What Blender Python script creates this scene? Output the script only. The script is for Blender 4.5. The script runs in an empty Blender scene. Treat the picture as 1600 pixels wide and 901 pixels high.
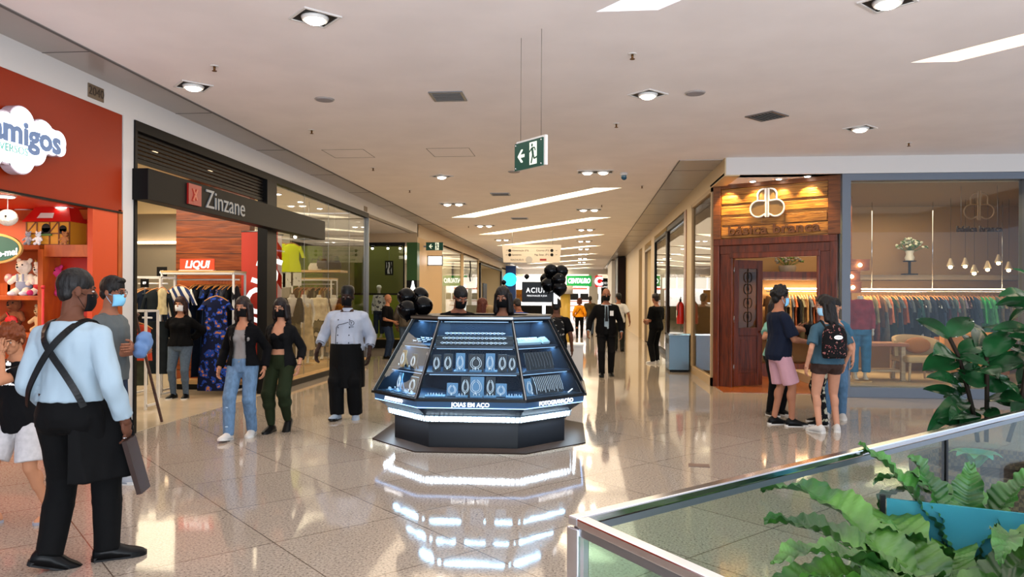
import bpy, math, random
from mathutils import Vector as V, Matrix, noise, Euler
from mathutils.geometry import tessellate_polygon
PI = math.pi
sc = bpy.context.scene
COL = sc.collection
random.seed(7)

# ------------------------------------------------------------------ camera, world, exposure
FPX = 1156.0; YAW = math.atan(110 / FPX); ROLL = .0045; HZ = 466.5; EYE = 1.62
cd = bpy.data.cameras.new('camera'); cam = bpy.data.objects.new('camera', cd); COL.objects.link(cam)
cd.sensor_width = 36; cd.lens = FPX / 1600 * 36; cd.shift_y = (HZ - 450.5) / 1600; cd.clip_end = 300; cd.clip_start = .05
cam.matrix_world = Matrix.Translation((0, 0, EYE)) @ Matrix.Rotation(YAW, 4, 'Z') @ Matrix.Rotation(PI / 2, 4, 'X') @ Matrix.Rotation(ROLL, 4, 'Z')
sc.camera = cam
wd = bpy.data.worlds.new('world'); sc.world = wd; wd.use_nodes = True
wd.node_tree.nodes['Background'].inputs[0].default_value = (.62, .78, 1, 1)
wd.node_tree.nodes['Background'].inputs[1].default_value = .85
sc.view_settings.view_transform = 'Standard'; sc.view_settings.look = 'None'
sc.view_settings.exposure = 1.2; sc.view_settings.gamma = 1.0
sc.view_settings.use_curve_mapping = False

WARM = (1, .80, .56); NEUT = (1, .93, .84); COOL = (.62, .80, 1)
def area(loc, size, power, color=WARM, rot=(0, 0, 0), sy=None, spread=PI):
    l = bpy.data.lights.new('area_light', 'AREA'); l.energy = power; l.color = color; l.size = size; l.spread = spread
    if sy: l.shape = 'RECTANGLE'; l.size_y = sy
    o = bpy.data.objects.new('area_light', l); COL.objects.link(o); o.location = loc; o.rotation_euler = rot
    return o
def spot(loc, power, color=WARM, ang=100, blend=.8, rot=(0, 0, 0), r=.05):
    l = bpy.data.lights.new('spot_light', 'SPOT'); l.energy = power; l.color = color; l.spot_size = math.radians(ang); l.spot_blend = blend; l.shadow_soft_size = r
    o = bpy.data.objects.new('spot_light', l); COL.objects.link(o); o.location = loc; o.rotation_euler = rot
    return o
def point(loc, power, color=WARM, r=.1):
    l = bpy.data.lights.new('point_light', 'POINT'); l.energy = power; l.color = color; l.shadow_soft_size = r
    o = bpy.data.objects.new('point_light', l); COL.objects.link(o); o.location = loc
    return o
# atrium daylight behind the viewer: unseen upward fill added for the ceiling, then skylight
area((2.5, -3.0, 1.0), 9, 600, (.90, .93, 1), (math.radians(146), 0, 0), 3)
area((3.5, -3.0, 6.5), 7, 50, (.80, .88, 1), (math.radians(38), 0, 0), 4)
# general corridor light, from the coves
for yy in (13, 18.5, 24.5, 30.5, 36.5, 43, 50): area((-1.5, yy, 3.98), 5.6, 70, WARM, (0, 0, 0), 5.6)
for yy in (4.6, 8.6): area((-1.0, yy, 3.98), 6.5, 40, NEUT, (0, 0, 0), 3.8)
area((6.0, 8.0, 3.98), 6.0, 40, NEUT, (0, 0, 0), 6)
# shops
area((-7.2, 6.4, 2.5), 1.6, 55, (1, .72, .5), (0, 0, 0), 2.6)          # toy shop
area((-7.9, 10.4, 3.68), 4.0, 120, (1, .86, .66), (0, 0, 0), 3.0)      # dress shop front
area((-8.4, 15.6, 3.68), 4.5, 80, (1, .86, .60), (0, 0, 0), 4.0)      # dress shop window
area((-7.6, 25.6, 3.5), 3.6, 120, (1, .92, .66), (0, 0, 0), 2.6)       # green shop
area((5.6, 14.9, 3.45), 3.2, 34, (1, .78, .50), (0, 0, 0), 2.2)        # boutique
area((5.4, 15.5, 2.05), 3.3, 22, (1, .74, .42), (math.radians(8), 0, 0), .06)  # boutique rail strip
area((4.2, 19.6, 3.5), 2.6, 90, (1, .88, .68), (0, 0, 0), 3.0)
area((4.2, 26, 3.5), 2.6, 90, (1, .88, .68), (0, 0, 0), 5.0)
area((-7.2, 31, 3.5), 2.6, 150, (1, .92, .78), (0, 0, 0), 5.0)
area((-7.2, 39, 3.5), 2.6, 150, (.9, .95, 1), (0, 0, 0), 6.0)
area((-3, 64, 3.4), 14, 900, (1, .97, .92), (0, 0, 0), 4)

# ------------------------------------------------------------------ pixel of the photograph -> point in the place
def P(px, py, z=None, x=None, y=None):
    qx = px + ROLL * (py - 450.5); qy = py - ROLL * (px - 800)
    xc = (qx - 800) / FPX; zc = -(qy - HZ) / FPX
    dx = xc * math.cos(YAW) - math.sin(YAW); dy = xc * math.sin(YAW) + math.cos(YAW)
    t = (z - EYE) / zc if z is not None else (x / dx if x is not None else y / dy)
    return V((t * dx, t * dy, EYE + t * zc))

# ------------------------------------------------------------------ materials
def lin(c):
    if c == '': raise Exception('empty colour')
    if isinstance(c, str):
        c = [int(c[i:i + 2], 16) / 255 for i in (0, 2, 4)]
        c = [v / 12.92 if v <= .04045 else ((v + .055) / 1.055) ** 2.4 for v in c]
    return (c[0], c[1], c[2], 1)
_mc = {}
def mat(name, c='808080', rough=.6, metal=0, em=None, es=1, spec=.5, var=0, vs=8, stretch=(1, 1, 1), c2=None, bump=0, coat=0, alpha=None, detail=3, sheen=0):
    if name in _mc: return _mc[name]
    m = bpy.data.materials.new(name); m.use_nodes = True; nt = m.node_tree; b = nt.nodes['Principled BSDF']; L = nt.links.new
    col = lin(c); spec = .12 if (spec == .5 and max(col[:3]) < .02) else spec; b.inputs['Base Color'].default_value = col; b.inputs['Roughness'].default_value = rough; b.inputs['Metallic'].default_value = metal
    b.inputs['Specular IOR Level'].default_value = spec; b.inputs['Coat Weight'].default_value = coat
    if em: b.inputs['Emission Color'].default_value = lin(em); b.inputs['Emission Strength'].default_value = es
    if var or c2 or bump:
        tc = nt.nodes.new('ShaderNodeTexCoord'); mp = nt.nodes.new('ShaderNodeMapping'); L(tc.outputs['Object'], mp.inputs[0]); mp.inputs['Scale'].default_value = stretch
        n = nt.nodes.new('ShaderNodeTexNoise'); n.inputs['Scale'].default_value = vs; n.inputs['Detail'].default_value = detail; L(mp.outputs[0], n.inputs[0])
        if var or c2:
            r = nt.nodes.new('ShaderNodeValToRGB'); L(n.outputs[0], r.inputs[0]); d = var or .35
            r.color_ramp.elements[0].position = .35; r.color_ramp.elements[1].position = .65
            r.color_ramp.elements[0].color = (col[0] * (1 - d), col[1] * (1 - d), col[2] * (1 - d), 1) if not c2 else col
            r.color_ramp.elements[1].color = lin(c2) if c2 else (min(1, col[0] * (1 + d)), min(1, col[1] * (1 + d)), min(1, col[2] * (1 + d)), 1)
            L(r.outputs[0], b.inputs['Base Color'])
        if bump:
            bp = nt.nodes.new('ShaderNodeBump'); bp.inputs['Strength'].default_value = bump; bp.inputs['Distance'].default_value = .02; L(n.outputs[0], bp.inputs['Height']); L(bp.outputs[0], b.inputs['Normal'])
    _mc[name] = m; return m
def glass(name, tint=(1, 1, 1), refl=1.0, rough=0.0, ior=1.45, dens=0.0, dcol='808080'):
    if name in _mc: return _mc[name]
    m = bpy.data.materials.new(name); m.use_nodes = True; nt = m.node_tree; nt.nodes.clear(); L = nt.links.new
    o = nt.nodes.new('ShaderNodeOutputMaterial'); mx = nt.nodes.new('ShaderNodeMixShader'); tr = nt.nodes.new('ShaderNodeBsdfTransparent'); gl = nt.nodes.new('ShaderNodeBsdfGlossy'); lw = nt.nodes.new('ShaderNodeLayerWeight'); lw.inputs[0].default_value = .5; pw = nt.nodes.new('ShaderNodeMath'); pw.operation = 'POWER'; pw.inputs[1].default_value = 4.0; L(lw.outputs['Facing'], pw.inputs[0]); fr = nt.nodes.new('ShaderNodeMath'); fr.operation = 'MULTIPLY_ADD'; L(pw.outputs[0], fr.inputs[0]); fr.inputs[1].default_value = .80; fr.inputs[2].default_value = ((ior - 1) / (ior + 1)) ** 2 * 1.3
    tr.inputs[0].default_value = (*tint, 1); gl.inputs['Roughness'].default_value = rough; gl.inputs[0].default_value = (refl, refl, refl, 1)
    L(fr.outputs[0], mx.inputs[0]); L(tr.outputs[0], mx.inputs[1]); L(gl.outputs[0], mx.inputs[2])
    if dens:
        m2 = nt.nodes.new('ShaderNodeMixShader'); df = nt.nodes.new('ShaderNodeBsdfDiffuse'); df.inputs[0].default_value = lin(dcol); m2.inputs[0].default_value = dens
        L(mx.outputs[0], m2.inputs[1]); L(df.outputs[0], m2.inputs[2]); L(m2.outputs[0], o.inputs[0])
    else: L(mx.outputs[0], o.inputs[0])
    _mc[name] = m; return m
def floor_mat():
    m = bpy.data.materials.new('polished_granite'); m.use_nodes = True; nt = m.node_tree; b = nt.nodes['Principled BSDF']; L = nt.links.new; N = nt.nodes.new
    tc = N('ShaderNodeTexCoord'); mp = N('ShaderNodeMapping'); L(tc.outputs['Object'], mp.inputs[0]); mp.inputs['Rotation'].default_value = (0, 0, PI / 4)
    n = N('ShaderNodeTexNoise'); n.inputs['Scale'].default_value = 62; n.inputs['Detail'].default_value = 4; n.inputs['Roughness'].default_value = .75; L(tc.outputs['Object'], n.inputs[0])
    r = N('ShaderNodeValToRGB'); L(n.outputs[0], r.inputs[0]); e = r.color_ramp.elements
    e[0].position = .36; e[0].color = lin('5c524c'); e[1].position = .62; e[1].color = lin('aea294'); e.new(.46).color = lin('9a8e82'); e.new(.70).color = lin('cfc4b8')
    br = N('ShaderNodeTexBrick'); L(mp.outputs[0], br.inputs[0]); br.offset = 0; br.inputs['Scale'].default_value = 1; br.inputs['Brick Width'].default_value = .955; br.inputs['Row Height'].default_value = .955
    br.inputs['Mortar Size'].default_value = .004; br.inputs['Mortar Smooth'].default_value = 0; br.inputs['Color1'].default_value = (1, 1, 1, 1); br.inputs['Color2'].default_value = (.90, .89, .88, 1); br.inputs['Mortar'].default_value = (.35, .3, .26, 1)
    mx = N('ShaderNodeMix'); mx.data_type = 'RGBA'; mx.blend_type = 'MULTIPLY'; mx.inputs[0].default_value = 1; L(r.outputs[0], mx.inputs[6]); L(br.outputs[0], mx.inputs[7]); L(mx.outputs[2], b.inputs['Base Color'])
    b.inputs['Roughness'].default_value = .06; b.inputs['Specular IOR Level'].default_value = .75
    n2 = N('ShaderNodeTexNoise'); n2.inputs['Scale'].default_value = 2.2; L(tc.outputs['Object'], n2.inputs[0]); bp = N('ShaderNodeBump'); bp.inputs['Strength'].default_value = .05; bp.inputs['Distance'].default_value = .02
    L(n2.outputs[0], bp.inputs['Height']); L(bp.outputs[0], b.inputs['Normal'])
    return m
def wood(name, c1, c2, rough=.35, plank=.0, axis='Z', grain=(1.2, 1.2, 14), bump=.15):
    """wood: streaks stretched along the board; planks of the given height laid on top of each other"""
    if name in _mc: return _mc[name]
    m = bpy.data.materials.new(name); m.use_nodes = True; nt = m.node_tree; b = nt.nodes['Principled BSDF']; L = nt.links.new; N = nt.nodes.new
    tc = N('ShaderNodeTexCoord'); mp = N('ShaderNodeMapping'); L(tc.outputs['Object'], mp.inputs[0]); mp.inputs['Scale'].default_value = grain
    n = N('ShaderNodeTexNoise'); n.inputs['Scale'].default_value = 2.5; n.inputs['Detail'].default_value = 5; n.inputs['Distortion'].default_value = .8; L(mp.outputs[0], n.inputs[0])
    r = N('ShaderNodeValToRGB'); L(n.outputs[0], r.inputs[0]); r.color_ramp.elements[0].position = .3; r.color_ramp.elements[1].position = .7; r.color_ramp.elements[0].color = lin(c1); r.color_ramp.elements[1].color = lin(c2)
    out = r.outputs[0]
    if plank:
        sp = N('ShaderNodeSeparateXYZ'); L(tc.outputs['Object'], sp.inputs[0]); dv = N('ShaderNodeMath'); dv.operation = 'DIVIDE'; L(sp.outputs['Z'], dv.inputs[0]); dv.inputs[1].default_value = plank
        fr = N('ShaderNodeMath'); fr.operation = 'FRACT'; L(dv.outputs[0], fr.inputs[0]); gt = N('ShaderNodeMath'); gt.operation = 'GREATER_THAN'; L(fr.outputs[0], gt.inputs[0]); gt.inputs[1].default_value = .04
        fl = N('ShaderNodeMath'); fl.operation = 'FLOOR'; L(dv.outputs[0], fl.inputs[0]); wn = N('ShaderNodeTexWhiteNoise'); wn.noise_dimensions = '1D'; L(fl.outputs[0], wn.inputs['W'])
        mr = N('ShaderNodeMapRange'); L(wn.outputs[0], mr.inputs[0]); mr.inputs[3].default_value = .65; mr.inputs[4].default_value = 1.15
        ml = N('ShaderNodeMath'); ml.operation = 'MULTIPLY'; L(gt.outputs[0], ml.inputs[0]); L(mr.outputs[0], ml.inputs[1])
        mx = N('ShaderNodeMix'); mx.data_type = 'RGBA'; mx.blend_type = 'MULTIPLY'; mx.inputs[0].default_value = 1; L(out, mx.inputs[6]); L(ml.outputs[0], mx.inputs[7]); out = mx.outputs[2]
    L(out, b.inputs['Base Color']); b.inputs['Roughness'].default_value = rough
    bp = N('ShaderNodeBump'); bp.inputs['Strength'].default_value = bump; bp.inputs['Distance'].default_value = .02; L(n.outputs[0], bp.inputs['Height']); L(bp.outputs[0], b.inputs['Normal'])
    _mc[name] = m; return m
def floral(name, base, c1, c2=None, scale=14, thr=.30, rough=.85, kind='F1'):
    """cloth with coloured blotches"""
    if name in _mc: return _mc[name]
    m = bpy.data.materials.new(name); m.use_nodes = True; nt = m.node_tree; b = nt.nodes['Principled BSDF']; L = nt.links.new; N = nt.nodes.new
    tc = N('ShaderNodeTexCoord'); vo = N('ShaderNodeTexVoronoi'); vo.inputs['Scale'].default_value = scale; nz = N('ShaderNodeTexNoise'); nz.inputs['Scale'].default_value = scale * 1.1; nz.inputs['Detail'].default_value = 2; L(tc.outputs['Object'], nz.inputs[0]); vm = N('ShaderNodeMix'); vm.data_type = 'VECTOR'; vm.inputs[0].default_value = .12; L(tc.outputs['Object'], vm.inputs[4]); L(nz.outputs['Color'], vm.inputs[5]); L(vm.outputs[1], vo.inputs[0])
    r = N('ShaderNodeValToRGB'); r.color_ramp.interpolation = 'CONSTANT'; r.color_ramp.elements[0].position = 0; r.color_ramp.elements[0].color = lin(c1); r.color_ramp.elements[1].position = thr; r.color_ramp.elements[1].color = lin(base)
    if c2: r.color_ramp.elements.new(thr * .5).color = lin(c2); r.color_ramp.elements[1].color = lin(c1); r.color_ramp.elements[0].color = lin(c2)
    L(vo.outputs[0], r.inputs[0]); L(r.outputs[0], b.inputs['Base Color']); b.inputs['Roughness'].default_value = rough; b.inputs['Specular IOR Level'].default_value = .2
    _mc[name] = m; return m
def stripes(name, c1, c2, scale=14, rough=.85, rot=(0, 0, 0), dist=1.5):
    if name in _mc: return _mc[name]
    m = bpy.data.materials.new(name); m.use_nodes = True; nt = m.node_tree; b = nt.nodes['Principled BSDF']; L = nt.links.new; N = nt.nodes.new
    tc = N('ShaderNodeTexCoord'); mp = N('ShaderNodeMapping'); mp.inputs['Rotation'].default_value = rot; L(tc.outputs['Object'], mp.inputs[0])
    w = N('ShaderNodeTexWave'); w.inputs['Scale'].default_value = scale; w.inputs['Distortion'].default_value = dist; L(mp.outputs[0], w.inputs[0])
    r = N('ShaderNodeValToRGB'); r.color_ramp.interpolation = 'CONSTANT'; r.color_ramp.elements[0].color = lin(c1); r.color_ramp.elements[1].position = .5; r.color_ramp.elements[1].color = lin(c2)
    L(w.outputs[0], r.inputs[0]); L(r.outputs[0], b.inputs['Base Color']); b.inputs['Roughness'].default_value = rough; b.inputs['Specular IOR Level'].default_value = .2
    _mc[name] = m; return m

# ------------------------------------------------------------------ mesh builder
class MB:
    def __init__(s, M=None): s.v = []; s.f = []; s.mi = []; s.sm = []; s.m = 0; s.M = M
    def add(s, vs, fs, smooth=False):
        o = len(s.v)
        if s.M is not None: vs = [s.M @ V(p) for p in vs]
        s.v += [tuple(p) for p in vs]
        for f in fs: s.f.append(tuple(i + o for i in f)); s.mi.append(s.m); s.sm.append(smooth)
        return s
    def box(s, x0, x1, y0, y1, z0, z1):
        if x0 > x1: x0, x1 = x1, x0
        if y0 > y1: y0, y1 = y1, y0
        if z0 > z1: z0, z1 = z1, z0
        return s.add([(x0, y0, z0), (x1, y0, z0), (x1, y1, z0), (x0, y1, z0), (x0, y0, z1), (x1, y0, z1), (x1, y1, z1), (x0, y1, z1)],
                     [(0, 3, 2, 1), (4, 5, 6, 7), (0, 1, 5, 4), (1, 2, 6, 5), (2, 3, 7, 6), (3, 0, 4, 7)])
    def cbox(s, c, d, rot=None):
        R = rot.to_matrix() if isinstance(rot, Euler) else (rot or Matrix.Identity(3)); c = V(c)
        vs = [c + R @ V((sx * d[0] / 2, sy * d[1] / 2, sz * d[2] / 2)) for sz in (-1, 1) for sx, sy in ((-1, -1), (1, -1), (1, 1), (-1, 1))]
        return s.add(vs, [(0, 3, 2, 1), (4, 5, 6, 7), (0, 1, 5, 4), (1, 2, 6, 5), (2, 3, 7, 6), (3, 0, 4, 7)])
    def beam(s, a, b, w, h, up=(0, 0, 1)):
        a = V(a); b = V(b); d = (b - a); L = d.length; d.normalize(); u = V(up); sd = d.cross(u)
        if sd.length < 1e-4: sd = d.cross(V((1, 0, 0)))
        sd.normalize(); u = sd.cross(d); R = Matrix((sd, d, u)).transposed()
        return s.cbox((a + b) / 2, (w, L, h), R)
    def cone(s, a, b, r0, r1=None, n=10, caps=True, smooth=True):
        a = V(a); b = V(b); r1 = r0 if r1 is None else r1; d = (b - a).normalized(); q = V((0, 0, 1)) if abs(d.z) < .9 else V((1, 0, 0)); u = d.cross(q).normalized(); w = d.cross(u)
        vs = []
        for c, r in ((a, r0), (b, r1)): vs += [c + (u * math.cos(2 * PI * i / n) + w * math.sin(2 * PI * i / n)) * r for i in range(n)]
        s.add(vs, [(i, i + n, (i + 1) % n + n, (i + 1) % n) for i in range(n)], smooth)
        if caps: s.f += [tuple(len(s.v) - 2 * n + i for i in range(n)), tuple(len(s.v) - 1 - i for i in range(n))]; s.mi += [s.m] * 2; s.sm += [False] * 2
        return s
    def ell(s, c, r, rot=None, n=12, k=8):
        c = V(c); r = (r, r, r) if not hasattr(r, '__len__') else r; R = rot.to_matrix() if isinstance(rot, Euler) else rot; vs = []
        pts = [(0, 0, 1)] + [(math.sin(PI * j / k) * math.cos(2 * PI * i / n), math.sin(PI * j / k) * math.sin(2 * PI * i / n), math.cos(PI * j / k)) for j in range(1, k) for i in range(n)] + [(0, 0, -1)]
        for p in pts:
            q = V((p[0] * r[0], p[1] * r[1], p[2] * r[2])); vs.append(c + (R @ q if R else q))
        fs = [(0, 1 + i, 1 + (i + 1) % n) for i in range(n)]
        for j in range(k - 2): fs += [(1 + j * n + i, 1 + (j + 1) * n + i, 1 + (j + 1) * n + (i + 1) % n, 1 + j * n + (i + 1) % n) for i in range(n)]
        l = len(pts) - 1; fs += [(l, l - n + (i + 1) % n, l - n + i) for i in range(n)]
        return s.add(vs, fs, True)
    def caps(s, a, b, r0, r1, n=12):
        s.cone(a, b, r0, r1, n); s.ell(a, r0, n=n); s.ell(b, r1, n=n); return s
    def loft(s, rings, closed=True, smooth=True, caps=True):
        n = len(rings[0]); vs = [p for r in rings for p in r]; fs = []
        for j in range(len(rings) - 1):
            for i in range(n if closed else n - 1): fs.append((j * n + i, j * n + (i + 1) % n, (j + 1) * n + (i + 1) % n, (j + 1) * n + i))
        s.add(vs, fs, smooth)
        if caps and closed: s.add(rings[0], [tuple(range(n - 1, -1, -1))]); s.add(rings[-1], [tuple(range(n))])
        return s
    def rings(s, prof, n=16, at=(0, 0, 0), smooth=True):
        """prof: (z, rx, ry[, ox, oy])"""
        R = []
        for p in prof:
            ox, oy = (p[3], p[4]) if len(p) > 3 else (0, 0)
            R.append([V((at[0] + ox + p[1] * math.cos(2 * PI * i / n), at[1] + oy + p[2] * math.sin(2 * PI * i / n), at[2] + p[0])) for i in range(n)])
        return s.loft(R, smooth=smooth)
    def poly(s, pts, h, M=None, holes=()):
        """prism: outline pts in local xy, thickness h along local z"""
        M = M or Matrix.Identity(4); loops = [[V((p[0], p[1], 0)) for p in pts]] + [[V((p[0], p[1], 0)) for p in q] for q in holes]
        fl = [p for l in loops for p in l]; tri = tessellate_polygon(loops); n = len(fl)
        vs = [M @ p for p in fl] + [M @ (p + V((0, 0, h))) for p in fl]; fs = [tuple(t) for t in tri] + [tuple(i + n for i in reversed(t)) for t in tri]; o = 0
        for l in loops:
            k = len(l); fs += [(o + i, o + (i + 1) % k, o + (i + 1) % k + n, o + i + n) for i in range(k)]; o += k
        return s.add(vs, fs)
    def tube(s, pts, r, n=6, closed=False, smooth=True):
        pts = [V(p) for p in pts]; R = []; m = len(pts); pu = None
        for i, p in enumerate(pts):
            a = pts[i - 1] if (i or closed) else p; b = pts[(i + 1) % m] if (i < m - 1 or closed) else p; d = (b - a).normalized()
            if pu is None: q = V((0, 0, 1)) if abs(d.z) < .9 else V((1, 0, 0)); u = d.cross(q).normalized()
            else: u = (pu - d * pu.dot(d)).normalized()
            pu = u; w = d.cross(u); rr = r[i] if hasattr(r, '__len__') else r
            R.append([p + (u * math.cos(2 * PI * k / n) + w * math.sin(2 * PI * k / n)) * rr for k in range(n)])
        if closed: R.append(R[0])
        return s.loft(R, smooth=smooth, caps=not closed)
    def grid(s, fn, nu, nv, smooth=True, m2=None):
        vs = [fn(i / nu, j / nv) for j in range(nv + 1) for i in range(nu + 1)]
        return s.add(vs, [(j * (nu + 1) + i, j * (nu + 1) + i + 1, (j + 1) * (nu + 1) + i + 1, (j + 1) * (nu + 1) + i) for j in range(nv) for i in range(nu)], smooth)
    def mesh(s, name='mesh'):
        me = bpy.data.meshes.new(name); me.from_pydata(s.v, [], s.f)
        me.polygons.foreach_set('material_index', s.mi); me.polygons.foreach_set('use_smooth', s.sm); me.update(); return me
    def build(s, name, m=None, parent=None, bevel=0, solid=0, label=None, loc=None, rz=None, **k):
        return link(name, s.mesh(name), m, parent, bevel, solid, label, loc, rz, **k)
def link(name, me, m=None, parent=None, bevel=0, solid=0, label=None, loc=None, rz=None, cat=None, group=None, kind=None):
    o = bpy.data.objects.new(name, me); COL.objects.link(o)
    for q in (m if isinstance(m, (list, tuple)) else [m] if m else []): me.materials.append(q)
    if parent: o.parent = parent
    if solid: d = o.modifiers.new('s', 'SOLIDIFY'); d.thickness = solid; d.offset = 0
    if bevel: d = o.modifiers.new('b', 'BEVEL'); d.width = bevel; d.segments = 2; d.limit_method = 'ANGLE'
    if loc is not None: o.location = loc
    if rz is not None: o.rotation_euler = (0, 0, rz)
    return tag(o, label, cat, group, kind)
def tag(o, label=None, cat=None, group=None, kind=None):
    if label: o['label'] = label
    if cat: o['category'] = cat
    if group: o['group'] = group
    if kind: o['kind'] = kind
    return o
def thing(name, label, cat, loc=(0, 0, 0), rz=0, group=None):
    o = bpy.data.objects.new(name, None); COL.objects.link(o); o.location = loc; o.rotation_euler = (0, 0, rz); o.empty_display_size = .1
    return tag(o, label, cat, group)
def struct(name, mb, m, **k): return mb.build(name, m, kind='structure', **k)
def dup(o, loc=None, rz=None, label=None, parent=None, first=None):
    c = o.copy(); COL.objects.link(c)
    if parent: c.parent = parent
    if loc is not None: c.location = loc
    if rz is not None: c.rotation_euler = (0, 0, rz)
    if label: c['label'] = label
    for ch in o.children: dup(ch, parent=c)
    return c
def recolor(o, m, i=0):
    o.material_slots[i].link = 'OBJECT'; o.material_slots[i].material = m
TS = bpy.data.scenes.new('workbench')   # a side scene where single meshes are evaluated, removed at the end
def work_graph():
    with bpy.context.temp_override(scene=TS, view_layer=TS.view_layers[0]): return bpy.context.evaluated_depsgraph_get()
def remesh(mb, voxel=.012, smooth=3, amp=0, freq=(14, 14, 6), cut=None, me_only=True):
    me = mb.mesh('tmp'); o = bpy.data.objects.new('tmp', me); TS.collection.objects.link(o)
    r = o.modifiers.new('r', 'REMESH'); r.mode = 'VOXEL'; r.voxel_size = voxel; r.use_smooth_shade = True
    if smooth: q = o.modifiers.new('s', 'SMOOTH'); q.factor = .5; q.iterations = smooth
    dg = work_graph(); out = bpy.data.meshes.new_from_object(o.evaluated_get(dg))
    bpy.data.objects.remove(o); bpy.data.meshes.remove(me)
    if amp:
        sd = random.random() * 50
        n = len(out.vertices); co = [0.0] * (3 * n); no = [0.0] * (3 * n); out.vertices.foreach_get('co', co); out.vertex_normals.foreach_get('vector', no)
        for i in range(0, 3 * n, 3):
            k = amp * noise.noise(V((co[i] * freq[0] + sd, co[i + 1] * freq[1], co[i + 2] * freq[2]))); co[i] += no[i] * k; co[i + 1] += no[i + 1] * k; co[i + 2] += no[i + 2] * k
        out.vertices.foreach_set('co', co); out.update()
    if cut:
        import bmesh
        b = bmesh.new(); b.from_mesh(out); bmesh.ops.delete(b, geom=[f for f in b.faces if cut(f.calc_center_median())], context='FACES'); b.to_mesh(out); b.free()
    return out
def text(s, size, M, m, parent=None, name='lettering', ext=.006, align='CENTER', label=None, bold=0, sx=1, italic=0, space=1, **k):
    cu = bpy.data.curves.new('t', 'FONT'); cu.body = s; cu.size = size; cu.extrude = ext; cu.align_x = align; cu.align_y = 'CENTER'; cu.offset = bold; cu.shear = italic; cu.space_character = space; cu.resolution_u = 3
    o = bpy.data.objects.new('t', cu); TS.collection.objects.link(o); dg = work_graph()
    me = bpy.data.meshes.new_from_object(o.evaluated_get(dg)); bpy.data.objects.remove(o); bpy.data.curves.remove(cu)
    me.materials.clear(); me.transform(M @ Matrix.Diagonal((sx, 1, 1, 1)))
    return link(name, me, m, parent, label=label, **k)
def facing(loc, right, up=(0, 0, 1)):
    """matrix whose local x runs along `right`, y along `up`, z towards the reader"""
    r = V(right).normalized(); u = V(up).normalized(); n = r.cross(u); M = Matrix((r, u, n)).transposed().to_4x4(); M.translation = V(loc); return M
# ------------------------------------------------------------------ shared materials
M_white = mat('white_paint', 'c9c4bf', .55); M_ceil = mat('ceiling_plaster', 'e6dedb', .7, var=.03, vs=1.5)
M_panel = mat('soffit_panel', '9a928c', .28, spec=.6, var=.06, vs=1.2); M_black = mat('black_paint', '070708', .45, spec=.2); M_dark = mat('charcoal', '1a1a1c', .5)
M_chrome = mat('chrome', 'd8d8dc', .12, 1); M_steel = mat('brushed_steel', '8a8f94', .35, 1); M_wmetal = mat('white_metal', 'd6d2cc', .4); M_em = mat('lamp_glow', 'ffffff', em='fff6e6', es=9)
M_cove = mat('cove_glow', 'ffffff', em='ffeec2', es=2.6); M_greyframe = mat('grey_frame', '5d6672', .45); M_blackcloth = mat('black_cloth', '08080a', .9, spec=.1)
M_pane = glass('window_glass', (.95, .97, .95), .45, 0, 1.45); M_paneK = glass('kiosk_glass', (.80, .90, .96), .35, 0, 1.3)
M_wood1 = wood('boutique_wood', '3a1306', '6e2c10', .35, grain=(8, 8, .9)); M_board = wood('rustic_board', '7a4414', 'c88a3c', .45, plank=.165, grain=(1.5, 1.5, 16), bump=.5)
M_orange = mat('orange_panel', '8a2400', .45, spec=.25, var=.05, vs=.8); M_letterw = mat('letter_white', 'f0f0f0', .5, em='ffffff', es=.35)

# ------------------------------------------------------------------ floor and ceiling
fl = struct('floor', MB().box(-16, 14, -6, 75, -.1, 0), floor_mat())
ZC = 4.03
def cove_poly(ax, ay, bx, by, w=.62): return [(ax, ay), (ax + w, ay), (bx + w * .3, by), (bx - w * .7, by)]
coves = []
for i in range(9):
    y0 = 5.82 * i
    coves.append([(-3.91, 21.8 + y0), (.25, 16.15 + y0), (.84, 16.15 + y0), (-3.2, 21.8 + y0)])
coves.append([(3.3, 7.85), (3.75, 7.85), (8.2, 2.6), (7.75, 2.6)])
coves.append([(.1, 6.25), (.62, 6.25), (4.6, 1.6), (4.1, 1.6)])
c = MB(); c.poly([(-16, -1.5), (14, -1.5), (14, 13.0), (1.66, 13.0), (1.66, 75), (-4.78, 75), (-4.78, -1.5)][0:0] or [(-4.78, -1.5), (14, -1.5), (14, 13.0), (1.66, 13.0), (1.66, 75), (-4.78, 75)], .12, Matrix.Translation((0, 0, ZC)), holes=coves)
ceil = struct('ceiling', c, M_ceil)
s_ = MB(); s_.box(-5.3, -4.78, -1.5, 75, ZC - .012, ZC + .1); s_.box(1.66, 2.4, 13.0, 75, ZC - .012, ZC + .1); struct('ceiling_soffit', s_, M_panel)
seam = MB()
for yy in [k * 2.4 + 2 for k in range(24)]: seam.box(-5.3, -4.79, yy, yy + .012, ZC - .016, ZC - .01); seam.box(1.67, 2.4, yy + 12, yy + 12.012, ZC - .016, ZC - .01)
seam.box(-4.8, -4.78, -1.5, 75, ZC - .02, ZC - .008); seam.box(1.655, 1.67, 13, 75, ZC - .02, ZC - .008)
struct('trim_1', seam, mat('seam', '5a5450', .6))
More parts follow.
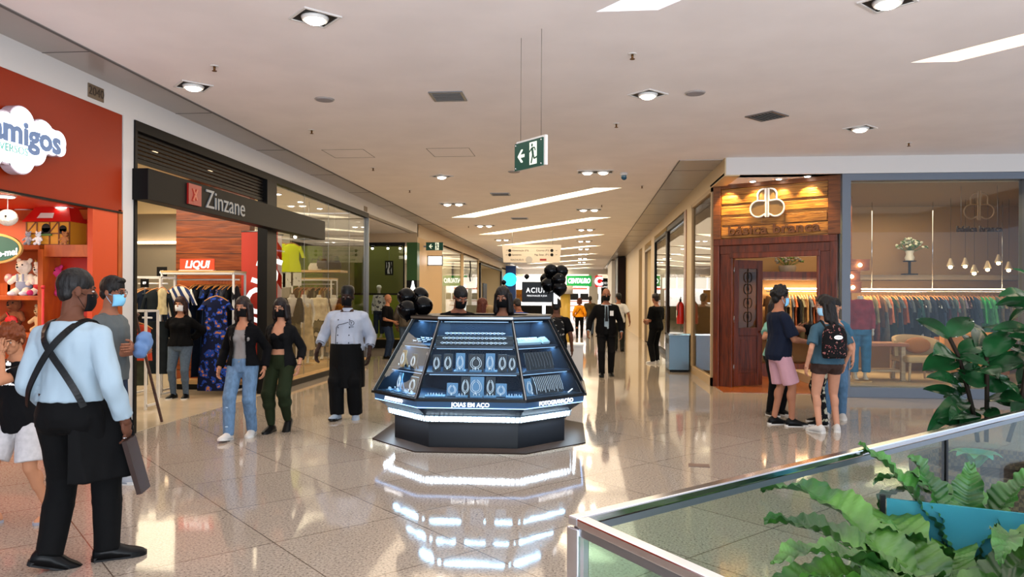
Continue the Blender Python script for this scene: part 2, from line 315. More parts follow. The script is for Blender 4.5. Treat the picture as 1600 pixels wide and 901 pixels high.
for i, q in enumerate(coves):
    lit = i < 9; t = thing('ceiling_cove_light', ('long slanted ceiling light strip, %s from the front of the corridor' % ['first', 'second', 'third', 'fourth', 'fifth', 'sixth', 'seventh', 'eighth', 'ninth'][i]) if lit else ('recessed ceiling slot glowing along one edge at upper right' if i == 9 else 'dim recessed ceiling slot cut off by the top edge of the photo'), 'ceiling light', (0, 0, 0), 0, 'slanted ceiling light slots')
    w = MB(); k = len(q)
    for j in range(k): a = q[j]; b = q[(j + 1) % k]; zr = ZC + (.121 if not lit else .019); w.add([(a[0], a[1], zr), (b[0], b[1], zr), (b[0], b[1], zr + .14), (a[0], a[1], zr + .14)], [(0, 1, 2, 3)])
    w.build('recess', M_white, t)
    top = MB(); top.add([(a[0], a[1], ZC + (.02 if lit else .26)) for a in q], [(3, 2, 1, 0)]); top.build('diffuser' if lit else 'recess_top', M_cove if lit else M_white, t)
    if i >= 9:
        for sx_, (ka, kb) in ((.04, (0, 3)), (-.04, (1, 2))): a, b = V((*q[ka], ZC + .2)), V((*q[kb], ZC + .2)); MB().beam(a + V((sx_, 0, 0)), b + V((sx_, 0, 0)), .03, .03).build('light_strip', mat('warm_strip', 'ffffff', em='ffd9a8', es=6) if i == 9 else mat('cool_slot_fill', 'ffffff', em='dce8ff', es=3), t)  # the dim slot's cool strips are added, standing in for daylight on its top

def downlight(px, py, n, label, lit=True):
    p = P(px, py, z=ZC); t = thing('recessed_downlight', label, 'ceiling light', (p.x, p.y, ZC), 0, 'recessed ceiling downlights'); W = .17 * n
    fr = MB(Matrix.Rotation(PI / 4 if n == 1 else 0, 4, 'Z')); Lx = W; Ly = .17
    fr.poly([(-Lx, -Ly), (Lx, -Ly), (Lx, Ly), (-Lx, Ly)], .012, Matrix.Translation((0, 0, -.012)), holes=[[(-Lx + .02, -Ly + .02), (Lx - .02, -Ly + .02), (Lx - .02, Ly - .02), (-Lx + .02, Ly - .02)]])
    fr.build('frame', M_white, t); MB(fr.M).box(-Lx + .02, Lx - .02, -Ly + .02, Ly - .02, -.004, -.002).build('inset_plate', M_black, t)
    for k in range(n):
        cx = (k - (n - 1) / 2) * .3; ring = MB(); ring.cone((cx, 0, -.03), (cx, 0, -.003), .105, .12, 18); r = ring.build('lamp_ring', M_wmetal, t)
        b = MB(); b.ell((cx, 0, -.03), (.085, .085, .03), n=14); b.build('lamp', M_em, t)
    if p.y < 48: spot((p.x, p.y, ZC - .09), (26 if p.y > 12 else 24) * n, NEUT if p.y < 12 else WARM, 110)
spots1 = [(492, 27, 1, 'square downlight at top left of the near ceiling'), (302, 134, 1, 'square downlight nearest the left soffit above the dress shop'), (1387, 2, 1, 'square downlight cut by the top edge at right'), (1012, 147, 1, 'square downlight right of the hanging exit sign'), (1344, 200, 1, 'square downlight above the boutique window'), (690, 275, 1, 'single downlight left of the first vent over the corridor')]
for a in spots1: downlight(*a)
for i, (px, py) in enumerate([(708, 318), (930, 268), (757, 352), (920, 327), (785, 374), (915, 358), (913, 376), (912, 388), (911, 396), (910, 403), (909, 409)]):
    downlight(px, py, 2, 'twin downlight in the %s row of the corridor, %s' % ((['left'] * 1 + ['right'] + ['left'] + ['right'] + ['left'] + ['right'] * 6)[i], ['nearest on the left', 'nearest on the right', 'second on the left', 'second on the right', 'third on the left', 'third on the right', 'fourth on the right', 'fifth on the right', 'sixth on the right', 'seventh on the right', 'farthest on the right'][i]))
def vent(px, py, rz, w, h, label):
    p = P(px, py, z=ZC); t = thing('ceiling_vent', label, 'vent', (p.x, p.y, ZC), rz, 'ceiling vents')
    MB().poly([(-w, -h), (w, -h), (w, h), (-w, h)], .014, Matrix.Translation((0, 0, -.014)), holes=[[(-w + .03, -h + .03), (w - .03, -h + .03), (w - .03, h - .03), (-w + .03, h - .03)]]).build('frame', M_steel, t)
    MB().box(-w + .03, w - .03, -h + .03, h - .03, -.004, -.002).build('backing', M_dark, t); sl = MB(); k = 7
    for i in range(k): yy = -h + .03 + (2 * h - .06) * (i + .5) / k; sl.cbox((0, yy, -.012), (2 * w - .06, .022, .004), Euler((.6, 0, 0)))
    sl.build('slats', mat('vent_slat', '8a8580', .5), t)
vent(700, 150, 0, .2, .2, 'square slatted ceiling vent left of the hanging exit sign'); vent(782, 303, 0, .22, .2, 'rectangular ceiling vent just below the hanging exit sign'); vent(1198, 181, PI / 4, .2, .2, 'diamond-turned square vent above the boutique door'); vent(812, 341, 0, .25, .2, 'farther ceiling vent between the first two light strips')
for px, py, lb in [(507, 155, 'round ceiling speaker over the dress shop side'), (1086, 145, 'round ceiling speaker right of the centre downlight'), (803, 268, 'round ceiling speaker under the exit sign')]:
    p = P(px, py, z=ZC); t = thing('ceiling_speaker', lb, 'speaker', (p.x, p.y, ZC), 0, 'round ceiling speakers'); MB().cone((0, 0, -.012), (0, 0, 0), .11, .12, 24).build('rim', M_panel, t); MB().cone((0, 0, -.016), (0, 0, -.012), .095, .1, 24).build('grille', mat('grille', '8d8788', .7), t)
spk = None
for i, (px, py) in enumerate([(335, 103), (487, 203), (988, 84), (963, 193), (1420, 223), (640, 297), (1003, 290), (583, 262), (732, 353), (940, 320)]):
    p = P(px, py, z=ZC); lb = 'small ceiling sprinkler head ' + ['left of the dress shop downlight', 'above the dress shop transom window', 'straight above the centre downlight', 'between centre downlight and corridor', 'at right above the boutique window', 'over the left side of the corridor', 'beside the blue camera dome', 'right of the left soffit bend', 'left of the second light strip', 'right end of the first light strip'][i]
    if spk is None:
        spk = thing('fire_sprinkler', lb, 'sprinkler', (p.x, p.y, ZC), 0, 'ceiling sprinkler heads'); MB().cone((0, 0, -.006), (0, 0, 0), .04, .045, 14).build('escutcheon', M_wmetal, spk); m = MB(); m.cone((0, 0, -.05), (0, 0, 0), .010, .014); m.cone((0, 0, -.055), (0, 0, -.05), .025, .025, 12); m.build('nozzle', mat('brass_dark', '6b4a2a', .4, 1), spk)
    else: dup(spk, (p.x, p.y, ZC), label=lb)
p = P(975, 270, z=ZC); t = thing('dome_camera', 'small dark blue security camera dome on the ceiling', 'camera', (p.x, p.y, ZC)); MB().cone((0, 0, -.05), (0, 0, 0), .07, .08, 16).build('housing', M_white, t); MB().ell((0, 0, -.07), (.06, .06, .07)).build('dome', mat('dome', '0f3a52', .1), t)
for px, py, lb in [(545, 240, 'faint outline of an access hatch over the left side'), (705, 238, 'faint outline of an access hatch left of the exit sign')]:
    p = P(px, py, z=ZC); h = MB(); h.M = Matrix.Translation((p.x, p.y, ZC)); h.poly([(-.35, -.35), (.35, -.35), (.35, .35), (-.35, .35)], .003, Matrix.Translation((0, 0, -.003)), holes=[[(-.342, -.342), (.342, -.342), (.342, .342), (-.342, .342)]]); h.build('ceiling_hatch', mat('seam', '5a5450'), label=lb, cat='hatch')

# ------------------------------------------------------------------ left side: wall band, pillars
XL = -5.3
wl = MB()
wl.box(XL - .25, XL, -1.5, 23.5, 3.72, ZC)                 # band above the shops
wl.box(XL - .30, XL, 8.10, 8.30, 0, 3.72)                  # white pillar between the two shops
wl.box(XL - .25, XL, -1.5, 2.2, 0, 3.72)
struct('wall_left', wl, M_white)
MB().box(XL, XL + .012, 8.09, 8.31, 0, .1).build('baseboard_left', mat('stone_grey', '8a8680', .4), kind='structure')
p = P(149, 145, x=XL); t = thing('number_plaque', 'small brown metal plaque reading 2040 on the white wall band', 'sign', (XL, p.y, p.z)); MB().box(0, .012, -.13, .13, -.075, .075).build('plate', mat('plaque', '7a6a58', .4, .6), t, bevel=.003)
text('2040', .13, facing((.014, 0, 0), (0, 1, 0)), mat('plaque_ink', '3a2c20', .5), t, ext=.002)
p = P(570, 323, x=XL + .3); t = thing('shop_number_plaque', 'tiny brown plaque at the far end of the dress shop lintel', 'sign', (XL, 17.7, 3.80)); MB().box(0, .012, -.13, .13, -.06, .06).build('plate', mat('plaque', '7a6a58'), t)

# toy shop ---------------------------------------------------------
f = thing('toy_shop_fascia', 'big orange-red fascia panel with a white cloud sign above the toy shop', 'shop fascia', (XL, 8.08, 2.6))
MB().box(-.18, .0, -5.9, .0, 0, 1.12).build('panel', M_orange, f, bevel=.004); MB().box(-.02, .012, -5.9, .0, -.02, 0).build('edge_trim', M_black, f)
cs = thing('cloud_sign', 'white cloud-shaped lit sign with slate blue hand lettering', 'sign', (XL + .02, 0, 0))
pc = []
blobs = [(-10, 215, 34), (15, 193, 22), (14, 243, 24), (48, 215, 23), (36, 235, 20), (62, 222, 18), (72, 222, 15), (45, 197, 8), (-40, 225, 30), (26, 226, 26), (75, 232, 11)]
cl = MB(); cg = MB()
for bx, by, br in blobs:
    q = P(bx, by, x=XL); r = br / FPX * (V((q.x, q.y, 0)).length)
    for mb, x0, x1, k in ((cg, 0, .10, 1.0), (cl, .10, .112, .93)): mb.cone((x0, q.y, q.z), (x1, q.y, q.z), r * k * 1.02, r * k * 1.02, 28, smooth=False)
cg.build('side', mat('sign_side', 'b9a6b0', .5), cs); cl.build('face', mat('sign_face', 'ffffff', em='f4f8ff', es=.6), cs)
q0 = P(-30, 206, x=XL); q1 = P(84, 218, x=XL); q = P(30, 211, x=XL)
dirv = V((0, 1, -.0)); text('amigos', .30, facing((.118, q.y - .06, q.z - .02), dirv), mat('slate_ink', '6d86ae', .5), cs, ext=.003, bold=.012, sx=1.05)
text('VERSOS', .10, facing((.118, P(0, 232, x=XL).y, P(10, 236, x=XL).z), dirv), mat('teal_ink', '3aa58f', .5), cs, ext=.003)
tr = MB()
M_toywood = wood('toy_shop_wood', '8a3008', 'b85818', .4, grain=(3, 3, .8)); M_toyred = mat('toy_shop_red', 'b01f08', .4)
struct('wall_toy_shop', MB().box(-9.5, XL, 8.02, 8.10, 0, 2.62).box(-9.5, -9.42, 2.2, 8.02, 0, 2.62), M_toywood)
struct('ceiling_toy_shop', MB().box(-9.5, XL - .02, 2.2, 8.1, 2.62, 2.68), mat('toy_ceiling', 'd8431a', .5))
sh = thing('toy_shelf_unit', 'orange wood wall shelving filled with plush toys', 'shelf', (-6.2, 8.0, 0))
SY = 7.62 - 8.0
for nm, z in (('shelf', 2.19), ('shelf', 1.63), ('shelf', .62)): MB().box(-1.6, .24, SY, 0, z - .05, z).build(nm, M_toywood, sh, bevel=.003)
MB().box(-1.6, .84, -.05, .0, 0, 2.6).build('back_panel', mat('toy_back', 'b04c14', .5), sh); MB().box(.24, .30, SY - .02, 0, 0, 2.14).build('upright', M_toywood, sh); MB().box(-.62, -.56, SY, 0, 1.63, 2.14).build('divider', M_toywood, sh)
MB().box(-1.6, .84, -.10, 0, 2.50, 2.61).build('header', M_toywood, sh); MB().box(.30, .84, -.12, -.05, 1.4, 2.1).build('red_panel', M_toyred, sh); MB().box(.30, .84, SY, 0, 2.06, 2.19).build('ledge', M_toywood, sh)
MB().box(.84, .9, SY - .05, 0, 0, 2.6).build('end_post', mat('orange_post', 'c5400f', .4), sh); MB().box(-1.6, -1.55, SY, 0, 0, 2.6).build('upright', M_toywood, sh)
for i, (px, py) in enumerate([(8, 306), (38, 328), (100, 324)]):
    p = P(px, py, z=2.62); t = thing('toy_shop_downlight', 'round lamp in the orange toy shop ceiling, ' + ['at the photo edge', 'behind the plush head', 'above the toy house'][i], 'ceiling light', (p.x, p.y, 2.62), 0, 'toy shop ceiling lamps'); MB().cone((0, 0, -.01), (0, 0, 0), .09, .1, 20).build('rim', M_wmetal, t); MB().cone((0, 0, -.014), (0, 0, -.01), .08, .08, 20).build('lamp', M_em, t); spot((p.x, p.y, 2.58), 14, (1, .75, .5), 120)
# easel, toys
def plush(kind, loc, s, body, label, rz=0, extra=None):
    t = thing(kind, label, 'plush toy', loc, rz, 'plush toys on the shelf'); b = MB()
    b.ell((0, 0, .13), (.075, .06, .09)); b.ell((0, -.01, .28), (.075, .065, .07)); b.ell((0, -.07, .265), (.032, .03, .026))
    for q in (-1, 1):
        b.ell((q * .06, 0, .345), (.026, .014, .026)); b.caps((q * .065, 0, .19), (q * .12, -.04, .13), .028, .026); b.caps((q * .04, -.02, .06), (q * .06, -.06, .03), .035, .038)
    me = remesh(b, .008, 2); o = link('body', me, body, t); fm = MB(); fm.ell((0, -.098, .275), (.012, .008, .009))
    for q in (-1, 1): fm.ell((q * .028, -.066, .30), .008)
    fm.build('face', M_black, t)
    if extra: extra(t)
    t.scale = (s, s, s); return t
M_cream = mat('cream_plush', 'e8dcc8', .95, bump=.4, vs=60); M_brown = mat('brown_plush', '7a4424', .95, bump=.4, vs=60); M_denim = mat('grey_denim', '8d95a8', .9); M_red = mat('toy_red', 'b8141c', .6); M_pink = mat('toy_pink', 'c22a6a', .8)
def overalls(t):
    MB().ell((0, -.003, .10), (.081, .066, .075)).build('overalls', M_denim, t); [MB().ell((q * .06, -.09, .02), (.03, .05, .024)).build('shoe', mat('toy_shoe', 'e8e8ec', .6), t) for q in (-1, 1)]; [MB().box(q * .03 - .008, q * .03 + .008, -.063, -.055, .14, .21).build('strap', M_denim, t) for q in (-1, 1)]
def boots(t):
    [MB().ell((q * .06, -.07, .03), (.034, .05, .034)).build('boot', M_pink, t) for q in (-1, 1)]; MB().ell((0, 0, .1), (.08, .065, .05)).build('shorts', M_red, t); [MB().cone((q * .045, 0, .33), (q * .07, 0, .39), .014, .004).build('horn', mat('gold_horn', 'd0a030', .5), t) for q in (-1, 1)]
def bag(t): MB().ell((0, -.05, .12), (.07, .03, .05)).build('satchel', M_red, t); MB().tube([(-.07, -.03, .2), (0, -.075, .15), (.07, -.05, .1)], .008).build('strap', M_red, t)
def spos(px, py, y=7.75): return P(px, py, y=y)
a = spos(33, 461); plush('teddy_bear', (a.x, 7.80, 1.63), 1.15, M_cream, 'cream teddy bear in grey denim overalls on the shelf', 0, overalls)
a = spos(59, 461); plush('plush_cow', (a.x, 7.80, 1.63), 1.05, M_cream, 'cream plush cow with magenta boots beside the teddy bear', 0, boots)
a = spos(79, 461); plush('plush_doll', (a.x, 7.84, 1.63), .95, M_pink, 'pink plush doll at the right end of the upper toy shelf', 0, None)
a = spos(18, 510); plush('brown_bear', (a.x, 7.80, 1.22), 1.1, M_brown, 'brown teddy bear with a red satchel on the lower shelf', 0, bag)
a = spos(58, 510); plush('plush_dog', (a.x, 7.80, 1.22), .85, mat('tan_plush', 'c8a878', .95), 'tan plush dog on the lower shelf by the red pole', 0, None)
MB().box(-7.8, -5.78, 7.60, 7.98, 1.17, 1.22).build('display_shelf', M_toywood, label='lower wooden shelf that carries the brown bear and the dog', cat='shelf')
for i, (px, py, cc) in enumerate([(3, 438, 'd8a0a0'), (14, 441, 'b03030'), (2, 458, '6a3a8a'), (13, 460, '4a5a9a')]):
    a = spos(px, py); t = thing('toy_badge', 'small round toy figure at the left photo edge, ' + ['upper left one', 'upper right one', 'lower left one', 'lower right one'][i], 'toy', (a.x, 7.85, 1.63 if i > 1 else 1.77), 0, 'small round toys'); MB().ell((0, 0, .055), (.05, .035, .055)).build('body', mat('badge%d' % i, cc, .6), t); MB().ell((0, -.03, .065), (.025, .012, .02)).build('face', M_cream, t); 
    if i < 2: MB().box(-.06, .06, -.05, .05, -.14, 0).build('riser', M_toywood, t)
# toy house
a = spos(82, 387); t = thing('toy_house', 'yellow timbered toy house with a red roof on top of the shelf', 'toy house', (a.x, 7.82, 2.19), 0)
Hh = MB().box(-.26, .26, -.14, .14, 0, .27); Hh.build('walls', mat('house_yellow', 'c8861c', .6), t)
r = MB(); r.loft([[V((-.29, -.17, .26)), V((.29, -.17, .26)), V((.29, .17, .26)), V((-.29, .17, .26))], [V((-.2, -.08, .43)), V((.2, -.08, .43)), V((.2, .08, .43)), V((-.2, .08, .43))]], smooth=False); r.build('roof', mat('house_red', 'c41a14', .4), t)
tm = MB()
for xa in (-.255, -.13, .02, .13, .255): tm.box(xa - .007, xa + .007, -.147, -.14, 0, .27)
for za in (.005, .13, .262): tm.box(-.26, .26, -.146, -.14, za - .007, za + .007)
for a0, a1 in (((-.25, .14), (-.14, .26)), ((.14, .01), (.25, .12)), ((.02, .14), (.12, .26))): tm.beam((a0[0], -.143, a0[1]), (a1[0], -.143, a1[1]), .012, .006, (0, 1, 0))
tm.build('timbers', mat('timber', '6a3410', .6), t); w = MB(); w.cone((-.02, -.150, .19), (-.02, -.142, .19), .05, .05, 16); w.box(-.07, .03, -.150, -.142, .12, .19); w.cone((.18, -.150, .18), (.18, -.142, .18), .04, .04, 16); w.box(.14, .22, -.150, -.142, .13, .18); w.build('windows', M_black, t); MB().box(-.10, .05, -.162, -.14, .105, .125).build('window_box', mat('leaf_green', '4a6a2a', .7), t)
MB().add([(-.12, -.16, .30), (.07, -.16, .30), (.06, -.125, .36), (-.1, -.125, .36)], [(0, 1, 2, 3)]).build('roof_label', mat('paper', 'd8d0c0', .6), t)
for i, (dx, cc, lb) in enumerate([(-.21, '9a9aa0', 'tiny grey plush mouse at the left foot of the toy house'), (-.09, 'e0e0e0', 'tiny black and white plush panda in front of the toy house'), (.22, 'a86a3a', 'tiny brown plush bear at the right corner of the toy house')]):
    plush('small_plush', (a.x + dx, 7.65, 2.19), .42, mat('sp%d' % i, cc, .9), lb)
a = spos(12, 332, 7.0); t = thing('hanging_plush', 'white plush head hanging below the toy shop ceiling', 'plush toy', (a.x, a.y, 2.42)); MB().ell((0, 0, 0), (.10, .08, .085)).build('head', M_cream, t); e = MB(); [e.ell((q * .04, -.075, .01), .012) for q in (-1, 1)]; e.build('eyes', M_black, t); MB().cone((0, 0, .06), (0, 0, .2), .004).build('cord', M_wmetal, t)
# oval sign
a = spos(-12, 388, 7.35); t = thing('oval_sign', 'dark green oval sign with a gold rim and white lettering', 'sign', (a.x, a.y, a.z)); o1 = MB(); o1.M = Matrix.Scale(1, 4); 
def oval(rx, rz, y0, y1): return [[V((rx * math.cos(2 * PI * k / 32), yy, rz * math.sin(2 * PI * k / 32))) for k in range(32)] for yy in (y1, y0)]
MB().loft(oval(.335, .165, 0, .03), smooth=False).build('rim', mat('gold_rim', 'c8a860', .35, .5), t); MB().loft(oval(.305, .14, -.006, .02), smooth=False).build('face', mat('sign_green', '2f6a58', .5), t); text('Crie-me!', .10, facing((.12, -.012, -.055), (1, 0, .12), (0, 0, 1)), M_letterw, t, ext=.002, bold=.003); MB().cone((-.1, .01, .15), (-.1, .01, .9 if False else 2.62 - a.z), .005).build('hanger', M_steel, t)
a = P(67, 470, y=7.3); t = thing('red_pole', 'thin red display pole standing in front of the plush toys', 'pole', (a.x, 7.3, 0)); MB().cone((0, 0, 0), (0, 0, 1.72), .013).build('pole', M_red, t); MB().cone((0, 0, 0), (0, 0, .02), .12, .11, 20).build('foot', M_red, t); MB().ell((0, 0, 1.72), .022).build('knob', M_red, t)

# easel ------------------------------------------------------------
a = P(222, 665, z=0); t = thing('display_easel', 'dark brown wooden easel standing at the dress shop entrance', 'easel', (-5.80, 9.0, 0), math.radians(-72)); t.scale = (.95, .95, .93); M_es = wood('easel_wood', '2a130a', '4a2614', .5)
for q in (-1, 1): MB().beam((q * .30, -.26, 0), (q * .06, .08, 1.5), .035, .03).build('leg', M_es, t)
MB().beam((0, .42, 0), (0, .08, 1.48), .035, .03).build('leg', M_es, t); MB().beam((-.34, -.22, .42), (.34, -.22, .42), .05, .05).build('ledge', M_es, t); MB().beam((-.2, .0, 1.05), (.2, .0, 1.05), .03, .03).build('crossbar', M_es, t)
MB().cbox((0, -.06, .86), (.50, .03, .82), Euler((-.23, 0, 0))).build('board', mat('easel_board', '20120c', .6), t); MB().ell((0, .08, 1.5), (.09, .05, .03)).build('head_block', M_es, t)
# ------------------------------------------------------------------ garments on hangers (local: hook on the rail at the origin, width along x)
M_hang = wood('hanger_wood', 'a8672c', 'd09050', .4)
def garment_mesh(L=.75, w=.21, sleeve=.5, flare=1.1, th=.035, seed=0, legs=0):
    rnd = random.Random(seed); b = MB(); n = 14; R = []
    prof = [(-.10, .07, .6), (-.13, .13, .9), (-.17, w * .95, 1), (-.28, w * .86, 1.1), (-.45, w * .84, 1), (-L * .8, w * flare * .95, 1), (-L, w * flare, .9)]
    if L < .6: prof = prof[:4] + [(-L, w * flare, 1)]
    for z, rx, k in prof:
        ring = []
        for i in range(n):
            a = 2 * PI * i / n; wob = .008 * math.sin(5 * a + seed + z * 6) * (1 if z < -.25 else 0)
            ring.append(V((rx * math.cos(a), (th * k + wob) * math.sin(a) * (1.0 if abs(math.cos(a)) < .9 else .6) + wob, z)))
        R.append(ring)
    if legs:
        R = [r for r in R if r[0].z > -L * .5]; b.loft(R)
        for q in (-1, 1): b.rings([(-L * .42, w * .5, th), (-L * .7, w * .46, th * .9), (-L, w * .5, th * .8)], 10, (q * w * .42, 0, 0))
    else: b.loft(R)
    for q in (-1, 1):
        if sleeve: b.loft([[V((q * (w * .86) + (q * .01), 0, -.19)) + V((math.cos(2 * PI * i / 8) * .03, math.sin(2 * PI * i / 8) * .028, math.sin(2 * PI * i / 8) * .05)) for i in range(8)], [V((q * (w + .05 + .03 * sleeve), .0, -.20 - .42 * sleeve)) + V((math.cos(2 * PI * i / 8) * .045, math.sin(2 * PI * i / 8) * .026, 0)) for i in range(8)]])
    return b.mesh('garment')
def hanger_mesh():
    b = MB(); b.tube([(0, 0, -.02 + .02 * 0), (.018, 0, .0), (.012, 0, .018), (-.006, 0, .02), (-.012, 0, .005)], .002, 5); b.cone((0, 0, -.02), (0, 0, -.075), .002, n=5)
    for q in (-1, 1): b.tube([(0, 0, -.075), (q * .1, 0, -.105), (q * .19, 0, -.16)], [.011, .010, .007], 6)
    return b.mesh('hanger')
HM = hanger_mesh(); HM.materials.append(M_hang)
GM = {'top': garment_mesh(.72, .21, .5, 1.08, seed=1), 'blouse': garment_mesh(.66, .2, 1.0, 1.12, seed=2), 'dress': garment_mesh(1.05, .2, .3, 1.35, seed=3), 'long': garment_mesh(1.62, .2, .25, 1.5, .045, seed=4), 'vest': garment_mesh(.62, .18, 0, 1.05, seed=5), 'jump': garment_mesh(1.45, .21, .9, 1.1, .045, seed=6, legs=1), 'trouser': garment_mesh(1.0, .17, 0, 1.0, .03, seed=8, legs=1)}
for g in GM.values(): g.materials.append(M_blackcloth)
KW = {'top': 'short-sleeved top', 'blouse': 'long-sleeved blouse', 'dress': 'dress', 'long': 'long dress', 'vest': 'sleeveless top', 'jump': 'jumpsuit', 'trouser': 'pair of trousers'}
def garment(kind, m, loc, rz, label, group=None):
    t = thing('hanging_garment', label, 'clothing', loc, rz, group)
    g = link('garment', GM[kind], None, t); recolor(g, m); link('hanger', HM, None, t); return t
ORD = ['first', 'second', 'third', 'fourth', 'fifth', 'sixth', 'seventh', 'eighth', 'ninth', 'tenth', 'eleventh', 'twelfth', 'thirteenth', 'fourteenth', 'fifteenth', 'sixteenth', 'seventeenth', 'eighteenth', 'nineteenth', 'twentieth', 'twenty-first', 'twenty-second', 'twenty-third', 'twenty-fourth', 'twenty-fifth', 'twenty-sixth', 'twenty-seventh', 'twenty-eighth', 'twenty-ninth', 'thirtieth', 'thirty-first', 'thirty-second', 'thirty-third', 'thirty-fourth', 'thirty-fifth', 'thirty-sixth', 'thirty-seventh', 'thirty-eighth', 'thirty-ninth', 'fortieth', 'forty-first', 'forty-second', 'forty-third', 'forty-fourth', 'forty-fifth', 'forty-sixth', 'forty-seventh', 'forty-eighth', 'forty-ninth', 'fiftieth']
def cloth(c, n=None): return mat('cloth_' + c, c, .9, spec=.15, var=.18, vs=9)
def rail_row(x0, x1, y, z, cols, n, place, group, kinds=('top', 'blouse', 'dress'), rz=PI / 2, jit=.28):
    for i in range(n):
        k = cols[i * len(cols) // n] if len(cols) < n else cols[i]; cn, m = k[0], k[1]; kd = k[2] if len(k) > 2 else kinds[i % len(kinds)]
        garment(kd, m, (x0 + (x1 - x0) * i / (n - 1), y, z), rz + random.uniform(-jit, jit), '%s %s, %s from the left on %s' % (cn, KW[kd], ORD[i], place), group)

# ------------------------------------------------------------------ dress shop
zx0, zx1 = 8.30, 17.92; IX = -11.6
struct('wall_dress_shop', MB().box(IX, -7.3, zx1, zx1 + .12, 0, 3.78).box(IX - .1, IX, 8.2, zx1, 0, 3.78), mat('dress_wall', '8f877b', .7))
struct('wall_dress_partition', MB().box(IX, XL - .3, 8.11, 8.22, 0, 3.78), mat('dress_wall', '8f877b'))
struct('ceiling_dress_shop', MB().box(IX, XL - .08, 8.22, zx1, 3.74, 3.79), mat('shop_ceiling', 'd6c8a8', .7))
struct('floor_dress_shop', MB().box(IX, XL - .02, 8.3, zx1, 0, .006), mat('shop_floor', 'b5a48c', .12, var=.05, vs=3))
fr = thing('shop_portal', 'black lintel, column and sill framing the dress shop front', 'shop front', (XL, 0, 0))
MB().box(-.14, .02, zx0, zx1, 3.60, 3.72).build('lintel', M_black, fr, bevel=.003); MB().box(-.14, .03, 11.97, 12.36, 0, 3.6).build('column', M_black, fr, bevel=.003); MB().box(-.10, .02, zx0, zx0 + .05, 0, 3.6).build('jamb', M_black, fr)
MB().box(-.10, .03, zx1 - .03, zx1, .14, 3.6).build('corner_post', M_steel, fr)
sh_ = thing('roller_shutter', 'half rolled black slatted shutter above the dress shop entrance', 'shutter', (XL - .06, 0, 0)); b = MB()
for k in range(6): b.box(-.01, .012, zx0 + .05, 11.97, 3.30 + k * .052, 3.30 + k * .052 + .034)
b.build('slats', mat('shutter_slat', '1c1917', .4), sh_); MB().box(-.03, -.015, zx0 + .05, 11.97, 3.26, 3.60).build('backing', glass('shutter_mesh', (.35, .3, .25), .3), sh_); MB().box(-.02, .03, zx0 + .05, 11.97, 3.24, 3.285).build('bottom_bar', M_black, sh_)
fs = thing('shop_name_beam', 'long black beam carrying the silver dress shop name', 'sign', (XL, 0, 0)); MB().box(.0, .20, zx0 - .03, 14.3, 2.77, 3.14).build('beam', mat('beam_black', '080708', .5, spec=.15), fs, bevel=.005)
q0 = P(318, 322, x=XL + .2); q1 = P(384, 335, x=XL + .2)
text('Zinzane', .36, facing((.205, (q0.y + q1.y) / 2, 2.95), (0, 1, 0)), mat('silver_letters', '8c9094', .4, .2), fs, ext=.008, sx=(q1.y - q0.y) / 1.22)
q0 = P(292, 300, x=XL + .2); q1 = P(312, 300, x=XL + .2); MB().box(.2, .225, q0.y, q1.y, 2.83, 3.1).build('red_emblem', mat('emblem_red', '8e1410', .3), fs); MB().beam((.23, q0.y + .1, 2.88), (.23, q1.y - .12, 3.04), .02, .02).beam((.23, q0.y + .1, 3.04), (.23, q1.y - .12, 2.9), .012, .02).build('emblem_stroke', mat('emblem_pale', 'c06a50', .4), fs)
wn = struct('window_1', MB().box(-.045, -.03, 12.36, zx1 - .03, .15, 3.6), glass('shop_glass', (.97, .98, .97), .35, 0, 1.4)); wn.location.x = XL
wn = struct('window_2', MB().box(-7.3, XL - .03, zx1 - .02, zx1 - .01, .15, 3.6), M_pane)
MB().box(-.02, -.014, 13.75, 13.76, .15, 3.6).box(-.02, -.014, 15.1, 15.11, .15, 3.6).box(-.02, -.014, 16.5, 16.51, .15, 3.6).build('trim_2', M_steel, kind='structure', loc=(XL, 0, 0))
pl = thing('display_platform', 'low wooden display platform with a black edge in the dress shop window', 'platform', (XL, 0, 0)); MB().box(-1.9, -.02, 12.36, zx1 - .02, .10, .16).build('top', wood('pale_wood', 'b08a58', 'd0aa74', .3), pl); MB().box(-1.9, .02, 12.36, zx1, 0, .10).build('edge', M_black, pl)
# wood feature wall
xa = P(275, 400, y=12.75).x; xb = P(390, 400, y=12.75).x
struct('wall_wood_feature', MB().box(xa, xb, 12.75, 12.95, 0, 3.74), wood('feature_wood', '5e2408', '9a4a18', .35, plank=.30, grain=(.8, 6, 10)))
MB().box(IX, xa, 12.85, 12.9, 3.40, 3.46).build('trim_3', M_black, kind='structure')
wb = thing('wall_light_band', 'glowing horizontal light band on the grey wall at the back of the dress shop', 'light', (0, 0, 0)); MB().box(IX + .2, -8.3, zx1 - .08, zx1, 2.96, 3.0).build('cornice', M_white, wb); MB().box(IX + .2, -8.3, zx1 - .12, zx1 - .08, 3.0, 3.03).build('strip', mat('warm_strip', 'ffffff', em='ffd9a8', es=7), wb)
bn = thing('sale_banner', 'tall red banner with big white sale lettering beside the black column', 'banner', (0, 12.6, 0)); x0 = -6.02; MB().box(x0, -5.36, 0, .01, .55, 2.78).build('cloth', mat('banner_red', 'b52a14', .6), bn); text('LIQUI', .62, facing(((x0 - 5.36) / 2 + .02, -.006, 1.62), (.32, 0, 1), (-1, 0, .32)), M_letterw, bn, ext=.002, bold=.012); MB().cone((x0, 0, 2.79), (-5.36, 0, 2.79), .012).build('rod', M_steel, bn)
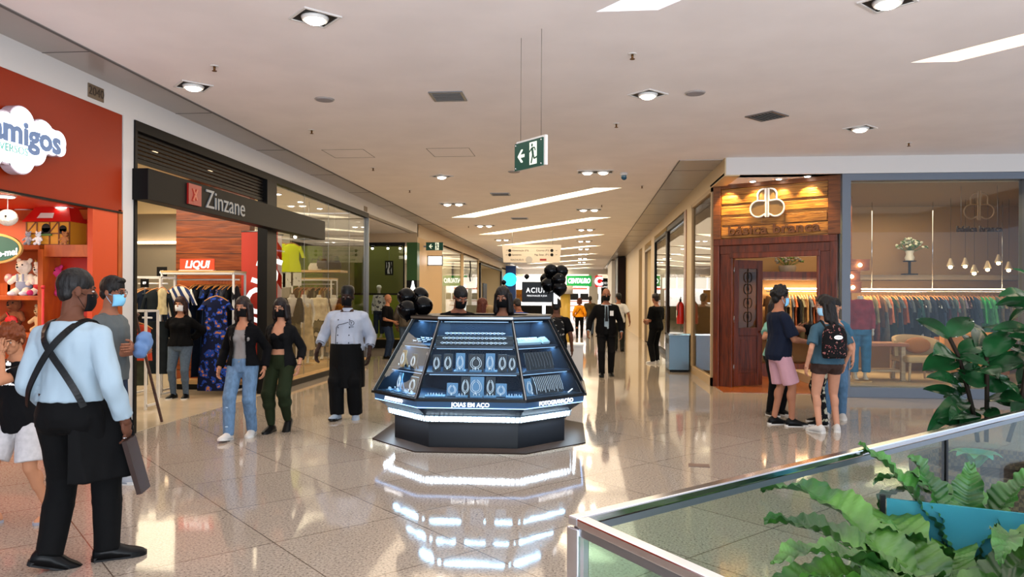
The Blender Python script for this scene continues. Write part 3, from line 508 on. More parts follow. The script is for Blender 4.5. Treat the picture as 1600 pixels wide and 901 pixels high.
bn2 = thing('sale_banner', 'second red and white striped banner just right of the black column', 'banner', (0, 13.0, 0)); MB().box(-5.75, -5.45, 0, .01, 1.5, 2.75).build('cloth', stripes('banner_stripe', 'b52a14', 'e8ddd0', 1.1, rot=(0, .6, 0), dist=.3), bn2); MB().cone((-5.78, 0, 2.76), (-5.42, 0, 2.76), .01).build('rod', M_steel, bn2)
def rack(label, x0, x1, y, z, top=True, dep=.42):
    t = thing('clothes_rack', label, 'clothes rack', (0, y, 0)); f = MB()
    for xx in (x0, x1):
        for yy in (-dep / 2, dep / 2): f.beam((xx, yy, 0), (xx, yy, z), .03, .03)
        f.beam((xx, -dep / 2, z), (xx, dep / 2, z), .03, .03)
    f.beam((x0, -dep / 2, z), (x1, -dep / 2, z), .03, .03); f.beam((x0, dep / 2, z), (x1, dep / 2, z), .03, .03); f.beam((x0, -dep / 2, .06), (x0, dep / 2, .06), .03, .03); f.beam((x1, -dep / 2, .06), (x1, dep / 2, .06), .03, .03)
    f.build('frame', M_wmetal, t); MB().cone((x0, 0, z - .1), (x1, 0, z - .1), .014).build('rail', M_wmetal, t)
    if top: MB().box(x0 - .02, x1 + .02, -dep / 2 - .02, dep / 2 + .02, z + .015, z + .045).build('top_shelf', wood('pale_wood', '', ''), t)
    return t
ry = 12.0; xl, xr = P(264, 430, y=ry).x, P(374, 430, y=ry).x
rack('white clothes rack with wooden top carrying the orange sale board', xl, xr, ry, 2.02)
navy = cloth('0c1424'); blk = cloth('0b0b0d')
blf = floral('navy_floral', '070f2c', '1c3c90', 'a86a40', 11, .46); strp = stripes('bold_stripe', 'd8cfc0', '28345a', 3.2, rot=(0, .5, 0))
row = [('black', blk, 'dress'), ('dark navy', navy, 'dress'), ('black', blk, 'top'), ('navy', navy, 'long'), ('dark blue', cloth('14243e'), 'long'), ('navy floral', blf, 'long'), ('navy', navy, 'dress'), ('blue floral', blf, 'long'), ('black', blk, 'dress'), ('navy floral', blf, 'dress'), ('slate', cloth('20304a'), 'long'), ('grey', cloth('3a3a40'), 'blouse'), ('black', blk, 'blouse'), ('charcoal', cloth('1a1a1e'), 'dress')]
rail_row(P(305, 445, y=ry).x, xr - .05, ry, 1.91, row, len(row), 'the rack under the orange sale board', 'clothes on the white rack', jit=.35)
garment('top', strp, (P(280, 440, y=11.72).x, 11.72, 1.90), 0, 'cream top with bold navy stripes facing out at the left end of the white rack')
garment('long', blf, (P(338, 470, y=11.55).x, 11.55, 1.72), .15, 'full-length navy dress with orange and blue flowers facing the corridor')
sb = thing('sale_board', 'orange board reading LIQUI standing on the rack', 'sign', (P(313, 418, y=11.95).x, 11.85, 2.065)); MB().box(-.30, .30, -.01, .01, 0, .20).build('board', mat('board_orange', 'd8401a', .5), sb); text('LIQUI', .17, facing((0, -.012, .10), (1, 0, 0)), M_letterw, sb, ext=.002, bold=.005, italic=.2); MB().box(-.3, .3, -.05, .05, -.002, .012).build('foot', M_wmetal, sb)
ry2 = 11.5; xl2, xr2 = P(216, 437, y=ry2).x, P(262, 437, y=ry2).x
rack('narrow white clothes rack left of the orange board, nearer the pillar', xl2, xr2, ry2, 1.94, False)
garment('jump', cloth('141a1e'), (P(246, 455, y=11.3).x, 11.3, 1.84), .05, 'long dark green-black jumpsuit hanging front-on left of the masked shop assistant')
garment('blouse', cloth('1a2230'), (P(232, 455, y=11.5).x, 11.5, 1.84), .9, 'dark navy jacket hanging side-on at the narrow rack'); garment('vest', cloth('a8895a'), (P(224, 455, y=11.6).x, 11.6, 1.84), .8, 'tan sleeveless top behind the navy jacket at the narrow rack')
garment('vest', cloth('b8a880'), (P(249, 455, y=11.1).x, 11.18, 1.84), .05, 'narrow cream blouse hanging in front of the green-black jumpsuit').scale = (.45, 1, .8)
ry3 = 10.2; xc3 = P(217, 500, y=ry3).x; t = rack('low white rack by the pillar holding one coral top', xc3 - .28, xc3 + .2, ry3, 1.42, False, .3)
garment('vest', cloth('b84028'), (xc3 + .02, ry3 - .02, 1.32), .1, 'coral red sleeveless top on a wooden hanger by the white pillar'); garment('trouser', cloth('3c4032'), (xc3 - .1, ry3 + .1, 1.32), .6, 'dark olive trousers hanging behind the coral top')
def price(px, py, y, s, txt, label):
    p = P(px, py, y=y); t = thing('price_sign', label, 'price sign', (p.x, p.y, p.z), 0, 'black price signs'); MB().box(-s / 2, s / 2, -.006, .006, -s / 2, s / 2).build('panel', M_black, t, bevel=.002); text(txt, s * .42, facing((0, -.009, 0), (1, 0, 0)), M_letterw, t, ext=.001, bold=.001); MB().cone((0, 0, -s / 2 - .10), (0, 0, -s / 2), .005).build('stem', M_steel, t); MB().box(-.03, .03, -.02, .02, -s / 2 - .11, -s / 2 - .1).build('clip', M_steel, t)
price(253, 425, 11.9, .18, '69', 'black price sign reading 69 at the left end of the orange board rack'); price(226, 442, 11.4, .14, '89', 'small black price sign reading 89 on the narrow rack'); price(214, 493, 10.1, .15, '69', 'black price sign reading 69 over the coral top')
# ceiling lamps of the dress shop
k = 0
for yy in (10.2, 11.8, 13.4, 14.6, 15.8, 17.0):
    for xx in (-6.2, -7.6):
        k += 1; t = thing('shop_downlight', 'round dress shop ceiling lamp, %s row from the entrance, %s' % (ORD[(k - 1) // 2], 'beside the window' if xx > -7 else 'farther inside'), 'ceiling light', (xx, yy, 3.74), 0, 'dress shop ceiling lamps'); MB().cone((0, 0, -.012), (0, 0, 0), .075, .085, 16).build('rim', M_wmetal, t); MB().ell((0, 0, -.012), (.06, .06, .012)).build('lamp', M_em, t)
tk = thing('light_track', 'white lighting track with small spotlights over the window display', 'light', (-6.6, 16.9, 3.2)); MB().box(-1.6, .9, -.02, .02, 0, .03).build('track', M_wmetal, tk)
for q in range(4): s1 = MB(); s1.cone((-1.3 + q * .6, 0, 0), (-1.3 + q * .6, 0, -.08), .01); s1.cone((-1.3 + q * .6, -.02, -.08), (-1.3 + q * .6, -.14, -.16), .035, .045, 14); s1.build('spot_head', M_wmetal, tk); MB().ell((-1.3 + q * .6, -.14, -.16), .032).build('lamp', M_em, tk)
MB().cone((-1.5, 0, .03), (-1.5, 0, .54), .008).cone((.8, 0, .03), (.8, 0, .54), .008).build('hanger', M_wmetal, tk)

# mannequins ---------------------------------------------------------
def mannequin_bits(head=False):
    b = MB(); b.rings([(.86, .13, .10), (.93, .165, .12), (1.02, .14, .10), (1.12, .115, .085), (1.25, .145, .105), (1.34, .165, .10), (1.40, .15, .075), (1.435, .06, .05), (1.50, .048, .048)], 18)
    for q in (-1, 1):
        b.caps((q * .085, 0, .90), (q * .085, .01, .48), .08, .05); b.caps((q * .085, .01, .48), (q * .08, -.01, .09), .048, .03); b.caps((q * .155, 0, 1.38), (q * .21, .0, 1.10), .043, .035); b.caps((q * .21, 0, 1.10), (q * .19, .12, .90), .034, .022); b.ell((q * .18, .16, .84), (.02, .035, .05)); b.loft([[V((q * .08 + .035 * math.cos(a), .02 + y, z + h * max(0, math.sin(a)))) for a in [k * PI / 5 for k in range(10)]] for y, z, h in ((-.05, .02, .09), (.02, .02, .09), (.1, .02, .05), (.16, .02, .02))])
    for yq in (-1, 1): b.ell((yq * .065, .075, 1.26), (.055, .045, .055))
    if head: b.cone((0, 0, 1.45), (0, .01, 1.58), .05); b.ell((0, .01, 1.66), (.075, .09, .11)); b.ell((0, .05, 1.60), (.05, .05, .05))
    return b
MANH = remesh(mannequin_bits(), .012, 3); MANF = remesh(mannequin_bits(True), .012, 3); MM = mat('mannequin_white', 'c4bcae', .4); MANH.materials.append(MM); MANF.materials.append(MM)
def mannequin(x, y, face, label, top=None, bottom=None, dress=None, head=False, z=.16, cap=None, jacket=False, s=1.0):
    t = thing('mannequin', label, 'mannequin', (x, y, z + .03), math.radians(180 - face) + PI, 'shop mannequins'); t.scale = (s, s, s)
    link('body', MANF if head else MANH, None, t); MB().cone((0, 0, -.03), (0, 0, -.005), .20, .20, 24).build('base', wood('pale_wood', '', ''), t)
    if top:
        b = MB(); b.rings([(.90, .19, .14), (1.05, .16, .12), (1.2, .16, .12), (1.33, .18, .115), (1.41, .16, .085), (1.44, .07, .06)], 18)
        for q in (-1, 1): b.caps((q * .155, 0, 1.38), (q * .21, 0, 1.10), .055, .048); b.caps((q * .21, 0, 1.10), (q * .195, .10, .93), .046, .036)
        for q in (-1, 1): b.ell((q * .065, .075, 1.26), (.07, .06, .07))
        link('top', remesh(b, .012, 2, .004, cut=(lambda c: abs(c.x) < .02 + .09 * max(0, (c.z - 1.1) / .35) and c.y > 0 and c.z > 1.0) if jacket else None), top, t)
    if bottom:
        b = MB(); b.rings([(.8, .18, .13), (.93, .185, .135), (1.04, .15, .11)], 16)
        for q in (-1, 1): b.cone((q * .09, 0, .90), (q * .10, .0, .48), .10, .085, 14); b.cone((q * .10, 0, .50), (q * .10, 0, .14), .085, .075, 14)
        link('trousers', remesh(b, .013, 2, .006), bottom, t)
    if dress:
        b = MB(); b.rings([(.30, .24, .2), (.6, .21, .17), (.9, .18, .14), (1.06, .135, .105), (1.25, .155, .12), (1.36, .15, .09), (1.41, .08, .06)], 20); link('dress', remesh(b, .013, 2, .007, (22, 22, 4)), dress, t)
    if cap: b = MB(); b.ell((0, 0, 1.70), (.085, .10, .075)); b.ell((0, .09, 1.70), (.06, .06, .012)); b.build('cap', cap, t)
    return t
camo = floral('camo', '5a5238', '2c2a1c', 'a8987a', 6, .5); cream = cloth('b8a078')
mannequin(-6.06, 15.0, 155, 'headless mannequin in a black jacket and patterned trousers behind the shop glass', cloth('15120f'), camo, jacket=True)
mannequin(-6.03, 15.6, 160, 'headless mannequin in a cream wrap dress, in the dress shop window', dress=cream)
mannequin(-6.10, 16.7, 170, 'headless mannequin in an olive and brown patterned dress further along the window', dress=camo, top=cloth('c8b89a'))
mannequin(-5.88, 17.1, 165, 'headless mannequin in a brown jacket over cream, last in the window', cloth('4a3020'), cream, jacket=True)
rack('white rack with wooden top at the back of the dress shop window', P(462, 440, y=17.3).x, P(522, 440, y=17.3).x, 17.3, 2.05)
row = [('brown', cloth('5a3a1e')), ('tan', cloth('9a6a38')), ('olive', cloth('5a5230')), ('rust', cloth('8a4018')), ('cream', cream), ('dark brown', cloth('2e1c10')), ('leopard', camo), ('black', blk), ('ochre', cloth('a07020')), ('brown', cloth('5a3a1e')), ('khaki', cloth('7a6a48')), ('black', blk)]
rail_row(P(466, 440, y=17.3).x, P(518, 440, y=17.3).x, 17.3, 1.95, row, 12, 'the rack behind the window mannequins', 'clothes behind the window mannequins')
pz = P(441, 378, y=15.8); MB().cone((-7.3, 15.8, pz.z + .06), (-5.9, 15.8, pz.z + .06), .012).cone((-7.2, 15.8, pz.z + .06), (-7.2, 15.8, 3.74), .006).cone((-6.0, 15.8, pz.z + .06), (-6.0, 15.8, 3.74), .006).build('clothes_rail', M_steel, label='high steel rail carrying the neon yellow tops in the dress shop window', cat='clothes rail')
yel = mat('neon_yellow', 'c8d400', .8)
for px, lb in ((441, 'neon yellow top hung high in the dress shop window, left one'), (455, 'neon yellow top hung high in the dress shop window, right one')): p = P(px, 378, y=15.8); garment('top', yel, (p.x, p.y, p.z + .06), .1, lb, 'neon yellow tops')
for i, (px, py, w, h, lb) in enumerate([(437, 438, .28, .34, 'pale printed poster left of the window mannequins'), (450, 437, .24, .34, 'pale printed poster behind the first mannequin'), (463, 436, .24, .30, 'pale printed poster nearest the window rack')]):
    p = P(px, py, y=16.4); t = thing('wall_poster', lb, 'poster', (p.x, p.y, p.z - h / 2), 0, 'printed posters'); MB().box(-w / 2, w / 2, -.01, .01, 0, h).build('sheet', floral('poster%d' % i, 'd0cec8', '50545c', 'a0a0a0', 16, .25), t); MB().box(-w / 2 - .01, w / 2 + .01, -.013, .013, h, h + .015).build('holder', M_steel, t)
for i, (px, py) in enumerate([(503, 412), (523, 412), (492, 416)]):
    p = P(px, py, y=17.5); t = thing('handbag', 'dark handbag on the high shelf behind the window, ' + ['middle one', 'right one', 'left one'][i], 'bag', (p.x, p.y, p.z - .12), 0, 'handbags on the high shelf'); MB().rings([(0, .16, .07), (.1, .17, .07), (.2, .12, .05)], 14).build('body', mat('bag%d' % i, ['2a2420', '1c1c1e', 'b8b0a0'][i], .5), t); MB().tube([(-.09, 0, .19), (-.07, 0, .3), (.07, 0, .3), (.09, 0, .19)], .008).build('handle', M_black, t)
a = P(490, 422, y=17.5); MB().box(P(470, 422, y=17.5).x, P(535, 422, y=17.5).x, 17.35, 17.91, a.z - .05, a.z - .0).build('high_shelf', wood('pale_wood', '', ''), label='high wooden shelf holding handbags at the back of the window', cat='shelf')
t = thing('sales_stand', 'small grey table between the mannequins and the chef', 'table', (-6.0, 14.2, .16)); MB().box(-.3, .3, -.25, .25, .58, .61).build('top', mat('table_top', 'b8a888', .4), t); [MB().beam((sx * .27, sy * .22, 0), (sx * .27, sy * .22, .58), .02, .02).build('leg', M_wmetal, t) for sx in (-1, 1) for sy in (-1, 1)]

# ------------------------------------------------------------------ green sportswear shop, side passage
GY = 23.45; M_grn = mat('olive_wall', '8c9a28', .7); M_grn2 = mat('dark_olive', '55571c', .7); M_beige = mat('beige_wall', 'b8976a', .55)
struct('wall_passage', MB().box(-13, IX, 18.04, GY, 0, ZC).box(IX, IX + .1, 18.04, GY, 0, ZC), mat('dim_wall', '6a5a48', .8))
struct('ceiling_passage', MB().box(-13, XL - .2, 18.0, GY + .01, 3.72, 3.80), M_ceil)
struct('wall_left_band', MB().box(XL - .25, XL, GY, 75, 3.6, ZC).box(-13, XL, GY - .02, GY + .1, 3.42, ZC), mat('warm_band', 'b8a080', .5))
gx0 = -9.5; gx1 = P(632, 450, y=GY).x
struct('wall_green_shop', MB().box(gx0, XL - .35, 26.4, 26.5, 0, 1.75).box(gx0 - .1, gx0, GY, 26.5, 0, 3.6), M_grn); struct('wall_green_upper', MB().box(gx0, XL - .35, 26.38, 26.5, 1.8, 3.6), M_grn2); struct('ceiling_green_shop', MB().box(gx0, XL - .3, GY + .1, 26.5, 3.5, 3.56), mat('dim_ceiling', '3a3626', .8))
t = thing('green_storefront', 'black framed glass front of the green shop across the side passage', 'shop front', (0, GY, 0)); b = MB(); b.box(gx0, gx1 + .02, -.04, .04, 3.32, 3.42); b.box(gx0, gx1 + .02, -.04, .04, 0, .28)
for px in (575, 632): xx = P(px, 450, y=GY).x; b.box(xx - .04, xx + .01, -.03, .03, .28, 3.32)
b.build('frame', M_black, t); MB().box(gx0, gx1, -.005, .005, .28, 3.32).build('pane', M_pane, t); MB().box(gx0, gx1, .01, .03, 1.72, 1.78).build('rail', M_black, t); MB().box(gx0, gx1, .6, 1.4, .2, .26).build('display_floor', mat('yellow_floor', 'b89838', .4), t)
xe = P(652, 450, y=GY).x; t = thing('green_shop_pier', 'dark green corner pier with a lit white bottle sign', 'pier', (0, GY, 0)); MB().box(gx1 + .08, xe, -.04, .3, 2.2, 3.42).build('green_panel', mat('deep_green', '1f4a14', .4), t); MB().box(gx1 + .08, xe, -.05, .3, 0, 2.2).build('black_panel', M_black, t); MB().box(gx1 + .01, gx1 + .08, -.03, .3, 0, 3.42).build('mirror_strip', mat('mirror', 'c8c8c8', .05, 1), t)
cxx = (gx1 + .1 + xe) / 2 + .03; b = MB(); b.box(cxx - .07, cxx + .07, -.065, -.05, 1.78, 1.98); b.poly([(-.07, 0), (.07, 0), (.07, .42), (.03, .60), (.02, .68), (-.02, .68), (-.03, .60), (-.07, .42)], .012, facing((cxx, -.06, 1.30 + .2), (1, 0, 0))); b.build('bottle_sign', mat('lit_white', 'ffffff', em='eaf2ff', es=1.6), t)
mannequin(P(592, 500, y=24.3).x, 24.3, 180, 'white mannequin with a cap and checked shirt in the green shop', floral('plaid', 'd8d8dc', '2a2a3a', '8a8a9a', 9, .4), cloth('1c2a44'), head=True, z=.26, cap=mat('cap_white', 'e8e8e8', .7))
t = thing('framed_picture', 'small framed black and white picture hung in the green shop window', 'picture', (P(608, 405, y=24.0).x, 24.0, 2.62)); MB().box(-.14, .14, -.01, .01, -.24, .24).build('frame', M_black, t); MB().box(-.09, .09, -.014, -.01, -.19, .19).build('print', stripes('print_bw', 'e0e0e0', '202020', 3, dist=6), t); MB().cone((0, 0, .24), (0, 0, .88), .004).build('cord', M_steel, t)
for i, (px, py) in enumerate([(583, 377), (607, 374), (626, 380)]): p = P(px, py, y=24.2); t = thing('track_spotlight', 'small black spotlight under the green shop ceiling, ' + ['left', 'middle', 'right'][i], 'light', (p.x, p.y, 3.5), 0, 'green shop spotlights'); MB().cone((0, 0, 0), (0, 0, -.12), .015).cone((0, 0, -.12), (0, -.08, -.22), .045, .05, 14).build('head', M_black, t); MB().ell((0, -.08, -.22), .04).build('lamp', M_em, t)
# beige corner wall and what hangs on it
y2 = P(690, 450, x=XL).y
b = MB(); pts = [(XL - .35, GY), (XL - .12, GY)] + [(XL - .12 + .12 * math.sin(a), GY + .12 - .12 * math.cos(a)) for a in (0.4, .8, 1.2, 1.57)] + [(XL, y2), (XL - .35, y2)]; b.poly(pts, 3.6); struct('wall_beige_corner', b, M_beige)
p = P(669, 398, x=XL + .25); t = thing('wall_screen', 'small lit white screen on the beige corner wall', 'screen', (XL + .04, 25.0, 2.9)); MB().box(-.04, .5, -.04, .04, -.16, .18).build('housing', M_steel, t, bevel=.004); MB().box(0, .46, -.045, -.04, -.12, .15).build('display', mat('screen_white', 'ffffff', em='ffffff', es=1.8), t)
M_exit = mat('exit_green', '04382c', .3, em='0a4a38', es=.08); M_exw = mat('exit_white', 'dfe8d0', .4, em='e8f0d8', es=.25)
def exit_face(t, W, H, y, s=1):
    k = W / .38
    def pb(pts, name='arrow'): MB().poly([(a * k, b * k) for a, b in pts], .002, facing((0, y - .001, H / 2), (1, 0, 0))).build(name, M_exw, t)
    pb([(-.145, 0), (-.095, .055), (-.075, .055), (-.075, .045), (-.105, .013), (-.05, .013), (-.05, -.013), (-.105, -.013), (-.075, -.045), (-.075, -.055), (-.095, -.055)])
    pb([(.02, -.09), (.115, -.09), (.115, .095), (.02, .095)], 'doorway'); m = MB(facing((0, y - .0045, H / 2), (1, 0, 0)) @ Matrix.Diagonal((k, k, 1, 1)))
    m.ell((.055, .07, 0), (.012, .014, .002)); m.beam((.056, .05, 0), (.068, -.005, 0), .024, .004, (0, 0, 1)); m.beam((.056, .045, 0), (.03, .025, 0), .011, .004); m.beam((.03, .025, 0), (.022, .015, 0), .01, .004); m.beam((.06, .048, 0), (.09, .045, 0), .01, .004); m.beam((.09, .045, 0), (.1, .02, 0), .01, .004); m.beam((.066, -.005, 0), (.045, -.08, 0), .014, .004); m.beam((.07, -.005, 0), (.085, -.045, 0), .014, .004); m.beam((.085, -.045, 0), (.12, -.035, 0), .012, .004)
    m.build('running_figure', M_exit, t)
t = thing('exit_sign', 'green exit sign hung at an angle on two wires from the ceiling', 'exit sign', (-.47, 6.68, 2.87)); A0 = P(806, 262, y=6.85); A1 = P(849, 252, y=6.55)
t.location = ((A0.x + A1.x) / 2, (A0.y + A1.y) / 2, A1.z - .035); t.rotation_euler = (0, 0, math.atan2(A1.y - A0.y, A1.x - A0.x)); Wd = (A1 - A0).length * 1.02
MB().box(-Wd / 2, Wd / 2, -.012, 0, 0, .25).build('panel', M_exit, t); MB().box(-Wd / 2 + .01, Wd / 2 + .02, 0, .03, .005, .27).build('backing', M_white, t); exit_face(t, Wd, .25, -.013)
b = MB(); [b.ell((sx * (Wd / 2 - .02), -.014, zz), .007) for sx in (-1, 1) for zz in (.02, .23)]; b.build('screws', M_chrome, t); b = MB(); [b.cone((sx * .15, .015, .26), (sx * .15, .015, ZC - t.location.z), .0022, n=6) for sx in (-1, 1)]; b.build('wires', mat('wire', '5a5048', .4, .8), t)
t = thing('exit_sign', 'smaller green exit sign projecting from the left corridor wall', 'exit sign', (P(679, 386, y=24.4).x, 24.4, P(679, 391, y=24.4).z)); MB().box(-.29, .29, -.02, .02, 0, .27).build('panel', M_exit, t); exit_face(t, .5, .27, -.022); MB().box(-.40, -.29, -.01, .01, .1, .16).build('bracket', M_steel, t)

# ------------------------------------------------------------------ shopfronts down both sides
def front(side, y0, y1, zt, fm, label, back='c8b898', pane=True, base=.12, dep=3.4, items=None, fw=.08):
    x = XL if side < 0 else 2.4; t = thing('storefront', label, 'shop front', (x, 0, 0)); d = -1 if side < 0 else 1
    b = MB(); b.box(0, d * .1, y0, y0 + fw, 0, zt); b.box(0, d * .1, y1 - fw, y1, 0, zt); b.box(0, d * .1, y0, y1, zt - fw, zt); b.box(0, d * .1, y0, y1, 0, base); b.build('frame', fm, t)
    if pane: MB().box(d * .04, d * .05, y0 + fw, y1 - fw, base, zt - fw).build('pane', M_pane, t)
    return t
def Y(px, side): return P(px, 450, x=(XL if side < 0 else 2.4)).y
M_bf = mat('beige_frame', 'a88c64', .5)
struct('wall_left_far', MB().box(-9, XL - .35, y2, y2 + .1, 0, 3.7).box(-9, -8.9, y2, 75, 0, 3.7).box(-9, XL - .11, Y(725, -1) - .1, Y(725, -1) + .1, 0, 3.7).box(-9, XL - .11, Y(750, -1) - .1, Y(750, -1) + .2, 0, 3.7).box(-9, XL, Y(784, -1), 54, 0, 3.7), mat('shop_back', 'c0b090', .7)); struct('ceiling_left_far', MB().box(-9, XL - .12, y2, 75, 3.6, 3.66), mat('shop_ceiling', ''))
front(-1, y2, Y(722, -1), 3.66, M_bf, 'beige framed shop front just past the beige corner wall'); front(-1, Y(722, -1) + .3, Y(748, -1), 3.66, M_bf, 'beige framed bright white shop front further along on the left'); front(-1, Y(751, -1), Y(784, -1), 3.5, M_black, 'black framed shop entrance at the far left of the corridor', pane=False, base=0)
t = thing('wall_tv', 'dark screen with a white figure behind the left corridor glass', 'screen', (P(710, 412, x=XL - .5).x, P(710, 412, x=XL - .5).y, 2.9)); MB().box(-.04, .04, -.5, .5, -.35, .35).build('panel', M_black, t); MB().box(.04, .045, -.4, .4, -.28, .28).build('image', stripes('tvimg', '202022', 'c0b8b0', 2, dist=5), t); MB().cone((0, 0, .35), (0, 0, .7), .02).build('mount', M_steel, t)
M_lit = mat('lit_panel', 'ffffff', em='f4faff', es=1.1)
for i, (ya, yb, za, zb, lb) in enumerate([(Y(727, -1) + .8, Y(735, -1), .3, 2.3, 'tall bright backlit panel in the white shop window, nearer one'), (Y(738, -1), Y(746, -1) - .5, .3, 2.3, 'tall bright backlit panel in the white shop window, farther one'), (Y(700, -1), Y(704, -1), 1.2, 2.6, 'narrow backlit panel in the first beige framed shop')]):
    t = thing('lightbox', lb, 'lightbox', (XL - .5, 0, 0), 0, 'backlit panels left of the corridor'); MB().box(-.04, 0, ya, yb, za, zb).build('panel', M_lit, t); MB().box(-.05, .01, ya - .03, ya, za - .3, zb).box(-.05, .01, yb, yb + .03, za - .3, zb).build('frame', M_steel, t)
t = thing('flower_print', 'grey poster with dark branch artwork over the white shop window', 'poster', (XL - .06, 0, 0)); MB().box(-.01, 0, Y(728, -1), Y(747, -1), 2.35, 3.5).build('sheet', mat('grey_sheet', '8c8c96', .5), t); q = (Y(728, -1) + Y(747, -1)) / 2; MB().tube([(.01, q - .5, 3.4), (.01, q - .3, 3.0), (.01, q - .6, 2.7), (.01, q - .4, 2.45)], .04).ell((.01, q + .3, 2.6), (.01, .3, .12)).build('branch', M_black, t)
t = thing('blue_sign', 'round turquoise lit sign projecting from the left wall far away', 'sign', (XL + .5, 49, 2.9)); MB().cone((0, -.06, 0), (0, .06, 0), .45, .45, 24).build('disc', mat('turq', '20a0d0', .4, em='20b0e8', es=1.2), t); MB().box(-.6, 0, -.03, .03, -.03, .03).build('arm', M_steel, t)
MB().box(XL, XL + .7, 51, 51.4, 0, 3.9).build('blue_pier', mat('blue_pier', '1c3a72', .5), label='dark blue pier at the far left end of the corridor', cat='pier')
for i, (px, c1, lb) in enumerate([(757, '2a6aa0', 'blue hanging garment display in the black framed entrance'), (766, '101012', 'tall black mirror panel in the black framed entrance')]):
    t = thing('display_stand', lb, 'display', (XL - .3, Y(px, -1), 0)); MB().box(-.05, 0, -.8, .8, .4, 2.5).build('panel', mat('dp%d' % i, c1, .5), t); MB().box(-.2, .1, -.9, .9, 0, .06).build('foot', M_steel, t); MB().box(-.04, -.01, -.8, -.76, .05, .4).box(-.04, -.01, .76, .8, .05, .4).build('legs', M_steel, t)
# direction board hanging over the corridor
pa = P(787, 391, y=26); pb_ = P(877, 391, y=26); pw = pb_.x - pa.x
t = thing('direction_board', 'white hanging direction board with food court, toilets and cinema arrows', 'sign', (pa.x, 26, P(800, 410, y=26).z)); hh = .62; M_ink = mat('ink', '1a1614', .6)
MB().poly([(.0, 0), (pw - .05, 0), (pw, hh), (-.06, hh)], .05, facing((0, .0, 0), (1, 0, 0))).build('board', mat('board_white', 'cdc2b4', .5), t)
for s_, xx, zz, al in (('Alimenta\u00e7\u00e3o (P3)', .30, .42, 'LEFT'), ('Sanit\u00e1rios', .30, .27, 'LEFT'), ('RIACHUELO', .25, .09, 'LEFT'), ('Cinemas (P3)', pw - .42, .42, 'RIGHT'), ('Pag. Estac. (P1)', pw - .42, .27, 'RIGHT')): text(s_, .085, facing((xx, -.052, zz), (1, 0, 0)), M_ink, t, ext=.002, align=al)
b = MB(); [b.cone((xx, -.058, zz), (xx, -.05, zz), .055, .055, 14) for xx in (.22, pw - .33) for zz in (.42, .27)]; b.build('pictograms', M_ink, t); b = MB(); b.beam((.1, -.055, .42), (.15, -.055, .45), .012, .01); b.beam((.08, -.055, .27), (.14, -.055, .27), .012, .01); b.beam((pw - .2, -.055, .42), (pw - .14, -.055, .42), .012, .01); b.beam((pw - .2, -.055, .27), (pw - .14, -.055, .27), .012, .01); b.box(.3, pw - .3, -.053, -.05, .515, .522); b.build('arrows', M_ink, t)
MB().box(pw - .75, pw - .52, -.054, -.05, .06, .13).build('red_tab', mat('tab_red', '8e1c14', .5), t); MB().cone((.9, -.056, .1), (.9, -.05, .1), .12, .12, 24).build('grey_disc', mat('disc_grey', 'a8a4a0', .5), t); b = MB(); [b.cone((xx, -.02, hh), (xx, -.02, ZC - t.location.z), .006, n=6) for xx in (.3, pw - .3)]; b.build('wires', M_steel, t)

# right wall --------------------------------------------------------
yA, yB, yC, yD = 14.16, 16.75, 17.8, 21.6
wr = MB(); wr.box(2.4, 2.65, 12.86, 75, 3.72, ZC); wr.box(2.4, 2.62, yB, yC - .35, 0, 3.72); wr.box(2.4, 2.62, Y(1022, 1), Y(1017, 1), 0, 3.72); wr.box(2.4, 6, Y(1007, 1), Y(1003, 1), 0, 3.72); wr.box(2.4, 2.62, Y(998, 1), 75, 0, 3.72)
struct('wall_right', wr, mat('warm_wall', 'c0a880', .5)); struct('wall_right_back', MB().box(6, 6.1, 16.9, 75, 0, 3.7).box(2.62, 6, 16.75, 16.95, 0, 3.7).box(2.62, 6, 22.8, 22.9, 0, 3.7), mat('shop_back', '')); struct('ceiling_right_shops', MB().box(2.65, 6.1, 16.9, 75, 3.6, 3.66), mat('shop_ceiling', ''))
front(1, yA, yB, 3.72, M_bf, 'side display window of the boutique facing the corridor', base=.16)
front(1, yC - .02, yD, 3.68, mat('dark_brown_frame', '1e110a', .4), 'dark brown framed window beside the grey bin', base=.2, fw=.12)
b = MB(); b.box(2.38, 2.5, yC - .35, yC, 0, 3.7); b.build('wooden_mullion', wood('mullion_wood', '6a3c18', '8e5a28'), label='brown wooden mullion beside the fire extinguisher', cat='mullion')
front(1, yD + .1, Y(1022, 1), 3.6, M_black, 'dark framed narrow shop window with green plants inside', base=.12)
front(1, Y(1017, 1), Y(1007, 1), 3.5, mat('bronze_frame', '6a5a48', .4), 'tall bronze framed entrance further down on the right', pane=False, base=0)
MB().box(1.95, 2.39, 41.5, 44.9, 0, 3.95).build('dark_pier', mat('pier_brown', '1c0e0a', .4), label='dark brown pier standing out at the far right of the corridor', cat='pier'); MB().box(1.75, 1.95, 45, 52, 0, 3.95).build('white_pier', M_white, label='white pier behind the dark brown pier', cat='pier')
a = P(1067, 488, x=2.36); t = thing('fire_extinguisher', 'red fire extinguisher hung on the brown mullion', 'fire extinguisher', (2.28, yC - .2, 1.05)); MB().rings([(0, .075, .075), (.02, .085, .085), (.42, .085, .085), (.48, .06, .06), (.52, .03, .03)], 18).build('cylinder', mat('ext_red', 'b01410', .3), t); MB().box(-.02, .02, -.05, .03, .52, .58).beam((0, .02, .56), (0, -.1, .62), .02, .015).build('valve', M_black, t); MB().tube([(0, -.04, .54), (-.06, -.1, .45), (-.08, -.1, .2)], .012).build('hose', M_black, t); MB().box(-.088, -.08, -.04, .04, .15, .32).build('tag_label', mat('paper', ''), t)
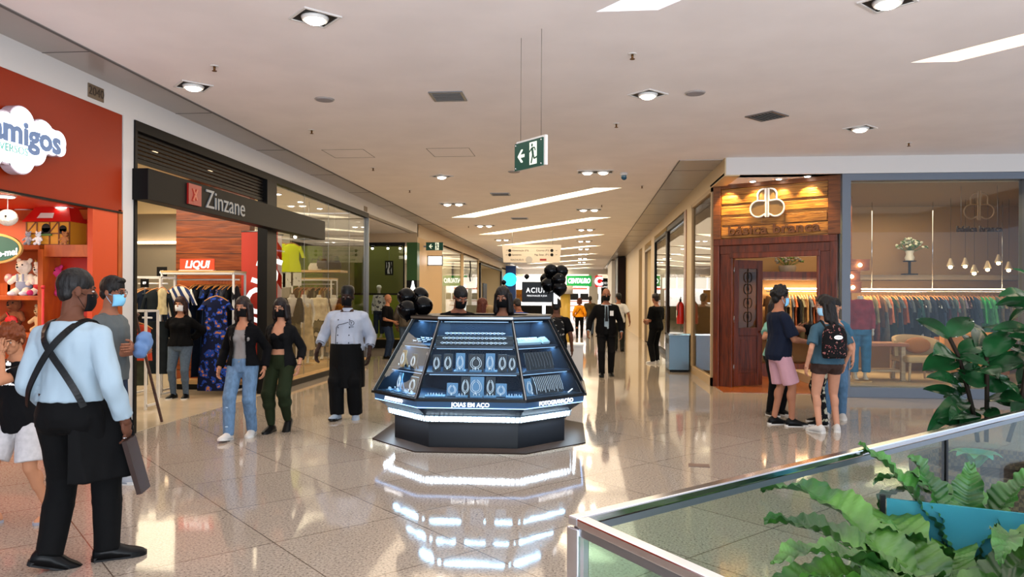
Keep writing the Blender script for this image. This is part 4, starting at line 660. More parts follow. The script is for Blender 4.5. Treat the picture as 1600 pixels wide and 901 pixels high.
for x0, y0, lb in ((2.15, 17.05, 'grey steel litter bin standing against the right corridor wall'),):
    t = thing('litter_bin', lb, 'bin', (x0, y0, 0)); MB().box(-.22, .22, -.30, .42, .05, .82).build('body', mat('bin_steel', '6a7c8c', .25, .7), t, bevel=.006); MB().box(-.24, .24, -.32, .44, .82, .86).build('lid', M_chrome, t, bevel=.004); MB().box(-.2, .2, -.28, .4, 0, .05).build('plinth', M_black, t); MB().box(-.225, -.218, -.18, .3, .62, .74).build('slot', M_black, t)
mannequin(3.1, 15.9, 250, 'white mannequin in a brown top behind the boutique side window', cloth('5a3424'), cloth('2a2a30'), z=.1); mannequin(3.3, 19.4, 250, 'white mannequin in dark clothes behind the dark brown window', cloth('1a1a1c'), cloth('3a3228'), z=.1)
t = thing('indoor_bush', 'tall green potted bush inside the dark framed narrow window', 'plant', (2.9, yD + .6, 0)); MB().rings([(0, .14, .14), (.3, .2, .2)], 14).build('pot', M_black, t); b = MB(); rr = random.Random(3)
for k in range(120): q = V((rr.gauss(0, .12), rr.gauss(0, .12), .4 + rr.random() * 2.0)); d = V((rr.uniform(-1, 1), rr.uniform(-1, 1), rr.uniform(-.4, .6))).normalized() * .13; s3 = d.cross(V((0, 0, 1))) * .35; b.add([q, q + d * .5 + s3, q + d, q + d * .5 - s3], [(0, 1, 2, 3)])
b.build('foliage', mat('bush_green', '2c7a1c', .5), t); MB().cone((0, 0, .25), (0, 0, 2.2), .02).build('stem', M_brown, t)
rail_row(2.95, 5.2, 22.4, 1.75, [('grey', cloth('6a6a70')), ('white', cloth('c8c4bc')), ('rust', cloth('8a4018')), ('black', blk)], 12, 'the rail inside the dark brown window', 'clothes in the dark brown window'); MB().cone((2.7, 22.4, 1.76), (5.3, 22.4, 1.76), .015).build('clothes_rail', M_steel, label='steel clothes rail inside the dark brown window', cat='clothes rail')

# far end -----------------------------------------------------------
FY = 60.0
def fx(px): return P(px, 450, y=FY).x
struct('wall_far', MB().box(-16, 14, FY + 6, FY + 6.2, 0, ZC).box(-16, 14, FY, FY + .2, 3.62, ZC).box(fx(920), fx(934), FY, FY + .2, 0, 3.62).box(fx(884) - .3, fx(884), FY, FY + .2, 0, 3.62), M_white)
t = thing('sportswear_sign', 'green shop sign with slanted white lettering at the far end', 'sign', (fx(885), FY - .12, P(900, 447, y=FY).z)); sw = fx(924) - fx(885); MB().box(0, sw, 0, .1, 0, .85).build('panel', mat('sign_green2', '0c8a3c', .4, em='10a048', es=.35), t, bevel=.03); text('CENTAURO', .52, facing((sw / 2, -.01, .42), (1, 0, 0)), M_lit, t, ext=.02, bold=.022, italic=.15, sx=.64)
t = thing('red_logo_sign', 'red square sign with a white curved letter beside the green sign', 'sign', (fx(930), FY - .1, P(930, 448, y=FY).z)); MB().box(0, .55, 0, .1, 0, .9).build('panel', mat('sign_red', 'c41818', .4, em='d01c1c', es=.4), t); text('C', .9, facing((.28, -.01, .42), (1, 0, 0)), M_lit, t, ext=.02, bold=.05)
t = thing('black_shop_panel', 'black shop front panel with small white lettering at the far end', 'sign', (fx(939), FY - .08, 0)); w_ = fx(958) - fx(939); MB().box(0, min(w_, 2.35 - fx(939)), 0, .07, 0, 3.3).build('panel', M_black, t); text('TODO', .26, facing((w_ * .35, -.01, 2.9), (1, 0, 0)), M_letterw, t, ext=.01); text('ALIMENTAR', .2, facing((w_ / 2, -.01, 2.6), (1, 0, 0)), M_letterw, t, ext=.01)
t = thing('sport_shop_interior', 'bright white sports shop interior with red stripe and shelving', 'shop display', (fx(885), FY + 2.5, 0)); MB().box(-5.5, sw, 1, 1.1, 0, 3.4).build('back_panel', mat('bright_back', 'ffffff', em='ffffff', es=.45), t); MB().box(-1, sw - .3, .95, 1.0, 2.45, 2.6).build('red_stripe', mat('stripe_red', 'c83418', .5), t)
b = MB(); 
for k in range(4): b.box(-.6 + k * .85, .1 + k * .85, .6, 1.0, 1.55, 2.1)
b.build('screens', M_black, t); b = MB(); [b.box(-.9, sw, .3, 1.0, zz, zz + .06) for zz in (.5, 1.0, 1.4)]; b.build('shelf_boards', mat('shelf_orange', 'b86a38', .5), t)
t = thing('food_counter', 'lit menu boards over a yellow counter sign at the far end', 'food stall', (fx(797), FY - 2, 0)); 
for k in range(4): MB().box(.1 + k * 1.15, 1.15 + k * 1.15, 0, .08, 2.45, 3.3).build('menu_board', mat('menu', 'ffffff', em='fff8e8', es=1.3), t)
MB().box(.1, 1.5, -.05, .05, 1.4, 2.35).build('yellow_panel', mat('stall_yellow', 'b87a10', .5), t); text('O QUEN', .3, facing((.8, -.06, 1.85), (1, 0, 0)), mat('stall_ink', '7a2a10', .5), t, ext=.01); MB().box(.1, 4.6, 0, .8, 0, 1.1).build('counter', M_dark, t)
# ------------------------------------------------------------------ boutique at the right: window wall, portal, room
BY = 12.9; wx0, wx1 = 4.34, 7.22
struct('wall_right_front', MB().box(2.42, 14, BY - .05, BY + .25, 3.74, ZC).box(wx1 + .12, 14, BY, BY + .25, 0, 3.74), M_white)
struct('ceiling_portal', MB().poly([(2.4, BY), (4.45, BY), (4.45, 13.2), (2.4, 14.3)], .04, Matrix.Translation((0, 0, 3.74))), M_ceil)
struct('ceiling_boutique', MB().poly([(2.6, 14.35), (4.42, 13.22), (9.7, 13.22), (9.7, 17), (2.6, 17)], .07, Matrix.Translation((0, 0, 3.63))), mat('boutique_ceiling', '8a7458', .7)); struct('wall_boutique', MB().box(2.5, 9.7, 16.6, 16.75, 0, 3.7).box(9.6, 9.7, 13.15, 16.6, 0, 3.7), mat('boutique_wall', '9c7648', .7))
struct('floor_boutique', MB().box(2.45, 9.6, 13.2, 16.6, .0, .012), wood('boutique_floor', '6a3210', '94501e', .25, grain=(1, 9, 9)))
w = thing('boutique_window_frame', 'wide grey frame around the boutique display window', 'window frame', (0, BY, 0)); b = MB(); b.box(wx0 - .02, wx0 + .12, -.06, .12, 0, 3.735); b.box(wx1 - .02, wx1 + .13, -.06, .12, 0, 3.735); b.box(wx0 + .12, wx1 - .02, -.055, .12, 3.62, 3.735); b.box(wx0 + .12, wx1 - .02, -.055, .12, 0, .17); b.build('frame', M_greyframe, w, bevel=.004)
MB().box(wx0 + .12, wx1 - .02, .02, .03, .17, 3.62).build('window_3', M_pane, kind='structure', loc=(0, BY, 0))
b = MB(); b.box(wx0, 9.59, 13.16, 16.0, .012, .17); b.build('display_podium', mat('podium_stone', 'b09a7c', .35), label='raised pale floor inside the boutique window', cat='platform')
# portal
PA = V((2.47, 14.17, 0)); PB = V((4.33, 13.04, 0)); pr = (PB - PA).normalized(); PW = (PB - PA).length; pt = thing('boutique_portal', 'dark wooden boutique doorway with a rustic board above', 'doorway', PA, math.atan2(pr.y, pr.x))
def px_s(px, py=450):   # distance along the portal for a column of the photograph
    a = P(px, py, y=10.0); a.z = 0; den = a.x * pr.y - a.y * pr.x; t = (PA.x * pr.y - PA.y * pr.x) / den; return (a * t - PA).dot(pr)
s1, s2 = px_s(1146), px_s(1277)
b = MB(); b.box(0, .11, -.08, .12, 0, 2.72); b.box(.11, s1 - .02, -.03, .12, 0, 2.70); b.box(s1 - .05, s1, -.06, .10, 0, 2.5); b.build('jamb', M_wood1, pt, bevel=.008); b = MB(); b.box(PW - .12, PW, -.08, .12, 0, 2.72); b.box(s2 + .02, PW - .12, -.03, .12, 0, 2.7); b.box(s2, s2 + .05, -.06, .10, 0, 2.5); b.build('jamb', M_wood1, pt, bevel=.008)
b = MB(); b.box(0, PW, -.09, .12, 2.62, 2.74); b.box(.11, PW - .12, -.05, .10, 2.46, 2.62); b.box(s1 - .06, s2 + .06, -.07, .08, 2.38, 2.48); b.build('header', M_wood1, pt, bevel=.008)
b = MB(); b.box(.13, PW - .14, -.05, .08, 2.76, 3.68); bd = b.build('sign_board', M_board, pt); b = MB(); b.box(0, .14, -.10, .1, 2.74, 3.74); b.box(PW - .15, PW + .08, -.10, .1, 2.74, 3.74); b.box(.13, PW - .14, -.09, .1, 3.66, 3.74); b.build('board_border', wood('border_wood', '4a2408', '7a441a', .4), pt, bevel=.006)
b = MB(); 
for k, (z0, z1, x0, x1, dd) in enumerate([(3.55, 3.66, .14, 1.0, .012), (3.38, 3.52, .15, .95, .02), (3.40, 3.56, 1.2, PW - .16, .025), (3.18, 3.34, .14, .8, .014), (3.2, 3.36, 1.15, PW - .15, .018), (2.98, 3.14, 1.3, PW - .17, .022), (2.99, 3.13, .16, .9, .012), (2.79, 2.95, .14, 1.3, .01), (2.79, 2.96, 1.35, PW - .15, .016)]): b.box(x0, x1, -.05 - dd, -.04, z0, z1)
b.build('raised_planks', M_board, pt, bevel=.01)
# logo: two mirrored letter b outlines
lx, lz = px_s(1201), P(1201, 314, y=13.6).z - .03; g = MB(); gf = MB(); LG = Matrix.Translation((lx, -.10, lz)); S = 1.0
def arc(cx, cz, r, a0, a1, n=20): return [(cx + r * math.cos(math.radians(a0 + (a1 - a0) * k / n)), cz + r * math.sin(math.radians(a0 + (a1 - a0) * k / n))) for k in range(n + 1)]
for q in (-1, 1):
    big = [(.03, .03)] + arc(.155, -.105, .145, 95, -140, 26) + [(.03, -.24)]; sm = [(.03, .04)] + [(.03, .245)] + arc(.055, .13, .115, 85, -15, 14) + [(.17, .03)]
    for pl_ in (big, sm): g.tube([(lx + q * a, -.115, lz + c_) for a, c_ in pl_], .016, 6)
    g.tube([(lx + q * .02, -.115, lz - .26), (lx + q * .02, -.115, lz + .255)], .015, 6); gf.poly([(q * a, c_) for a, c_ in big], .01, Matrix.Translation((lx, -.095, lz)) @ Matrix.Rotation(PI / 2, 4, 'X')); gf.poly([(q * a, c_) for a, c_ in sm], .01, Matrix.Translation((lx, -.095, lz)) @ Matrix.Rotation(PI / 2, 4, 'X'))
g.build('logo_outline', mat('logo_white', 'e8e0d8', .4, em='fff0e0', es=.08), pt); gf.build('logo_plate', mat('logo_bronze', '7a6040', .5), pt)
text('b\u00e1sica branca', .235, facing((PW / 2 - .0, -.085, 2.88), (1, 0, 0)), wood('letter_wood', '4a2810', '6a3c18', .5), pt, ext=.02, bold=.006, sx=1.2, space=1.06)
# door leaf, opened inwards
dl = thing('boutique_door', 'open wooden door leaf with an ironwork glass panel', 'door', PA + pr * s1, 0); dv = P(1190, 500, y=13.9); D0 = PA + pr * s1; D0 = V((D0.x, D0.y + .05, 0)); dl.location = D0; aa = P(1190, 500, y=14.35); dl.rotation_euler = (0, 0, math.atan2(14.35 - D0.y, aa.x - D0.x)); DW = math.hypot(14.35 - D0.y, aa.x - D0.x)
b = MB(); b.box(0, .12, -.025, .025, .02, 2.36); b.box(DW - .12, DW, -.025, .025, .02, 2.36); b.box(.12, DW - .12, -.025, .025, .02, .25); b.box(.12, DW - .12, -.025, .025, .95, 1.10); b.box(.12, DW - .12, -.025, .025, 2.2, 2.36); b.box(.12, DW - .12, -.012, .012, .25, .95); b.box(.17, DW - .17, -.022, .022, .32, .88); b.build('leaf', M_wood1, dl, bevel=.005)
MB().box(.12, DW - .12, -.004, .004, 1.10, 2.2).build('pane', glass('door_glass', (.5, .42, .35), .8), dl); g = MB(); mx_ = DW / 2
for q in (-1, 1):
    for zc in (1.30, 1.56, 1.82, 2.04): g.tube([(mx_ + q * a * .62, -.012, zc + c_) for a, c_ in arc(.06, 0, .09, 200, -110, 14)], .007, 5)
g.cone((mx_, -.012, 1.1), (mx_, -.012, 2.2), .008); g.build('ironwork', M_black, dl); b = MB(); b.cone((DW - .06, -.03, 1.02), (DW - .06, -.07, 1.02), .012).ell((DW - .06, -.08, 1.02), .025); b.build('handle', mat('brass_dark', ''), dl); b = MB(); [b.cone((0, -.03, z), (0, -.03, z + .12), .012) for z in (.3, 1.2, 2.1)]; b.build('hinges', M_steel, dl)
for i, s_ in enumerate((.30, .78, 1.24, 1.72)):
    q = PA + pr * s_ + V((-pr.y, pr.x, 0)) * -.22; q.z = 3.74; t = thing('portal_downlight', 'round lamp in the soffit over the wooden sign board, %s from the left' % ORD[i], 'ceiling light', q, 0, 'soffit lamps over the boutique board'); MB().cone((0, 0, -.01), (0, 0, 0), .06, .07, 18).build('rim', M_wmetal, t); MB().ell((0, 0, -.01), (.05, .05, .01)).build('lamp', M_em, t)
    spot((q.x, q.y, 3.70), 42 if i in (0, 3) else 24, (1, .66, .20), 85, .5, (math.radians(14), 0, pt.rotation_euler.z), .03)
# interior
RY = 15.75; rx0, rx1 = P(1338, 455, y=RY).x, P(1578, 455, y=RY).x; RZ = P(1450, 453, y=RY).z - .04
t = thing('wall_clothes_rail', 'long steel clothes rail with a glowing strip along the boutique wall', 'clothes rail', (0, RY, RZ)); MB().cone((rx0, 0, 0), (rx1, 0, 0), .014).build('rail', M_chrome, t); MB().box(rx0, rx1, .02, .05, .05, .07).build('light_strip', mat('rail_glow', 'ffffff', em='ffe0b0', es=7), t); b = MB(); [b.cone((xx, 0, 0), (xx, 0, 3.62 - RZ), .008) for xx in (rx0 + .3, (rx0 + rx1) / 2, rx1 - .15)]; b.build('drop_rods', M_chrome, t)
cols = []
pal = [('tan', 'a07c50')] * 4 + [('olive grey', '6a6650'), ('rust', '8a4a2c'), ('brown', '5e4430'), ('grey', '6c6c68'), ('salmon', 'a8644a'), ('dark green', '2c3c30'), ('brown', '5e4430'), ('slate', '3c444c'), ('rust', '8a4a2c'), ('navy', '1c2436'), ('slate', '3c444c'), ('black', '1a1a1c'), ('teal', '24484c')]
for nm, c_ in pal: cols.append((nm, cloth(c_)))
cols.append(('black with white dots', floral('white_dots', '101014', 'd0d0d8', None, 9, .35), 'dress')); pal2 = [('slate', '3c444c'), ('grey', '50545c'), ('navy', '1c2436')]
for nm, c_ in pal2: cols.append((nm, cloth(c_)))
cols.append(('dark with white rings', floral('white_rings', '14161c', 'b8c0c8', '20242c', 8, .4), 'dress'))
for nm, c_ in [('navy', '1c2436'), ('denim blue', '3a4c64'), ('dark plum', '3c2434'), ('slate', '3c444c'), ('teal grey', '4a5c60'), ('rose', '9a5a60'), ('grey', '6c6c68'), ('lilac grey', '6a647a'), ('navy', '1c2436'), ('denim blue', '3a4c64'), ('grey green', '5c7060')]: cols.append((nm, cloth(c_)))
fl_ = floral('wine_floral', '3a1a24', 'b8a080', '8a3030', 12, .4)
cols.insert(30, ('wine floral', fl_, 'dress')); cols += [('bright green', cloth('3cae5c'), 'blouse'), ('bright green', cloth('3cae5c'), 'dress'), ('mint green', cloth('58b478'), 'blouse'), ('bright green', cloth('2c9a50'), 'dress'), ('sage green', cloth('5c7c60'), 'dress'), ('beige', cloth('a89878')), ('taupe', cloth('7a6c5c')), ('cream', cloth('c8b890'))]
print('cols', len(cols)); N_ = len(cols)
rail_row(rx0 + .06, rx1 - .06, RY, RZ, cols, N_, 'the long boutique rail', 'garments on the long boutique rail', kinds=('blouse', 'dress', 'top', 'dress'), jit=.18)
rail2 = PA + V((1.2, 2.1, 0)); a0, a1 = P(1196, 470, y=16.3).x, P(1300, 470, y=16.3).x
t = thing('wall_clothes_rail', 'shorter lit clothes rail seen through the boutique doorway', 'clothes rail', (0, 16.25, 1.80)); MB().cone((a0, 0, 0), (a1, 0, 0), .014).build('rail', M_chrome, t); MB().box(a0, a1, .1, .14, .05, .08).build('light_strip', mat('rail_glow', ''), t); area(((a0 + a1) / 2, 16.2, 2.0), a1 - a0, 16, (1, .72, .40), (0, 0, 0), .1)
rail_row(a0 + .05, a1 - .05, 16.25, 1.80, [('brown', cloth('5e4430')), ('tan', cloth('8a6a44')), ('grey', cloth('50545c')), ('rust', cloth('8a4a2c')), ('black', cloth('1a1a1c')), ('khaki', cloth('6a6650'))] * 4, 22, 'the rail seen through the boutique doorway', 'garments behind the doorway', kinds=('dress', 'blouse', 'dress'), jit=.2)
MB().box(a0 - .3, a1 + .3, 15.92, 16.6, 2.04, 2.21).build('wooden_shelf', M_wood1, label='dark wooden shelf over the rail behind the doorway', cat='shelf')
MB().box(a0 - .3, a1 + .1, 16.0, 16.6, .012, .28).build('wooden_bench', M_wood1, label='low wooden plinth under the clothes behind the doorway', cat='plinth')
def flowers(label, loc, s, potm, petals, n=46, seed=1, base='pot'):
    t = thing('flower_arrangement', label, 'flowers', loc); t.scale = (s, s, s); rr = random.Random(seed)
    if base == 'pot': MB().rings([(0, .16, .12), (.10, .20, .15), (.16, .19, .14)], 16).build('pot', potm, t); z0 = .16
    else: MB().rings([(0, .08, .08), (.06, .10, .10), (.14, .07, .07), (.22, .09, .09)], 16).build('vase', potm, t); z0 = .22
    f = MB(); l = MB()
    for k in range(n):
        a = rr.uniform(0, 2 * PI); r = rr.uniform(.03, .30); q = V((r * math.cos(a) * 1.2, r * math.sin(a) * .7, z0 + .04 + .22 * (1 - (r / .32) ** 2) * rr.uniform(.6, 1.1)))
        (f if k % 2 else l).ell(q, (.035, .035, .024) if k % 2 else (.05, .02, .012), Euler((rr.uniform(-1, 1), rr.uniform(-1, 1), a)), 8, 5); l.cone((0, 0, z0 - .05), q, .003, n=4)
    f.build('blossoms', petals, t); l.build('leaves', mat('leaf_green', ''), t); return t
M_petal = mat('petal', 'c8c8b0', .8); q = P(1230, 432, y=16.2)
flowers('low bowl of pale flowers on the shelf behind the doorway', (q.x, 16.2, 2.2), .95, mat('bowl', '8a7a68', .5), mat('petal2', '8a8478', .8), base='pot')
# window upper part: high shelf, pendants, sign
hz = P(1460, 430, y=16.2).z; MB().box(wx0 + .2, 9.58, 15.95, 16.6, hz - .10, hz).build('high_shelf', mat('shelf_taupe', '6a5a48', .5), label='long taupe shelf high on the boutique back wall', cat='shelf')
q = P(1421, 426, y=16.1); t = thing('plant_stand', 'small black stand under the white flowers', 'stand', (q.x, 16.1, hz)); MB().box(-.13, .13, -.1, .1, 0, .03).box(-.02, .02, -.02, .02, .03, .28).box(-.1, .1, -.08, .08, .28, .30).build('stand', M_black, t); flowers('bunch of white flowers in a white vase on a black stand', (q.x, 16.1, hz + .30), .95, mat('vase_white', 'd0ccc0', .3), M_petal, 60, 5, 'vase')
for i, (px, py) in enumerate([(1485, 417), (1508, 416), (1522, 427), (1543, 421), (1560, 411), (1576, 422)]):
    p = P(px, py, y=15.2 + .15 * (i % 2)); t = thing('pendant_lamp', 'small glowing pendant bulb inside the boutique window, %s from the left' % ORD[i], 'pendant lamp', p, 0, 'pendant bulbs'); MB().ell((0, 0, 0), .035).build('bulb', mat('bulb', 'ffffff', em='ffe6b0', es=14), t); MB().cone((0, 0, .03), (0, 0, .10), .02, .015).build('socket', M_black, t); MB().cone((0, 0, .1), (0, 0, 3.62 - p.z), .003, n=5).build('cord', M_black, t); MB().cone((0, 0, .02), (0, 0, .17), .07, .02, 14, caps=False).build('shade', mat('shade_glass', 'b8a080', .3), t)
for i, (px, py, w_) in enumerate([(1344, 414, .34), (1331, 432, .3), (1333, 449, .3)]):
    p = P(px, py, y=14.6); t = thing('crate_lamp', 'wooden crate box with a bare bulb inside the boutique window, ' + ['top one', 'middle one', 'bottom one'][i], 'lamp', p, 0, 'wooden crate lamps'); MB().box(-w_ / 2, w_ / 2, 0, .3, -.10, .10).box(-w_ / 2 - .01, w_ / 2 + .01, -.01, .0, .09, .11).build('crate', wood('crate_wood', '6a3212', '9a5424', .5), t); MB().ell((-.02, -.05, 0), .035).build('bulb', mat('bulb', ''), t); MB().cone((-.02, -.03, 0), (-.02, 0, 0), .02).build('socket', M_black, t)
MB().box(P(1331, 432, y=14.6).x - .17, P(1331, 432, y=14.6).x + .1, 14.9, 15.0, .17, 3.62).build('lamp_post', wood('crate_wood', ''  , ''), label='upright wooden board carrying the crate lamps', cat='post')
t = thing('boutique_wall_logo', 'bronze double letter logo with lettering inside the boutique window', 'sign', (P(1530, 320, y=13.6).x, 13.6, P(1530, 322, y=13.6).z)); g = MB()
for q in (-1, 1):
    for pl_ in ([(.03, .03)] + arc(.135, -.095, .125, 95, -140, 20) + [(.03, -.22)], [(.03, .04), (.03, .22)] + arc(.05, .12, .10, 85, -15, 10) + [(.15, .03)]): g.tube([(q * a * .95, 0, c_) for a, c_ in pl_], .012, 6)
    g.tube([(q * .018, 0, -.24), (q * .018, 0, .27)], .011, 6)
g.build('logo_outline', mat('logo_gold', '8a6238', .4), t); text('b\u00e1sica branca', .14, facing((0, 0, -.40), (1, 0, 0)), mat('sign_brown', '2c140a', .6, spec=.2), t, ext=.02, bold=.004); g = MB(); [g.cone((xx, 0, zz), (xx, 0, 3.62 - t.location.z), .003, n=5) for xx, zz in ((-.3, -.33), (.3, -.33))]; g.build('suspension_wires', M_steel, t)
# furniture
q = P(1372, 545, y=14.0); t = thing('wooden_table', 'pale wooden table inside the boutique window', 'table', (q.x, 14.2, .17)); wt = wood('table_wood', '8a4a24', 'b06a3a', .4); MB().box(-.55, .50, -.3, .3, .62, .68).build('top', wt, t, bevel=.01); wl_ = wood('table_leg_wood', '9a8060', 'b89a74', .5); [MB().beam((sx * .42, sy * .22, 0), (sx * .42, sy * .22, .62), .07, .07).build('leg', wl_, t) for sx in (-1, 1) for sy in (-1, 1)]; MB().box(-.42, .42, -.2, .2, .16, .19).build('lower_shelf', wl_, t)
q = P(1437, 560, y=14.0); t = thing('upholstered_chair', 'cream upholstered chair with curved back inside the boutique', 'chair', (q.x, 14.1, .17), .15); cr = mat('chair_cream', 'b89868', .8); MB().box(-.34, .34, -.3, .3, .34, .46).build('seat', cr, t, bevel=.04)
b = MB(); R = []
for k in range(13): a = PI * k / 12; R.append([V(((.34 + o) * math.cos(a), .02 + (.26 + o) * math.sin(a), zz)) for o, zz in ((0, .44), (.07, .44), (.09, .72 + .10 * math.sin(a)), (.02, .72 + .10 * math.sin(a)))])
b.loft(R); b.build('backrest', cr, t); [MB().cone((sx * .28, sy * .24, .34), (sx * .32, sy * .28, 0), .026, .018).build('leg', wl_, t) for sx in (-1, 1) for sy in (-1, 1)]
MB().ell((0, 0, 0), (.24, .10, .15)).build('throw_cushion', mat('cushion_tan', 'a8682c', .85, bump=.4, vs=50), label='tan furry cushion leaning on the cream chair', cat='cushion', loc=(q.x + .05, 14.22, .80))
q = P(1533, 570, y=14.1); t = thing('mustard_armchair', 'mustard orange rounded armchair behind the leaves', 'armchair', (q.x + .05, 14.4, .17)); mu = mat('mustard', 'c07c1c', .8); MB().rings([(.0, .42, .36), (.1, .46, .40), (.36, .46, .40), (.40, .42, .36)], 24).build('seat', mu, t)
b = MB(); R = []
for k in range(17): a = -.15 + (PI + .3) * k / 16; R.append([V(((.46 + o) * math.cos(a), (.40 + o) * math.sin(a), zz)) for o, zz in ((0, .1), (.10, .1), (.13, .80), (.05, .86), (-.01, .80))])
b.loft(R); b.build('backrest', mu, t); [MB().cone((sx * .3, sy * .25, 0), (sx * .3, sy * .25, .02), .03).build('foot', M_black, t) for sx in (-1, 1) for sy in (-1, 1)]
MB().box(-.6, .72, -.02, .02, 0, .75).build('mustard_screen', mu, label='mustard panel standing behind the rounded armchair', cat='panel', loc=(q.x + .2, 15.0, .17))
mannequin(P(1344, 500, y=13.75).x, 13.75, 190, 'white mannequin in a blue denim outfit inside the boutique window left edge', cloth('8a2c34'), cloth('2c6a90'), z=.17)

# ------------------------------------------------------------------ jewellery kiosk
KX, KY = -1.19, 8.98; KA, KW_, KD, KC = .575, 1.20, 1.30, .66
K = thing('jewellery_kiosk', 'dark octagonal jewellery kiosk with sloping lit glass cases', 'kiosk', (KX, KY, 0), math.radians(1.2))
def octp(o, z):
    a = KA - o * .414; W = KW_ - o; D = KD - o; b_ = KD - KC - o * .414
    return [V((x, y, z)) for x, y in ((-a, -D), (a, -D), (W, -b_), (W, b_), (a, D), (-a, D), (-W, b_), (-W, -b_))]
def go(z): return .0 + .42 * (z - .565) / .815
M_kb = mat('kiosk_black', '06070a', .4, spec=.22); M_kd = mat('kiosk_navy', '0c1626', .3); M_kband = mat('kiosk_band', '1c3a58', .4, em='3a6a9a', es=.14); M_kglow = mat('kiosk_led', 'ffffff', em='cfe8ff', es=1.6); M_blueem = mat('kiosk_blue', 'ffffff', em='6ab4ff', es=1.2)
MB().loft([octp(-.02, 0), octp(-.02, .012)], smooth=False).build('floor_mat', mat('mat_brown', '241710', .5), K)
MB().loft([octp(.22, .012), octp(.22, .27), octp(.20, .27), octp(.20, .29)], smooth=False).build('plinth', M_kb, K)
MB().loft([octp(.17, .29), octp(.15, .30)], smooth=False).build('lower_rim', M_kb, K)
MB().loft([octp(.165, .30), octp(.15, .355)], smooth=False).build('led_strip', M_kglow, K)
b = MB(); P0 = octp(.16, .30); P1 = octp(.145, .357)
for i in range(8):
    L0 = (P0[(i + 1) % 8] - P0[i]); n_ = max(2, round(L0.length / .052))
    for k in range(n_ + 1):
        t_ = k / n_; b.beam(P0[i].lerp(P0[(i + 1) % 8], t_), P1[i].lerp(P1[(i + 1) % 8], t_), .0065, .012)
b.loft([octp(.150, .355), octp(.14, .368)], smooth=False); b.build('led_dividers', mat('led_grid', '27333e', .4), K)
MB().loft([octp(.15, .366), octp(.02, .462)], smooth=False).build('flared_panel', M_kd, K)
MB().loft([octp(.015, .462), octp(.005, .472)], smooth=False).build('blue_line', M_blueem, K)
MB().loft([octp(.01, .472), octp(.0, .538)], smooth=False).build('name_band', M_kband, K)
MB().loft([octp(-.03, .538), octp(-.03, .565)], smooth=False).build('ledge', M_kb, K)
# shell: inner wall, decks, cap ring
def ring(o0, o1, z0, z1, name, m):
    A = octp(o0, z0); B = octp(o1, z0); C_ = octp(o1, z1); D_ = octp(o0, z1); b = MB(); b.v = [tuple(p) for p in A + B + C_ + D_]
    for i in range(8):
        j = (i + 1) % 8
        for q in ((i, i + 8, j + 8, j), (i + 8, i + 16, j + 16, j + 8), (i + 16, i + 24, j + 24, j + 16), (i + 24, i, j, j + 24)): b.f.append(q); b.mi.append(0); b.sm.append(False)
    return b.build(name, m, K)
M_kin = mat('kiosk_inside', '0e1824', .6); ring(.62, .66, .565, 1.38, 'inner_wall', M_kin); ring(.0, .64, .567, .575, 'lower_deck', mat('deck_navy', '14283c', .5))
for z in (.83, 1.10): ring(go(z) + .02, .62, z - .022, z, 'shelf', mat('shelf_navy', '1a2a3e', .4))
ring(.395, .68, 1.38, 1.425, 'top_cap', M_kb); ring(.385, .39, 1.392, 1.415, 'cap_trim', M_steel)
for i in (6, 7, 0, 1, 2):
    q = octp(.10, .335); m_ = (q[i] + q[(i + 1) % 8]) / 2; d_ = q[(i + 1) % 8] - q[i]; l = area((0, 0, 0), d_.length * .9, 4.5, (.66, .84, 1), (math.radians(48), 0, math.atan2(d_.y, d_.x)), .03); l.location = V((KX, KY, 0)) + m_
for i in (7, 2, 6, 3, 4, 5):
    A, B, C2, D2 = octp(.03, .565), octp(.62, .565), octp(.62, 1.38), octp(.44, 1.38); MB().add([A[i], B[i], C2[i], D2[i]], [(0, 1, 2, 3)]).build('case_divider', M_kin, K, solid=.01)
for z in (.80, 1.07, 1.36):   # led tape under every shelf, and the light it throws
    o = go(z) + .06; q = octp(o, z); b = MB()
    for i in range(8): b.beam(q[i].lerp(q[(i + 1) % 8], .03), q[i].lerp(q[(i + 1) % 8], .97), .012, .006)
    b.build('shelf_led', mat('shelf_led', 'ffffff', em='7ab8f0', es=.35), K)
    for i in (7, 0, 1):
        m_ = (q[i] + q[(i + 1) % 8]) / 2; d_ = q[(i + 1) % 8] - q[i]; l = area((0, 0, 0), d_.length * .9, 3.0, (.40, .72, 1), (0, 0, math.atan2(d_.y, d_.x)), .04); l.location = V((KX, KY, 0)) + m_ + V((0, .05, -.01))
for i in range(8):
    j = (i + 1) % 8; A, B = octp(0, .565), octp(.42, 1.38); g = MB(); g.add([A[i], A[j], B[j], B[i]], [(0, 1, 2, 3)]); g.build('glass_pane', M_paneK, K); MB().beam(A[i], B[i], .03, .03).build('mullion', M_kb, K)
    MB().beam(A[i] + (A[i] - V((0, 0, A[i].z))).normalized() * .016, B[i] + (B[i] - V((0, 0, B[i].z))).normalized() * .016, .012, .008).build('mullion_trim', M_steel, K)
def band_text(s_, i, size):
    A = octp(-.004, .505); a, b_ = A[i], A[(i + 1) % 8]; m_ = (a + b_) / 2; d = b_ - a; n_ = V((d.y, -d.x, 0)).normalized(); text(s_, size, facing(m_ + n_ * .008, d), mat('kiosk_letter', 'ffffff', em='ffffff', es=.8), K, ext=.003, bold=.0008)
band_text('JOIAS EM A\u00c7O', 0, .062); band_text('FOTOGRAVA\u00c7\u00c3O', 1, .064); band_text('ATENDIMENTO', 7, .055)
M_silver = mat('silver', 'eef4fa', .25, .2); M_blueb = mat('display_blue', '5c86a8', .5); M_dispk = mat('display_dark', '20262e', .5)
R_K = Matrix.Rotation(math.radians(1.2), 4, 'Z')
